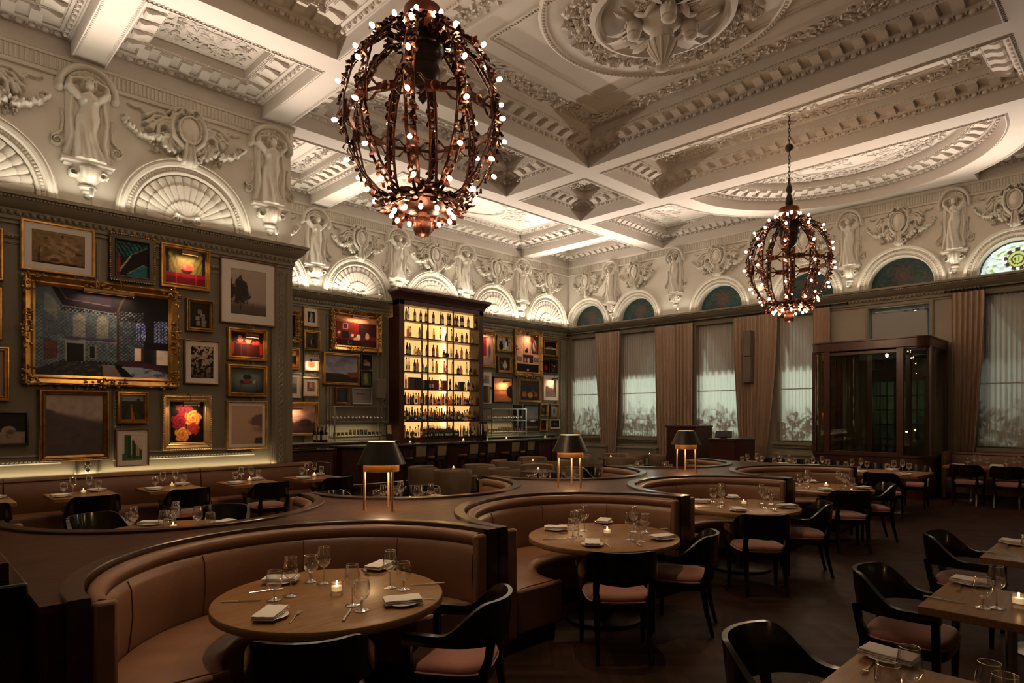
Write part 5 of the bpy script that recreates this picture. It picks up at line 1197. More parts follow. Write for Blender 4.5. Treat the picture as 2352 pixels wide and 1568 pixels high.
for i, y in enumerate(LSY[3:]): chair(12.62, y, -PI/2, 'black armchair on the near side of the long table, '+['left', 'right'][i]+' of two', 'black armchairs at the long table')
WSY = [2.78, 2.1, 1.4]
for i, y in enumerate(WSY): chair(15.82, y, -PI/2, 'black armchair with pink seat before the right window table, '+['leftmost', 'second', 'third'][i], 'black armchairs at the right window table')
# ---------------------------------------------------------------- straight banquettes
def banquette(label, L, loc, rz, grp, m=leather_b, H=.95):
    """back along local +y, length along x"""
    t = thing('banquette', label, 'banquette', loc, rz, grp); h = L/2-.008
    b = MB(); prof = [(.62, 0), (.62, H), (.57, H+.012), (.50, H-.005), (.485, H-.04), (.50, H-.06), (.47, H-.12), (.45, .62), (.48, .42), (.48, 0)]
    def ext(pr, x0, x1):
        q = MB(); q.strip([[(x, y, z) for y, z in pr] for x in (x0, x1)], closed=True); n = len(pr); q.f += [tuple(range(n)), tuple(range(2*n-1, n-1, -1))]; q.m += [0, 0]; return q
    ext(prof, -h, h).build('backrest', m, t, sharp=.7)
    ext([(.50, .12), (.50, .44), (.47, .46), (.05, .465), (.0, .45), (-.015, .40), (0, .12)], -h, h).build('seat', m, t, sharp=.7)
    MB().box(-h, h, .06, .6, 0, .13).build('plinth', blackw, t); return t
for i, (a, c_) in enumerate(((-1.3, 1.15), (1.15, 3.72), (3.72, 5.72))): banquette('brown leather wall banquette section '+['cut by the left edge', 'in the middle of the left wall', 'at the right end of the left wall'][i], c_-a, ((a+c_)/2, 10.66, 0), 0, 'brown wall banquette sections')
tag(MB().box(5.725, 5.80, 10.62, 11.32, 0, .97).build('banquette_end', mahog, bevel=.008), 'dark wood end panel closing the wall banquette', 'end panel')
banquette('brown leather banquette under the right window', 3.28, (16.80, 1.70, 0), -PI/2, 'window banquettes', leather_b, 1.0)
tag(MB().box(16.78, 17.40, 3.345, 3.43, 0, 1.02).build('banquette_end', leather, bevel=.01), 'tan leather end panel left of the right window banquette', 'end panel')
# ---------------------------------------------------------------- lounge tubs and low tables
def make_tub():
    t = thing('tub_chair', '', 'tub chair'); a0, a1 = math.radians(-215), math.radians(35)
    pr = [(.365, .06), (.39, .3), (.40, .64), (.385, .675), (.35, .68), (.32, .66), (.305, .5), (.30, .38), (.30, .06)]
    b = MB(); b.lathe(pr+[pr[0]], 40, a0=a0, a1=a1, cap=False)
    for a, rv in ((a0, 0), (a1, 1)):
        f = tuple(range(len(pr))); b.add([(r*math.cos(a), r*math.sin(a), z) for r, z in pr], [f[::-1] if rv else f])
    b.build('barrel_back', leather_t, t, sharp=.8)
    MB().lathe([(.05, .10), (.30, .10), (.31, .38), (.30, .43), (.22, .445), (0, .45)], 32).build('seat_cushion', leather_t, t)
    MB().lathe([(.26, 0), (.26, .10)], 24).build('base', blackw, t)
    b = MB().tube([(.355*math.cos(a0+(a1-a0)*i/30), .355*math.sin(a0+(a1-a0)*i/30), .681) for i in range(31)], .006, 5); b.build('piping', leather_b, t); return t
def make_low():
    t = thing('low_lounge_table', '', 'table')
    MB().lathe([(0, .56), (.37, .56), (.38, .57), (.38, .59), (.37, .60), (0, .60)], 40).build('tabletop', dark_top, t)
    MB().lathe([(.2, 0), (.2, .015), (.05, .04), (.035, .1), (.035, .55), (.1, .56)], 20).build('pedestal', blackm, t); return t
P_tub, P_low = Proto(make_tub), Proto(make_low)
LOW = [(W(1042, 1078, z=.6), 'nearest the tall lamp'), (W(1224, 1061, z=.6), 'in the middle of the lounge'), (W(1236, 1081, z=.6), 'left of the middle brass lamp'), (W(1403, 1051, z=.6), 'right of the middle brass lamp'), (W(1492, 1046, z=.6), 'nearest the windows')]
for p, w in LOW: P_low.put((p.x, p.y, 0), 0, 'low round dark lounge table with candle, '+w, 'low lounge tables')
TUB = [(0, [(1039, 1082, 'in front of'), (978, 1071, 'left of'), (1098, 1067, 'right of')]), (1, [(1163, 1057, 'left of'), (1222, 1051, 'behind'), (1280, 1057, 'right of')]), (2, [(1172, 1075, 'left of'), (1262, 1068, 'behind'), (1296, 1079, 'right of')]), (3, [(1352, 1045, 'left of'), (1372, 1059, 'in front of'), (1405, 1041, 'behind')]), (4, [(1452, 1042, 'left of'), (1515, 1042, 'right of')])]
for k, L in TUB:
    c, w = LOW[k]
    for px, py, rel in L:
        p = W(px, py, z=.68); v = Vector((p.x-c.x, p.y-c.y)); 
        if v.length < .62: v = v.normalized()*.62
        if v.length > .95: v = v.normalized()*.95
        if rel == 'behind': v = Vector((.55, .55))
        if k == 3: v = Vector({'left of': (-.5, .62), 'in front of': (-.45, -.62), 'behind': (.68, .3)}[rel])
        if k == 2 and rel == 'left of': v = Vector((-.72, .3))
        if k == 2 and rel == 'right of': v = Vector((.45, -.62))
        x, y = c.x+v.x, c.y+v.y; P_tub.put((x, y, 0), face(x, y, c.x, c.y), f'tan tub chair {rel} the low lounge table '+w, 'leather tub chairs')
# ================================================================ TABLEWARE
def make_wine():
    t = thing('wine_glass', '', 'wine glass')
    MB().lathe([(.005, .095), (.018, .10), (.034, .118), (.041, .14), (.0395, .165), (.034, .195), (.0315, .215)], 20, cap=False).build('bowl', glass, t)
    MB().lathe([(.036, 0), (.0365, .003), (.02, .006), (.006, .012), (.0035, .03), (.0035, .085), (.006, .096)], 16).build('stem', glass_stem, t)
    MB().tube([(.0315*math.cos(a), .0315*math.sin(a), .215) for a in [2*PI*i/20 for i in range(20)]], .0011, 4, closed=True).build('lip', glass_stem, t); return t
def make_goblet():
    t = thing('water_goblet', '', 'water goblet')
    MB().lathe([(.006, .05), (.024, .058), (.037, .076), (.041, .098), (.0385, .125), (.034, .148)], 20, cap=False).build('bowl', glass, t)
    MB().lathe([(.034, 0), (.0345, .003), (.018, .007), (.006, .014), (.005, .03), (.008, .048)], 16).build('stem', glass_stem, t)
    MB().tube([(.034*math.cos(a), .034*math.sin(a), .148) for a in [2*PI*i/20 for i in range(20)]], .0011, 4, closed=True).build('lip', glass_stem, t); return t
def make_candle():
    t = thing('candle_votive', '', 'candle')
    MB().lathe([(0, .0), (.033, .0), (.035, .004), (.036, .072), (.032, .072), (.031, .025), (0, .022)], 20).build('glass_holder', glass_jar, t)
    MB().lathe([(0, .026), (.029, .026), (.029, .05), (.012, .052), (0, .05)], 16).build('wax', waxm, t); MB().ell((0, 0, .062), (.0045, .0045, .011), 8, 6).build('flame', flamem, t); return t
def make_plate():
    t = thing('side_plate', '', 'plate'); MB().lathe([(0, .002), (.045, .002), (.05, .006), (.075, .012), (.078, .014), (.074, .016), (.05, .011), (0, .008)], 28).build('dish', china, t); return t
def make_napkin():
    b = MB(); r = random.Random(2)
    for k, (z, w, d, x0) in enumerate(((.0, .108, .062, 0), (.009, .107, .061, .002), (.018, .105, .060, -.002))):
        rows = []
        for j in range(9):
            v = j/8*2-1; row = []
            for i in range(9):
                u = i/8*2-1; e = max(abs(u), abs(v)); row.append((x0+u*w, v*d, z+.010-.005*e**6+.0012*math.sin(5*u+k*2)+.001*math.sin(7*v+k)))
            rows.append(row)
        b.strip(rows); rows2 = [rows[0], [(x*1.01, y*1.03, z+.004) for x, y, _ in rows[0]], [(x, y, z) for x, y, _ in rows[0]]]; b.strip(rows2)
        o = [rows[0][i] for i in range(9)]+[rows[j][8] for j in range(1, 9)]+[rows[8][i] for i in range(7, -1, -1)]+[rows[j][0] for j in range(7, 0, -1)]
        b.strip([o, [(x*1.012, y*1.012, z+.003) for x, y, _ in o], [(x, y, z) for x, y, _ in o]], closed=True)
    o = b.build('folded_napkin', linen, sharp=1.2); return tag(o, '', 'napkin')
def make_fork():
    b = MB(); b.tube([(0, -.1, .003), (0, -.04, .004), (0, .02, .008), (0, .04, .006)], [.005, .004, .003, .005], 6, flat=(1, .5)); b.box(-.011, .011, .04, .055, .004, .006)
    for k in range(4): b.tube([(-.0095+.0063*k, .055, .005), (-.0095+.0063*k, .1, .007)], .0016, 4)
    return tag(b.build('table_fork', silver), '', 'fork')
def make_knife():
    t = thing('table_knife', '', 'knife'); MB().tube([(0, -.11, .006), (0, -.02, .006)], [.007, .006], 8, flat=(1, .7)).build('handle', mat('ivory_handle', (.5, .42, .33), .3), t)
    b = MB(); b.prism([(-.004, -.02), (.007, -.02), (.009, .06), (.004, .105), (-.004, .11)], .004, .0065); b.build('blade', silver, t); return t
P_w, P_g, P_c, P_p, P_n, P_f, P_k = map(Proto, (make_wine, make_goblet, make_candle, make_plate, make_napkin, make_fork, make_knife))
ZT = .7505
SCL = {P_w: 1.1, P_g: 1.17, P_c: 1.08, P_p: 1.22}
def place(P, x, y, label, group, rz=0, z=ZT): return P.put((x, y, z), rz, label, group, SCL.get(P))
seats = ['front left', 'rear left', 'rear right', 'front right']
# round table layout read off the nearest table, reused (turned a little) on the others
t1 = Vector((TX[0], YR_))
def off(px, py): p = W(px, py, z=.75); return (p.x-t1.x, p.y-t1.y)
LAY = dict(plate=[off(622, 1417), off(648, 1338), off(872, 1306), off(925, 1389)], wine=[off(668, 1368), off(743, 1339), off(893, 1350), off(810, 1391)], goblet=[off(631, 1376), off(721, 1336), off(917, 1353), off(829, 1401)],
           fork=[off(674, 1418), off(616, 1357), off(838, 1316), off(965, 1374)], knife=[off(799, 1412), off(558, 1381), off(715, 1318), off(985, 1342)], candle=[off(770, 1366)])
def pang(a, b_): p, q = W(*a, z=.75), W(*b_, z=.75); return math.atan2(q.y-p.y, q.x-p.x)
lay_rot = {'fork': [pang((658, 1442), (689, 1406))-PI/2, pang((555, 1359), (619, 1352))-PI/2, pang((842, 1322), (832, 1312))+PI/2, pang((996, 1377), (936, 1374))-PI/2],
           'knife': [pang((792, 1434), (809, 1406))-PI/2, pang((514, 1382), (604, 1378))-PI/2, pang((708, 1316), (718, 1336))-PI/2, pang((1022, 1341), (941, 1346))-PI/2],
           'plate': [pang((585, 1428), (642, 1396)), pang((599, 1336), (683, 1337)), pang((846, 1319), (882, 1301)), pang((877, 1392), (968, 1384))]}
def lay_round(cx, cyy, rot, d, full=True, drop=()):
    c, s = math.cos(rot), math.sin(rot); r = random.Random(int(cx*100)+int(cyy*7))
    def pos(o): return (cx+o[0]*c-o[1]*s+r.uniform(-.012, .012), cyy+o[0]*s+o[1]*c+r.uniform(-.012, .012))
    for i, st in enumerate(seats):
        if i in drop: continue
        pl = pos(LAY['plate'][i]); place(P_p, *pl, f'white side plate under napkin, {st} place, {d}', 'side plates')
        q = lay_rot['plate'][i]+rot+r.uniform(-.15, .15); place(P_n, pl[0], pl[1], f'folded white napkin, {st} place, {d}', 'napkins', q, ZT+.017)
        a_, g_ = Vector(pos(LAY['wine'][i])), Vector(pos(LAY['goblet'][i])); e_ = g_-a_; g_ = a_+e_*max(1, .105/e_.length)
        place(P_w, *a_, f'tall wine glass, {st} place, {d}', 'wine glasses'); place(P_g, *g_, f'short water goblet, {st} place, {d}', 'water goblets')
        if full: place(P_f, *pos(LAY['fork'][i]), f'silver fork, {st} place, {d}', 'table forks', lay_rot['fork'][i]+rot); place(P_k, *pos(LAY['knife'][i]), f'ivory handled knife, {st} place, {d}', 'table knives', lay_rot['knife'][i]+rot)
    place(P_c, *pos(LAY['candle'][0]), f'lit glass votive candle at the middle of {d}', 'votive candles')
for i, c in enumerate(TX): lay_round(c, YR_, (0, .08, .05, .04)[i], RT[i])
for i, c in enumerate(TX): lay_round(c, YLF, (2.9, 3.1, 3.0, 3.1)[i], LT[i], full=False)
def pair(cx, cyy, d, flip=1, turn=0):
    """two places facing each other along local x"""
    def q(dx, dy): dx *= flip; return (cx+dx*math.cos(turn)-dy*math.sin(turn), cyy+dx*math.sin(turn)+dy*math.cos(turn))
    for sgn, st in ((-1, 'near'), (1, 'far')):
        pl = q(.13*sgn, .25*sgn); place(P_p, *pl, f'side plate, {st} place, {d}', 'side plates'); place(P_n, *pl, f'folded white napkin, {st} place, {d}', 'napkins', turn+.3*sgn, ZT+.017)
        place(P_w, *q(-.04*sgn, .11*sgn), f'tall wine glass, {st} place, {d}', 'wine glasses'); place(P_g, *q(-.14*sgn, .12*sgn), f'short water goblet, {st} place, {d}', 'water goblets')
        place(P_f, *q(.05*sgn, .27*sgn), f'silver fork, {st} place, {d}', 'table forks', turn+(0 if sgn < 0 else PI)); place(P_k, *q(-.17*sgn, .27*sgn), f'table knife, {st} place, {d}', 'table knives', turn+(0 if sgn < 0 else PI))
    place(P_c, *q(0.01, .0), f'lit votive candle at the middle of {d}', 'votive candles')
WTD = ['the wall table cut by the left edge', 'the second wall table from the left', 'the third wall table from the left', 'the fourth wall table from the left', 'the wall table nearest the service counter']
def wall_pair(cx, cyy, d):
    for st, (dx, dy), (wx, wy), (gx, gy) in (('left', (-.27, -.16), (-.09, .06), (-.2, .02)), ('right', (.22, .24), (.12, .18), (.22, .12))):
        place(P_p, cx+dx, cyy+dy, f'side plate, {st} place, {d}', 'side plates'); place(P_n, cx+dx, cyy+dy, f'folded white napkin, {st} place, {d}', 'napkins', .1 if dx < 0 else .4, ZT+.017)
        place(P_w, cx+wx, cyy+wy, f'tall wine glass, {st} place, {d}', 'wine glasses'); place(P_g, cx+gx, cyy+gy, f'short water goblet, {st} place, {d}', 'water goblets')
        place(P_f, cx+dx*.6-.03, cyy+dy-.04, f'silver fork, {st} place, {d}', 'table forks', .2); place(P_k, cx+dx+.12, cyy+dy+.06, f'table knife, {st} place, {d}', 'table knives', .2)
    place(P_c, cx+.02, cyy+.0, f'lit votive candle on {d}', 'votive candles')
for i, x in enumerate(WTX): wall_pair(x, WTY, WTD[i])
RQD = ['the corner table at bottom right', 'the middle square table at lower right', 'the farthest square table at lower right']
def rq(cx, cyy, d):
    """one place at the chair (+Y) side, read off the middle table"""
    o = lambda px, py: (W(px, py, z=.75).x-RQX[1]+cx, W(px, py, z=.75).y-RQY+cyy)
    pl = o(2232, 1343); place(P_p, *pl, f'side plate on {d}', 'side plates'); place(P_n, *pl, f'rolled white napkin on {d}', 'napkins', 1.5, ZT+.017, )
    place(P_f, *o(2205, 1352), f'silver fork on {d}', 'table forks', .05-PI/2+PI); place(P_k, *o(2170, 1379), f'silver knife on {d}', 'table knives', PI/2+1.55+.0)
    place(P_g, *o(2257, 1396), f'short water goblet on {d}', 'water goblets'); place(P_w, *o(2289, 1396), f'tall wine glass on {d}', 'wine glasses')
    place(P_c, *o(2340, 1395), f'lit votive candle on {d}', 'votive candles')
    x, y = o(2289, 1396); place(P_w, x+.03, 2*cyy-y-.13, f'second tall wine glass on {d}, right of the candle', 'wine glasses'); place(P_g, x+.13, 2*cyy-y-.16, f'second short goblet on {d}, right of the candle', 'water goblets')
for i, x in enumerate(RQX): rq(x, RQY, RQD[i])
pos_l = ['leftmost', 'second', 'third', 'fourth', 'rightmost']
for i, y in enumerate(LSY):
    for dx, st in ((-.3, 'near'), (.3, 'far')):
        sg = 1 if dx < 0 else -1
        place(P_w, 13.55+dx*.55, y+.03*sg, f'tall wine glass, {pos_l[i]} cluster, {st} side of the long table', 'wine glasses'); place(P_g, 13.55+dx*.75, y+.12*sg, f'short goblet, {pos_l[i]} cluster, {st} side of the long table', 'water goblets')
        place(P_p, 13.55+dx*1.45, y-.22*sg, f'side plate, {pos_l[i]} place, {st} side of the long table', 'side plates'); place(P_n, 13.55+dx*1.45, y-.22*sg, f'folded napkin, {pos_l[i]} place, {st} side of the long table', 'napkins', 1.5, ZT+.017)
pos_w = ['leftmost', 'middle', 'rightmost']
for i, y in enumerate((2.72, 2.06, 1.4)):
    for dx, st in ((-.09, 'near'), (.09, 'far')):
        sg = 1 if dx < 0 else -1
        place(P_w, 16.5+dx, y+.03*sg, f'tall wine glass, {pos_w[i]} cluster, {st} side of the window table', 'wine glasses'); place(P_g, 16.5+dx*1.2, y+.15*sg, f'short goblet, {pos_w[i]} cluster, {st} side of the window table', 'water goblets')
        place(P_p, 16.5+dx*2.4, y+.30*sg, f'side plate, {pos_w[i]} place, {st} side of the window table', 'side plates'); place(P_n, 16.5+dx*2.4, y+.30*sg, f'folded napkin, {pos_w[i]} place, {st} side of the window table', 'napkins', 1.5, ZT+.017)
for (p, w) in LOW: place(P_c, p.x, p.y, 'lit votive candle on the low lounge table '+w, 'votive candles', 0, .6005)
# ================================================================ DIVIDER LAMPS
def make_lamp():
    t = thing('brass_table_lamp', '', 'lamp')
    sh = MB(); sh.lathe([(.223, .42), (.127, .625), (.122, .625), (.218, .42)], 40, cap=False); sh.build('shade', mat('shade_outer', (.018, .014, .009), .32, metal=.1), t)
    MB().lathe([(.216, .421), (.120, .627)], 40, cap=False).build('shade_lining', mat('shade_lining', (.75, .55, .3), .4, metal=.3), t)
    MB().lathe([(.154, .352), (.160, .352), (.160, .425), (.154, .425)], 40, cap=False).build('ring', brass, t)
    MB().lathe([(.0, .375), (.153, .375), (.153, .383), (0, .383)], 30).build('diffuser', mat('opal_glass', (.8, .7, .55), .4, emit=(1, .66, .34), estr=2.2), t)
    for k in range(3):
        a = k*2*PI/3+math.radians(33.5); x, y = .157*math.cos(a), .157*math.sin(a); b = MB()
        b.lathe([(.012, 0), (.0125, .02), (.0125, .424)], 10, (x, y, 0)); b.lathe([(.0135, 0), (.0135, .014)], 10, (x, y, 0)); b.build('leg', brass, t)
    MB().ell((0, 0, .46), (.035, .035, .045), 12, 8).build('bulb', emit_mat('lamp_bulb', (1, .62, .3), 14), t); return t
P_lp = Proto(make_lamp)
for i, (x, w) in enumerate(((3.28, 'nearest'), (5.97, 'middle'), (8.68, 'farthest'))):
    P_lp.put((x, 5.06, HD+.001), 0, f'brass tripod lamp with dark conical shade on the divider, {w} of three', 'brass lamps on the divider')
    light('table_lamp_bulb', 'POINT', (x, 5.06, HD+.54), 5, (1, .62, .32), .04)
    light('table_lamp_down', 'POINT', (x, 5.06, HD+.34), 2.2, (1, .66, .36), .05)
# ================================================================ BAR
stone = mat('bar_top_stone', (.10, .085, .06), .15, col2=(.05, .04, .03), nscale=4, coat=.4)
t = thing('bar_counter', 'long dark bar counter with stone top before the lit bottle cabinet', 'bar', (0, 0, 0))
tp = [(7.55, 13.55), (7.92, 13.25), (16.0, 13.25), (16.0, 13.9), (7.55, 13.9)]
MB().prism(tp, 1.055, 1.10).build('bar_top', stone, t, bevel=.006)
MB().prism([(7.72, 13.62), (8.02, 13.42), (15.9, 13.42), (15.9, 13.85), (7.72, 13.85)], 0, 1.055).build('front_panel', mahog, t)
b = MB()
for k in range(13): x = 8.15+k*.62; b.box(x-.05, x+.05, 13.39, 13.42, .1, 1.05)
b.box(8.02, 15.9, 13.40, 13.42, .0, .12); b.box(8.02, 15.9, 13.395, 13.42, .96, 1.05); b.build('front_moulding', mahog, t, bevel=.006)
b = MB().tube([(7.55, 13.6, .2), (7.62, 13.3, .2), (7.95, 13.12, .2), (15.9, 13.12, .2)], .022, 8)
for x in (7.95, 9.3, 10.8, 12.3, 13.8, 15.3): b.tube([(x, 13.12, .2), (x, 13.12, .02), (x, 13.12, 0)], .014, 6); b.tube([(x, 13.12, .2), (x, 13.42, .25)], .012, 6)
b.build('foot_rail', steel, t)
t = thing('service_counter', 'dark wood service counter at the left end of the bar', 'counter', (0, 0, 0))
MB().box(5.75, 7.0, 12.72, 13.45, 0, 1.05).build('front_panel', mahog, t); MB().box(5.72, 7.03, 12.69, 13.5, 1.05, 1.09).build('counter_top', black_lac, t, bevel=.004)
MB().box(5.62, 5.75, 12.7, 13.4, 0, 1.0).build('side_post', blackw, t)
for nm, x0, x1, w in (('back_counter', 5.6, 9.9, 'left of the bottle cabinet'), ('back_counter', 13.1, 16.2, 'right of the bottle cabinet')):
    t = thing(nm, 'low steel topped back counter '+w, 'counter', (0, 0, 0)); MB().box(x0, x1, 14.42, 15.04, 0, 1.12).build('cupboard', mahog, t); MB().box(x0, x1, 14.38, 15.05, 1.12, 1.16).build('counter_top', steel, t, bevel=.004)
# ---- till and clutter on the service counter
t = thing('till_screen', 'black till screen on the service counter', 'till', (5.95, 13.0, 1.09), .5)
MB().box(-.16, .16, -.02, .02, .06, .30, 0, Matrix.Rotation(-.3, 4, 'X')).build('screen', blackm, t, bevel=.006); MB().box(-.1, .1, -.09, .09, 0, .04).build('base', blackm, t); MB().tube([(0, 0, .03), (0, .0, .12)], .025, 8).build('stand', blackm, t)
t = thing('pour_rack', 'small black wire tray on the service counter', 'tray', (6.5, 13.05, 1.09)); MB().box(-.22, .22, -.12, .12, 0, .02).build('tray', blackm, t); MB().tube([(-.22, -.12, .06), (.22, -.12, .06), (.22, .12, .06), (-.22, .12, .06)], .008, 5, closed=True).build('rail', blackm, t)
# ---- bottle cabinet
CX0, CX1, CYF = 9.97, 13.05, 14.52
t = thing('bottle_cabinet', 'tall dark mahogany cabinet with glowing amber back and eight bottle shelves', 'cabinet', (0, 0, 0))
b = MB(); b.box(CX0, CX0+.17, CYF, 15.03, 0, 4.53); b.box(CX0, CX0+.17, CYF, 14.83, 4.53, 5.0); b.build('left_side', mahog, t, bevel=.005)
b = MB(); b.box(CX1-.17, CX1, CYF, 15.03, 0, 4.53); b.box(CX1-.17, CX1, CYF, 14.83, 4.53, 5.0); b.build('right_side', mahog, t, bevel=.005)
b = MB(); b.box(CX0, CX1, CYF, 14.83, 4.86, 5.02)
b.strip([[(CX0-h, 14.83, z), (CX0-h, CYF-h, z), (CX1+h, CYF-h, z), (CX1+h, 14.83, z)] for h, z in ((0, 4.98), (.02, 5.0), (.03, 5.04), (.08, 5.12), (.16, 5.19), (.17, 5.23), (.17, 5.27), (0, 5.275))]); b.box(CX0-.1, CX1+.1, CYF-.1, 14.83, 5.2, 5.265); b.build('cornice', mahog, t, sharp=.4)
MB().box(CX0, CX1, CYF+.02, 15.08, 0, 1.15).build('base_cupboard', mahog, t)
MB().box(CX0+.17, CX1-.17, 14.99, 15.03, 1.19, 4.54).build('lit_back', mat('amber_lit_panel', (.85, .55, .2), .6, col2=(.7, .38, .12), nscale=1.2, emit=(1.0, .56, .19), estr=.52), t)
SZ = [1.19, 1.66, 2.13, 2.56, 3.04, 3.505, 3.99, 4.45]
MB().box(CX0+.17, CX1-.17, 14.80, 14.83, 4.45, 4.86).build('lit_back', MATS['amber_lit_panel'], t)
for z in SZ: MB().box(CX0+.17, CX1-.17, CYF+.04, 14.80 if z > 4.3 else 14.985, z-.028, z).build('shelf', bronze_d, t)
def bX(px, Y): return W(px, 800, Y=Y).x
b = MB()
for px, yy in ((983, CYF+.05), (1041, CYF+.05), (969, 14.96), (1027, 14.96), (1082.5, 14.96)): x = bX(px, yy); b.box(x-.017, x+.017, yy-.015, yy+.015, 1.19, 4.86 if yy < 14.8 else 4.45)
b.build('shelf_posts', bronze_d, t)
x = bX(1022, 14.97); MB().box(x-.03, x+.01, 14.965, 14.985, 1.19, 4.44).build('reflection_band', emit_mat('reflection_band_glow', (1, .86, .5), 1.6), t)  # bright vertical reflection on the back, built as an added glowing strip
light('cabinet_glow', 'AREA', (x, 14.9, 3.0), 7, (1, .8, .42), .06, (x-.2, 15.3, 3.0), 3.5)  # added light spreading the glow of that reflection
# ---- bottles
BT = {'red': (.30, .035, .03), 'amber': (.55, .22, .05), 'dark': (.012, .008, .006), 'clear': (.75, .72, .62), 'green': (.06, .24, .08), 'teal': (.04, .34, .27), 'brown': (.14, .05, .02), 'pink': (.62, .26, .16)}
def bottle_material(c):
    if c in ('dark', 'brown', 'red'): return mat('bottle_'+c, BT[c], .12, coat=.5)
    return glass_mat('bottle_'+c, BT[c], .04, .07, .6)
BMAT = {c: bottle_material(c) for c in BT}
SHP = {'tall': ([(.0, 0), (.036, 0), (.038, .01), (.038, .20), (.03, .235), (.014, .265), (.0135, .30)], .30), 'slim': ([(0, 0), (.028, 0), (.03, .01), (.029, .22), (.02, .26), (.012, .30), (.012, .34)], .34),
       'squat': ([(0, 0), (.046, 0), (.05, .012), (.05, .12), (.042, .155), (.016, .18), (.015, .22)], .22), 'round': ([(0, 0), (.03, 0), (.05, .03), (.062, .08), (.052, .125), (.02, .16), (.014, .2), (.014, .24)], .24)}
labm = mat('paper_label', (.72, .66, .54), .7); capm = mat('bottle_cap', (.05, .035, .03), .4); labd = mat('dark_label', (.10, .05, .03), .6)
BME = {}
def bottle(x, y, z, shp, col, label, h=1.0, dark_lab=False, wd=1.05):
    k = (shp, col, dark_lab)
    if k not in BME:
        pr, top = SHP[shp]; b = MB(); b.lathe(pr, 12); r = pr[2][0]; zl = pr[3][1]
        b.lathe([(r+.0008, zl*.25), (r+.0008, zl*.75)], 12, a0=-PI*.85, a1=-PI*.15, mi=1, cap=False); b.lathe([(.0155, top-.035), (.0155, top+.012), (0, top+.013)], 8, mi=2)
        BME[k] = b.mesh('bottle', [BMAT[col], labd if dark_lab else labm, capm])
    o = bpy.data.objects.new('bottle', BME[k]); COL.objects.link(o); o.location = (x, y, z+.0012); o.rotation_euler = (0, 0, R.uniform(-.5, .5)); o.scale = (wd, wd, 1.08*h)
    return tag(o, label, 'bottle', 'bottles in the lit cabinet')
shn = ['lowest', 'second lowest', 'third lowest', 'fourth', 'fifth', 'sixth', 'seventh', 'top']
SP = {7: 'green:162 clear:187 red:258 dark:325 dark:385 dark:468 brown:553 dark:572 brown:632 dark:656 brown:712 brown:738 dark:778 dark:799 brown:860 brown:935', 6: 'pink:181 clear:207 green:313 red:402 clear:472 clear:547 brown-squat:612 clear:672 red-round:728 dark:790 red:842 clear:910',
      5: 'dark:172 green:203 clear-squat:264 amber-squat:297 clear-squat:331 brown:393 red:468 amber:510 dark-squat:588 dark-round:622 clear:665 red-round:732 amber:786 red:840 clear-squat:874 amber-squat:926', 4: 'clear:163 clear:194 brown:257 amber:287 amber:345 green-squat:388 clear:460 pink:503 pink:590 pink-squat:613 clear:680 dark-squat:748 amber-squat:778 clear:841 dark-squat:885',
      3: 'pink:157 brown:425 amber:455 dark:655 red-squat:722 clear-squat:820 dark:860 red-squat:905'}
def lab_of(c): return {'dark': 'near black', 'clear': 'clear', 'green': 'green', 'red': 'dark red', 'brown': 'dark brown', 'amber': 'amber', 'pink': 'rosy', 'teal': 'teal'}[c]
for sh, s in SP.items():
    for j, q in enumerate(s.split()):
        c, px = q.split(':'); c, shp = (c.split('-')+[None])[:2] if '-' in c else (c, R.choice(('tall', 'slim')) if c in ('clear', 'pink') else 'tall')
        yb_ = 14.69 if sh == 7 else 14.78+R.uniform(-.05, .08); x = bX(900+int(px)/4.9, yb_); bottle(x, yb_, SZ[sh], shp, c, f'{lab_of(c)} bottle, {nth(j)} from the left on the {shn[sh]} cabinet shelf', R.uniform(.95, 1.08))
rb_ = random.Random(9)
def row(sh, n, y, who, cols, h=1.0, x0=10.2, x1=12.82, shps=('tall', 'squat', 'slim', 'tall')):
    for j in range(n):
        c = rb_.choice(cols); x = x0+(x1-x0)*(j+.5+rb_.uniform(-.05, .05))/n
        bottle(x, y, SZ[sh], rb_.choice(shps), c, f'{lab_of(c)} bottle, {nth(j)} from the left, {who} row of the {shn[sh]} cabinet shelf', rb_.uniform(.85, 1.05)*h, rb_.random() < .3, min(1.05, (x1-x0)/n/.096 if len(shps) > 1 else (x1-x0)/n/.08))
row(2, 29, 14.76, 'only', ['dark', 'red', 'clear', 'brown', 'amber', 'clear', 'pink'], .95)
row(1, 30, 14.66, 'front', ['brown', 'red', 'clear', 'amber', 'dark', 'pink', 'clear', 'teal', 'dark'], .95, shps=('tall', 'squat', 'tall', 'round')); row(1, 27, 14.86, 'back', ['brown', 'clear', 'amber', 'dark', 'red'], 1.08)
row(0, 9, 14.66, 'left front', ['clear', 'amber', 'brown', 'clear'], 1.0, 10.2, 11.02); row(0, 24, 14.66, 'middle front', ['dark'], .62, 11.05, 12.2, ('tall',)); row(0, 24, 14.78, 'middle second', ['brown', 'red'], .8, 11.05, 12.2, ('tall',)); row(0, 24, 14.9, 'middle back', ['brown', 'red', 'dark'], 1.0, 11.05, 12.2, ('tall',)); row(0, 11, 14.68, 'right front', ['green', 'clear', 'dark', 'amber'], 1.0, 12.24, 12.85)
def giftbox(pxa, pxb, col, label, h, d=.12):
    xa, xb = bX(900+pxa/4.9, 14.8), bX(900+pxb/4.9, 14.8); tag(MB().box(xa, xb, 14.76, 14.76+d, SZ[3]+.001, SZ[3]+h).build('gift_box', mat('gift_box_'+label.split()[0], col, .5, noise=.4, nscale=12), bevel=.004), label+' on the fourth cabinet shelf', 'box', 'gift boxes in the lit cabinet')
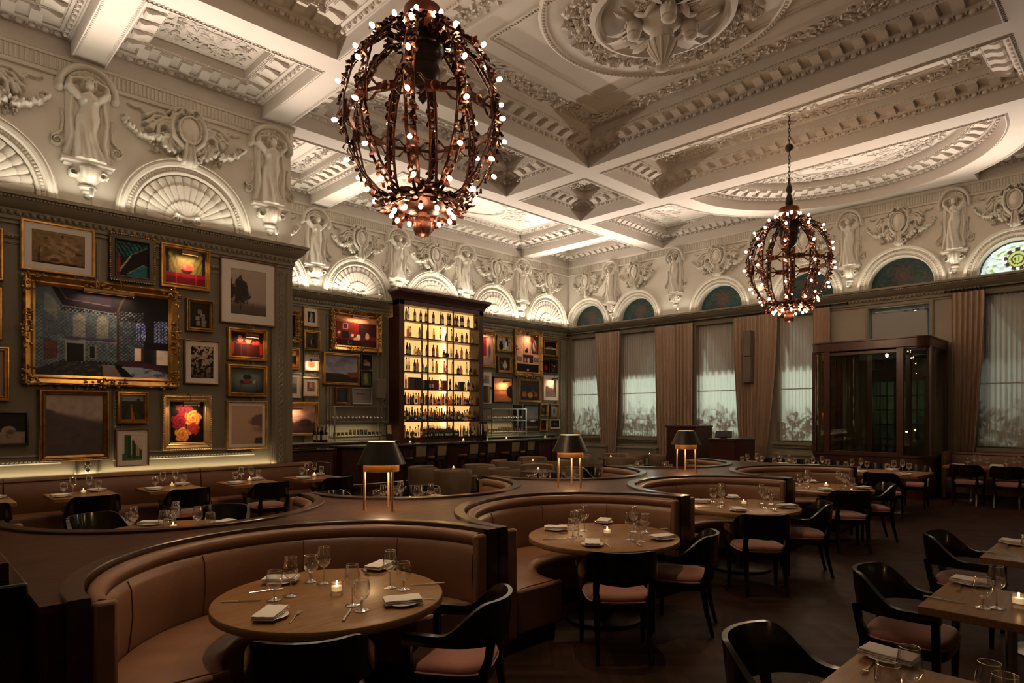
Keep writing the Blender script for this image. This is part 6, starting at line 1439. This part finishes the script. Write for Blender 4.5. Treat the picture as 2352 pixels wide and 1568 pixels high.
giftbox(192, 255, (.10, .07, .05), 'patterned dark gift box, leftmost', .33); giftbox(258, 325, (.05, .03, .025), 'brown gift box beside the patterned one', .33); giftbox(362, 408, (.012, .01, .01), 'black gift box left of the red one', .27); giftbox(447, 520, (.28, .02, .05), 'red gift box, left door', .28); giftbox(572, 612, (.27, .02, .05), 'crimson gift box, right door', .28); giftbox(760, 802, (.014, .012, .02), 'inky gift box at the right', .27)
bottle(bX(900+545/4.9, 14.78), 14.78, SZ[3], 'round', 'clear', 'clear decanter between the red gift box doors', 1.15)
for j, (px, yy) in enumerate(((733, 14.4), (736, 14.28), (743, 14.42), (745, 14.26), (751, 14.40), (752.5, 14.27))):
    x = bX(px, yy); o = bottle(x, yy, 1.161 if yy > 14.38 else 1.161, 'tall', rb_.choice(('dark', 'dark', 'green')), f'dark wine bottle, {nth(j)} of the cluster beside the left glass rack', 1.12); o['group'] = 'wine bottles on the back counter'; o.location.y = 14.45+.13*(j % 2)
# ---- steel glass racks
def rack(x0, x1, zs, label, n1, n2, w):
    t = thing('glass_rack', label, 'rack', (0, 0, 0)); y0, y1 = 14.55, 14.95; b = MB()
    for x in (x0, x1):
        for y in (y0, y1): b.box(x-.012, x+.012, y-.012, y+.012, 1.16, zs[2])
    for y in (y0, y1): b.box(x0, x1, y-.01, y+.01, zs[2]-.02, zs[2])
    for x in (x0, x1): b.box(x-.01, x+.01, y0, y1, zs[2]-.02, zs[2])
    b.build('frame', steel, t)
    for z in zs[:2]: MB().box(x0, x1, y0, y1, z-.025, z).build('shelf', steel, t)
    b = MB().lathe([(.0, 0), (.02, 0), (.004, .006), (.003, .07), (.02, .085), (.034, .11), (.036, .14)], 10, cap=False); m1 = b.mesh('stemmed_glass', [glass_stem])
    m2 = MB().lathe([(0, .008), (.03, .008), (.036, 0), (.038, .09), (.036, .09), (.033, .012)], 10).mesh('tumbler', [glass_jar])
    for k in range(n1):
        o = bpy.data.objects.new('stemmed_glass', m1); COL.objects.link(o); o.location = (x0+.08+(x1-x0-.16)*(k//2+.5)/(n1//2), y0+.1+.2*(k % 2), zs[1]+.001); tag(o, 'clear stemmed glass in the rows on the upper shelf of the '+w, 'glass', 'stemmed glasses on the '+w)
    for k in range(n2):
        o = bpy.data.objects.new('tumbler', m2); COL.objects.link(o); tall = (k//4) in (2, 3); o.scale = (1, 1, 1.7 if tall else 1); o.location = (x0+.1+(x1-x0-.2)*(k//2+.5)/(n2//2), y0+.1+.2*(k % 2), zs[0]+.001); tag(o, ('tall' if tall else 'short')+' clear tumbler in the rows on the lower shelf of the '+w, 'glass', 'tumblers on the '+w)
    light('rack_glow', 'AREA', ((x0+x1)/2, 14.75, zs[0]+.30), 4.0, (1, .8, .45), x1-x0-.2, ((x0+x1)/2, 14.76, 0), .3)
rack(8.05, 9.62, (1.29, 1.67, 2.06), 'two tier polished steel glass rack left of the bottle cabinet', 26, 24, 'left rack')
rack(13.42, 14.95, (1.29, 1.66, 2.03), 'two tier steel glass rack right of the bottle cabinet', 24, 24, 'right rack')
for px, w in ((895, 'left'), (1116, 'right')):
    x = bX(px, 14.42); t = thing('menu_board', f'small black easel board with tan card just {w} of the bottle cabinet', 'menu board', (x, 14.42, 1.165), 0)
    MB().box(-.10, .10, -.02, .02, 0, .46, 0, Matrix.Rotation(-.15, 4, 'X')).build('board', blackm, t, bevel=.01); MB().box(-.065, .065, -.026, -.02, .16, .40, 0, Matrix.Rotation(-.15, 4, 'X')).build('card', mat('tan_card', (.40, .25, .11), .7), t)
t = thing('beer_tap', 'beer tap column with white handles and a round red badge on the bar', 'beer tap', (bX(1119, 13.6), 13.6, 1.10)); 
MB().lathe([(.03, 0), (.02, .03), (.018, .3), (.02, .34)], 12).build('column', steel, t); MB().lathe([(.0, -.012), (.05, -.012), (.055, 0), (.05, .012), (0, .012)], 20, (0, 0, 0), 0, Matrix.Translation((0, -.03, .28)) @ Matrix.Rotation(PI/2, 4, 'X')).build('badge', mat('red_badge', (.42, .05, .04), .4), t)
for s in (-.13, -.22): MB().lathe([(.008, .1), (.011, .2), (.014, .42), (.0, .43)], 10, (s, .1, .05)).build('handle', china, t)
for j, px in enumerate((942, 1064, 1163, 1252)):
    x = W(px, 1010, Y=13.4).x; P_c.put((x, 13.4, 1.1005), 0, f'lit votive candle on the bar top, {nth(j)} from the left', 'votive candles')
def make_stool():
    t = thing('bar_stool', '', 'bar stool')
    for sx in (-1, 1):
        for sy, z1 in ((1, .70), (-1, 1.12)):
            b = MB(); x, y = sx*.18, sy*.19; R2 = []
            for z, yy, k in ((0, y*1.12, .7), (.7, y, 1), (z1, y-(.06 if z1 > 1 else 0), .85)): R2.append([(x+.018*k*a, yy+.018*k*q, z) for a, q in ((-1, -1), (1, -1), (1, 1), (-1, 1))])
            b.strip(R2, closed=True); b.f.append((8, 9, 10, 11)); b.m.append(0); b.build('leg', blackw, t, sharp=.4)
    MB().box(-.2, .2, -.2, .21, .68, .73).build('seat_frame', blackw, t, bevel=.008); MB().box(-.19, .19, -.18, .2, .73, .79).build('seat_cushion', leather_b, t, bevel=.025)
    b = MB().box(-.18, .18, -.245, -.225, 1.07, 1.12); b.box(-.18, .18, -.215, -.195, .78, .82); b.box(-.18, -.15, -.24, -.2, .8, 1.1); b.box(.15, .18, -.24, -.2, .8, 1.1); b.build('back_frame', blackw, t)
    b = MB(); b.add([(-.15, -.238, 1.07), (.15, -.238, 1.07), (.15, -.208, .82), (-.15, -.208, .82), (-.15, -.228, 1.07), (.15, -.228, 1.07), (.15, -.198, .82), (-.15, -.198, .82)], [(0, 1, 2, 3), (7, 6, 5, 4)]); b.build('cane_back', cane, t)
    b = MB(); b.box(-.18, .18, .17, .19, .26, .29); b.box(-.18, .18, -.2, -.18, .3, .33); b.build('foot_bar', steel, t); return t
P_st = Proto(make_stool)
for j, px in enumerate((963, 1010, 1085, 1125, 1181, 1216)):
    p = W(px, 1030, Y=12.62); P_st.put((p.x+.06, 12.84, 0), .05*(j % 2)-.04, f'dark bar stool with woven cane back, {nth(j)} from the left', 'bar stools')
p = W(1338, 1030, Y=12.3); P_st.put((p.x, 12.6, 0), -1.2, 'dark bar stool turned sideways at the right end of the bar', 'bar stools')
# ---- loudspeakers
def box_speaker(x, y, z, rz, label):
    t = thing('wall_speaker', label, 'loudspeaker', (x, y, z), rz); MB().prism([(-.13, -.13), (.13, -.10), (.11, .12), (-.11, .12)], -.26, .26).build('cabinet', speakm, t, bevel=.012); MB().box(-.03, .03, .12, .42, -.02, .04).build('bracket', blackm, t); return t
p = W(873, 893, Y=14.75); box_speaker(p.x, 14.72, p.z, -.5, 'angled grey wall loudspeaker left of the bottle cabinet')
p = W(1108, 905, Y=14.72); box_speaker(p.x+.12, 14.70, p.z, .5, 'angled grey wall loudspeaker right of the bottle cabinet')
t = thing('column_speaker', 'tall slim grey column loudspeaker in two sections hung before a curtain', 'loudspeaker', (XW-.36, 8.15, 0))
for a, c_, nm in ((3.48, 4.2, 'upper_section'), (2.74, 3.465, 'lower_section')): MB().prism([(-.09, -.1), (-.05, -.12), (.1, -.12), (.1, .12), (-.05, .12), (-.09, .1)], a, c_).build(nm, speakm, t, bevel=.012)
b = MB(); b.box(.1, .36, -.02, .02, 3.9, 3.95); b.box(.1, .36, -.02, .02, 3.0, 3.05); b.build('bracket', blackm, t)
# ---- dark desks behind the divider
t = thing('desk_screen', 'tall boxy dark mahogany screen in front of a curtain', 'desk', (0, 0, 0)); MB().box(14.95, 15.82, 8.44, 9.3, 0, 1.5).build('body', mahog, t, bevel=.006); MB().box(14.93, 15.84, 8.42, 9.32, 1.5, 1.55).build('top', mahog, t, bevel=.006)
t = thing('host_desk', 'lower dark mahogany host desk carrying a screen', 'desk', (0, 0, 0)); MB().box(14.7, 15.85, 7.27, 7.92, 0, 1.2).build('body', mahog, t, bevel=.006); MB().box(14.68, 15.87, 7.25, 7.94, 1.2, 1.25).build('top', mahog, t, bevel=.006)
t = thing('desk_monitor', 'tilted black monitor on the host desk', 'monitor', (14.95, 7.66, 1.255), -PI/2+.4); M = Matrix.Translation((0, 0, .09)) @ Matrix.Rotation(-.9, 4, 'X'); MB().box(-.2, .2, -.012, .012, -.12, .12, 0, M).build('screen', blackm, t, bevel=.004); MB().box(-.08, .08, -.05, .12, 0, .02).build('base', blackm, t)
# ---- black cabinet with brass tray at bottom left
t = thing('host_cabinet', 'black waiter cabinet with brass edged top at the bottom left corner', 'cabinet', (0, 0, 0))
MB().box(-.75, .48, 3.86, 4.75, 0, .82).build('lower_body', mahog, t, bevel=.006); MB().box(-.78, .49, 3.82, 4.78, .82, 1.04).build('upper_body', black_lac, t, bevel=.012)
b = MB(); b.box(-.78, .43, 3.93, 4.7, 1.04, 1.13); b.build('top_box', mahog, t, bevel=.004)
b = MB(); 
for x0, x1, y0, y1 in ((-.74, .34, 4.0, 4.01), (-.74, .34, 4.6, 4.61), (.33, .34, 4.0, 4.61), (-.75, -.74, 4.0, 4.61)): b.box(x0, x1, y0, y1, 1.13, 1.18)
b.build('brass_edge', brass, t); MB().box(-.74, .33, 4.01, 4.6, 1.13, 1.134).build('mirror_top', mat('mirror', (.5, .48, .45), .08, metal=1.0), t)
# ================================================================ GLASS VESTIBULE
VX, VY0, VY1, VH = 15.92, 3.5, 5.91, 3.55
t = thing('entrance_vestibule', 'dark mahogany and glass entrance vestibule with rounded corners', 'vestibule', (0, 0, 0))
def vo(d, r=.22): return [(XW-.05, VY0-d), (XW-.05, VY1+d)]+arc(VX+r-0, VY1-r, r+d, PI/2, PI, 8)+arc(VX+r, VY0+r, r+d, PI, 1.5*PI, 8)
def voc(d): return vo(d)
def vstrip(prof, name, m): 
    b = MB(); b.strip([[(x, y, z) for x, y in vo(d)] for d, z in prof], closed=True); b.fill([vo(prof[-1][0])], 0, lambda x, y: (x, y, prof[-1][1])); b.fill([vo(prof[0][0])], 0, lambda x, y: (x, y, prof[0][1]), flip=True); return b.build(name, m, t, sharp=.5)
vstrip([(.0, VH-.26), (.0, VH-.24), (.02, VH-.22), (.02, VH-.04), (.035, VH-.03), (.035, VH)], 'crown', mahog)
b = MB()
for nm, z0, z1 in (('plinth_panel', 0, .95),):
    out_, in_ = vo(.01), vo(-.05); out_, in_ = out_[1:]+[out_[0]], in_[1:]+[in_[0]]
    b.strip([[(x, y, z0) for x, y in out_], [(x, y, z1-.06) for x, y in out_], [(x+ (0), y, z1-.05) for x, y in vo(.035)[1:]+[vo(.035)[0]]], [(x, y, z1) for x, y in vo(.035)[1:]+[vo(.035)[0]]], [(x, y, z1) for x, y in in_], [(x, y, z0) for x, y in in_]])
b.box(VX-.005, VX+.05, 4.1, 5.5, .2, .8); b.build('plinth_panel', mahog, t, sharp=.4)
b = MB()
for x, y in ((VX+.01, 5.55), (VX+.01, 4.02)): b.box(x-.02, x+.06, y-.07, y+.07, .9, VH-.2)
for y in (VY0, VY1): b.box(VX+.18, VX+.27, y-.04 if y == VY0 else y-.05, y+.05 if y == VY0 else y+.04, .9, VH-.2); b.box(XW-.16, XW-.1, y-.04, y+.04, 0, VH-.2)
b.box(VX, VX+.05, 4.02, 5.55, VH-.33, VH-.2); b.box(VX, VX+.05, 4.02, 5.55, .93, 1.0); b.build('post', mahog, t, bevel=.006)
b = MB(); o_ = vo(-.015)[1:]+[vo(-.015)[0]]; b.strip([[(x, y, z) for x, y in o_] for z in (.96, VH-.24)]); b.build('glass_wall', glass_mat('vestibule_glass', (.62, .64, .55), .01, .05, .6), t)
b = MB(); b.strip([[(16.85+.8*math.cos(a), 4.72+.8*math.sin(a), z) for a in [math.radians(115+70*i/20) for i in range(21)]] for z in (.05, 3.2)]); b.build('drum_glass', glass_mat('drum_glass', (.42, .46, .36), .03, .10, .5), t)
b = MB(); 
for a in (115, 185, 245): q = math.radians(a); b.box(16.85+.8*math.cos(q)-.05, 16.85+.8*math.cos(q)+.05, 4.72+.8*math.sin(q)-.05, 4.72+.8*math.sin(q)+.05, 0, 3.2)
b.box(16.0, XW-.12, VY0+.05, VY1-.05, VH-.3, VH-.27); b.build('drum_post', mahog, t)
t = thing('entrance_door', 'dark multi paned double doors inside the glass vestibule', 'door', (0, 0, 0))
pane_m = cloth_translucent('door_pane_glass', (.03, .032, .022), (.12, .14, .085), .5, .12)
for y0, y1 in ((4.50, 5.12), (3.86, 4.48)):
    b = MB(); X = XW-.06
    for q in (y0, y1-.08): b.box(X-.025, X+.025, q, q+.08, .05, 2.75)
    for z0, z1 in ((.05, .9), (2.65, 2.75)): b.box(X-.025, X+.025, y0, y1, z0, z1)
    for k in (1, 2): q = y0+.08+(y1-y0-.16)*k/3; b.box(X-.015, X+.015, q-.014, q+.014, .9, 2.65)
    for k in range(1, 5): z = .9+1.75*k/5; b.box(X-.015, X+.015, y0, y1, z-.014, z+.014)
    b.build('door_leaf', mat('door_dark_paint', (.02, .016, .012), .4), t); MB().box(X-.004, X+.004, y0+.05, y1-.05, .85, 2.7).build('pane', pane_m, t)
b = MB(); b.box(XW-.09, XW-.03, 3.82, 5.16, 2.75, 2.95); b.box(XW-.09, XW-.03, 3.82, 5.16, 3.19, 3.26); b.build('transom_rail', mahog, t)
b = MB(); y0 = 4.93; X = XW-.1
def key(pts, w=.018):
    for (a, c), (a2, c2) in zip(pts, pts[1:]): b.box(X-.004, X, y0-max(a, a2)-w/2, y0-min(a, a2)+w/2, 3.06+min(c, c2)-w/2, 3.06+max(c, c2)+w/2)
key([(0, .15), (.1, .15), (.1, .09), (0, .09), (0, .03), (.1, .03)]); key([(.15, .15), (.15, .03)]); key([(.15, .15), (.25, .15), (.25, .09), (.19, .09), (.19, .03), (.29, .03), (.29, .15)]); key([(0, -.02), (.3, -.02)], .01)
b.build('key_pattern_emblem', mat('emblem_grey', (.35, .33, .28), .5), t); MB().box(XW-.094, XW-.09, 4.58, 5.0, 2.97, 3.27).build('emblem_plate', mat('emblem_dark', (.03, .025, .02), .4), t)
# blind in the window above the vestibule
tag(MB().add([(XW+.1, 3.9, 2.9), (XW+.1, 5.1, 2.9), (XW+.03, 5.1, 4.35), (XW+.03, 3.9, 4.35)], [(0, 1, 2, 3)]).build('roller_blind', mat('grey_blind', (.30, .29, .27), .7)), 'grey blind panel in the window above the vestibule', 'blind')
# ================================================================ CHANDELIERS
def make_chandelier():
    t = thing('globe_chandelier', '', 'chandelier'); NRB = 10
    pr = [(.13, .52), (.15, .66), (.22, .745), (.34, .765), (.52, .63), (.67, .40), (.745, .13), (.75, -.12), (.69, -.38), (.57, -.60), (.43, -.74), (.31, -.80)]
    b = MB()
    def chain(z0, z1):
        n = int((z1-z0)/.075)
        for k in range(n):
            z = z0+(z1-z0)*(k+.5)/n; a = (k % 2)*PI/2; b.tube([(.018*math.cos(q)*math.cos(a), .018*math.cos(q)*math.sin(a), z+.05*math.sin(q)) for q in [2*PI*i/8 for i in range(8)]], .008, 5, closed=True)
    chain(2.3, 2.90); chain(1.62, 2.15); b.lathe([(.06, 2.90), (.09, 2.92)], 12); b.ell((0, 0, 2.22), (.075, .075, .085), 14, 10); b.tube([(.075*math.cos(q), .0, 2.22+.085*math.sin(q)) for q in [2*PI*i/16 for i in range(16)]], .012, 5, closed=True)
    b.tube([(.06*math.cos(q), 0, 1.55+.075*math.sin(q)) for q in [2*PI*i/16 for i in range(16)]], .02, 6, closed=True); b.build('chain', bronze_d, t)
    MB().lathe([(.03, 1.52), (.05, 1.45), (.06, 1.38), (.035, 1.33), (.05, 1.28), (.075, 1.15), (.06, 1.08), (.09, 1.05)], 20).build('stem', bronze_d, t)
    MB().lathe([(.10, 1.06), (.18, 1.055), (.185, 1.04), (.185, .95), (.17, .93), (.19, .92), (.14, .87), (.11, .83), (.13, .80), (.12, .74)], 28).build('collar', bronze, t)
    b = MB().lathe([(.05, .86), (.05, .77), (.11, .75), (.20, .73), (.205, .66), (.185, .63), (.19, .54), (.16, .50), (.175, .45), (.15, .37), (.09, .31), (.035, .28), (.035, .22), (.05, .19), (0, .13)], 24)
    for k in range(18): a = 2*PI*k/18; leafmesh(b, Matrix.Rotation(a, 4, 'Z') @ Matrix.Translation((.165, 0, .49)) @ Matrix.Rotation(PI/2+.3, 4, 'Y'), .18, .05, .02)
    b.build('urn_core', bronze_d, t)
    fine = []
    for i in range(len(pr)-1):
        for k in range(3): u = k/3; fine.append((pr[i][0]+(pr[i+1][0]-pr[i][0])*u, pr[i][1]+(pr[i+1][1]-pr[i][1])*u))
    fine.append(pr[-1]); rr = random.Random(3); me = None
    b = MB(); og = MB()
    for s in (-1, 1): b.tube([(r, s*.035*(1 if 3 < i < 30 else .7), z) for i, (r, z) in enumerate(fine)], .011, 6, flat=(1.5, .7))
    for i in range(4, len(fine)-2): r, z = fine[i]; b.box(r-.006, r+.006, -.035, .035, z-.007, z+.007)
    for i in range(2, len(fine)-3):
        r, z = fine[i]; dr, dz = fine[i+1][0]-fine[i-1][0], fine[i+1][1]-fine[i-1][1]; ang = math.atan2(dz, dr)
        dens = 5 if i < 17 else (3 if i < 24 else 1)
        for k in range(dens):
            M = Matrix.Translation((r+.012, rr.uniform(-.035, .035), z+rr.uniform(-.03, .03))) @ Matrix.Rotation(-ang+rr.uniform(-.3, .3), 4, 'Y') @ Matrix.Rotation(rr.uniform(-1, 1), 4, 'Z'); leafmesh(og, M, rr.uniform(.06, .10), .05, rr.uniform(-.05, -.02))
    mrib = b.mesh('rib', bronze); morn = og.mesh('leaf_edging', bronze)
    for k in range(NRB):
        o = bpy.data.objects.new('rib', mrib); COL.objects.link(o); o.parent = t; o.rotation_euler = (0, 0, 2*PI*k/NRB)
        q = bpy.data.objects.new('leaf_edging', morn); COL.objects.link(q); q.parent = o
    for zc, ri in ((-.03, .74),):
        w = 2*ri*math.sin(PI/NRB)-.07; b = MB(); hh = .095
        P = [(-w/2, hh), (-w*.36, hh*.9), (-w*.24, hh*.35), (w*.24, hh*.35), (w*.36, hh*.9), (w/2, hh), (w/2, -hh), (w*.36, -hh*.9), (w*.24, -hh*.35), (-w*.24, -hh*.35), (-w*.36, -hh*.9), (-w/2, -hh)]
        b.tube([(0, x, z) for x, z in P], .013, 5, closed=True); b.box(-.008, .008, -w*.25, w*.25, -hh*.4, hh*.4); b.ell((.012, 0, 0), (.025, .05, .05), 8, 6)
        for s in (-1, 1): b.box(-.006, .006, min(s*w*.25, s*w*.47), max(s*w*.25, s*w*.47), -.015, .015)
        m = b.mesh('link_plate', bronze)
        for k in range(NRB):
            a = 2*PI*(k+.5)/NRB; o = bpy.data.objects.new('link_plate', m); COL.objects.link(o); o.parent = t; o.location = (ri*math.cos(PI/NRB)*math.cos(a), ri*math.cos(PI/NRB)*math.sin(a), zc); o.rotation_euler = (0, 0, a)
    b = MB(); b.tube([(.31*math.cos(q), .31*math.sin(q), -.82) for q in [2*PI*i/40 for i in range(40)]], .035, 8, closed=True)
    for k in range(150):
        a = rr.random()*2*PI; r = rr.uniform(.27, .42); leafmesh(b, Matrix.Rotation(a, 4, 'Z') @ Matrix.Translation((r, 0, -.83+rr.uniform(-.07, .06))) @ Matrix.Rotation(rr.uniform(-.4, 1.0), 4, 'Y') @ Matrix.Rotation(rr.uniform(-1.3, 1.3), 4, 'Z'), rr.uniform(.08, .15), .07, .03)
    b.build('leaf_crown', bronze, t)
    b = MB().lathe([(.30, -.80), (.28, -.86), (.2, -.90), (.10, -.92), (.06, -.93)], 28, cap=False)
    b.lathe([(.05, -.92), (.045, -.97), (.075, -.985), (.09, -1.03), (.088, -1.09), (.06, -1.14), (.03, -1.16), (0, -1.165)], 20)
    for k in range(14): a = 2*PI*k/14; leafmesh(b, Matrix.Rotation(a, 4, 'Z') @ Matrix.Translation((.075, 0, -1.14)) @ Matrix.Rotation(-PI/2, 4, 'Y'), .13, .045, .02)
    b.build('bottom_finial', bronze, t)
    MB().lathe([(.03, -.82), (.025, -.76), (.045, -.72), (.05, -.67), (.035, -.62), (0, -.59)], 14).build('inner_finial', bronze_d, t)
    bm_ = MB().lathe([(.014, 0), (.016, .035), (.02, .04)], 8); bm_.ell((0, 0, .066), (.0215, .0215, .028), 8, 6, 1); mb = bm_.mesh('bulb', [bronze, bulbm])
    def bulb(p, d):
        o = bpy.data.objects.new('bulb', mb); COL.objects.link(o); o.parent = t; o.location = p; o.rotation_euler = Vector(d).to_track_quat('Z', 'Y').to_euler()
    for k in range(NRB):
        a = 2*PI*k/NRB; c, s = math.cos(a), math.sin(a)
        for i in (9, 13, 17, 21, 25, 29):
            if i == 18 and k % 2 and False: continue
            r, z = fine[i]; dr, dz = fine[i+1][0]-fine[i-1][0], fine[i+1][1]-fine[i-1][1]; L = math.hypot(dr, dz); n = (-dz/L, dr/L)
            bulb(((r+.015*n[0])*c, (r+.015*n[0])*s, z+.015*n[1]), (n[0]*c, n[0]*s, n[1]))
    for k in range(12): a = 2*PI*k/12+.2; bulb((.27*math.cos(a), .27*math.sin(a), -.90), (.5*math.cos(a), .5*math.sin(a), -1))
    for k in range(6): a = 2*PI*k/6+.3; bulb((.17*math.cos(a), .17*math.sin(a), .86), (.6*math.cos(a), .6*math.sin(a), 1))
    return t
P_chd = Proto(make_chandelier)
CH = [(3.74, 5.05, 4.74), (12.5, 5.05, 4.79)]
P_chd.put(CH[0], .15, 'large bronze globe chandelier hanging at upper left, nearest the camera', 'globe chandeliers'); P_chd.put(CH[1], .3, 'smaller looking bronze globe chandelier far away near the windows', 'globe chandeliers')
# ================================================================ LIGHT
warm = (1, .70, .42); wall_c = (1, .88, .69)
for i, c in enumerate(CH):
    light('chandelier_glow', 'POINT', (c[0], c[1], c[2]-1.35), 8, warm, .05); light('chandelier_glow', 'POINT', (c[0], c[1], c[2]+1.2), 26, warm, .05)
# strips lying on the cornice, washing the plaster frieze
def strip(x0, x1, y0, y1, z, e, tgt, col=wall_c, w=.05, sp=2.4):
    L = math.hypot(x1-x0, y1-y0); c = ((x0+x1)/2, (y0+y1)/2, z); o = light('cornice_strip', 'AREA', c, e, col, L, None, w, spread=sp)
    d = (Vector(tgt)-Vector(c)).normalized(); xx = Vector((x1-x0, y1-y0, 0)).normalized(); zz = -d; yy = zz.cross(xx)
    o.rotation_euler = Matrix((xx, yy, zz)).transposed().to_euler()
strip(-1.5, 5.2, YL-.2, YL-.2, ZC+.03, 16, (1.85, YL-.5, ZC+1.2))
strip(5.6, 9.4, YB-.2, YB-.2, ZC+.03, 20, (7.75, YB-.4, ZC+1.2)); strip(13.1, 17.4, YB-.2, YB-.2, ZC+.03, 20, (15.2, YB-.4, ZC+1.2))
strip(10.0, 13.0, YB-.3, YB-.3, 5.30, 14, (11.5, YB-.5, 6.4))
strip(XW-.2, XW-.2, 14.8, .5, ZC+.03, 24, (XW-.5, 7.65, ZC+1.2))
pk = (1, .82, .67)
strip(-1.5, 5.2, YL-.27, YL-.27, ZC+.05, 80, (1.85, YL-3.2, ZC+2.2), pk, .05, 1.7); strip(5.6, 17.0, YB-.27, YB-.27, 5.32, 125, (11.3, YB-3.2, ZC+2.3), pk, .05, 1.7)
strip(XW-.27, XW-.27, 14.5, .5, ZC+.05, 150, (XW-3.2, 7.5, ZC+2.2), pk, .05, 1.7)
for (x, y), w in UPL:
    if abs(x-9.6) > .1: light('uplight_lamp', 'SPOT', (x, y, ZC+.3), 1.3, (1, .84, .60), .02, (x, y+(.09 if y > 11 and x < 17 else 0), 7.2), spot=1.5, blend=.8)
# cove strip behind the wall banquette
strip(-1.2, 5.1, YL-.05, YL-.05, .93, 9, (1.9, YL+.01, 1.6), (1, .80, .50), .03)
# table spots in the ceiling
def down(x, y, e, z=7.0, s=.42, col=(1, .74, .46)): light('ceiling_spot', 'SPOT', (x, y, z), e, col, .05, (x, y, 0), spot=s, blend=.7)
for i, c in enumerate(TX): down(c, YR_, (190, 130, 105, 90)[i], s=.48); down(c, YLF, 75)
for x in WTX: down(x, WTY-.1, 70)
for x in RQX: down(x, RQY, 10)
for y in (3.5, 4.9, 6.2): down(13.55, y, 45)
down(16.5, 2.0, 45); 
for x, y in ((9.3, 10.9), (12.5, 10.5), (15.2, 10.5)): down(x, y, 35, s=.7)
# street light outside the windows
for i in (0, 1, 2, 3): a, c, z0, z1 = WIN[i]; light('street_lamp', 'POINT', (XW+4.2, (a+c)/2+.3, 2.15), 420, (.92, 1, .88), .08)
light('street_lamp', 'POINT', (XW+4.5, 2.6, 2.3), 110, (.80, .92, .86), .15)
light('stained_glass_lamp', 'AREA', (XW+1.6, 2.2, 5.3), 26, (.9, 1, .95), .8, (XW, 2.2, 5.3))
light('door_lamp', 'AREA', (XW+1.2, 4.4, 2.0), 12, (.85, .95, .7), .6, (XW, 4.4, 1.8))
wd = bpy.data.worlds.new('world'); sc.world = wd; wd.use_nodes = True
wd.node_tree.nodes['Background'].inputs[0].default_value = (.25, .32, .4, 1); wd.node_tree.nodes['Background'].inputs[1].default_value = .04
sc.view_settings.exposure = 1.05
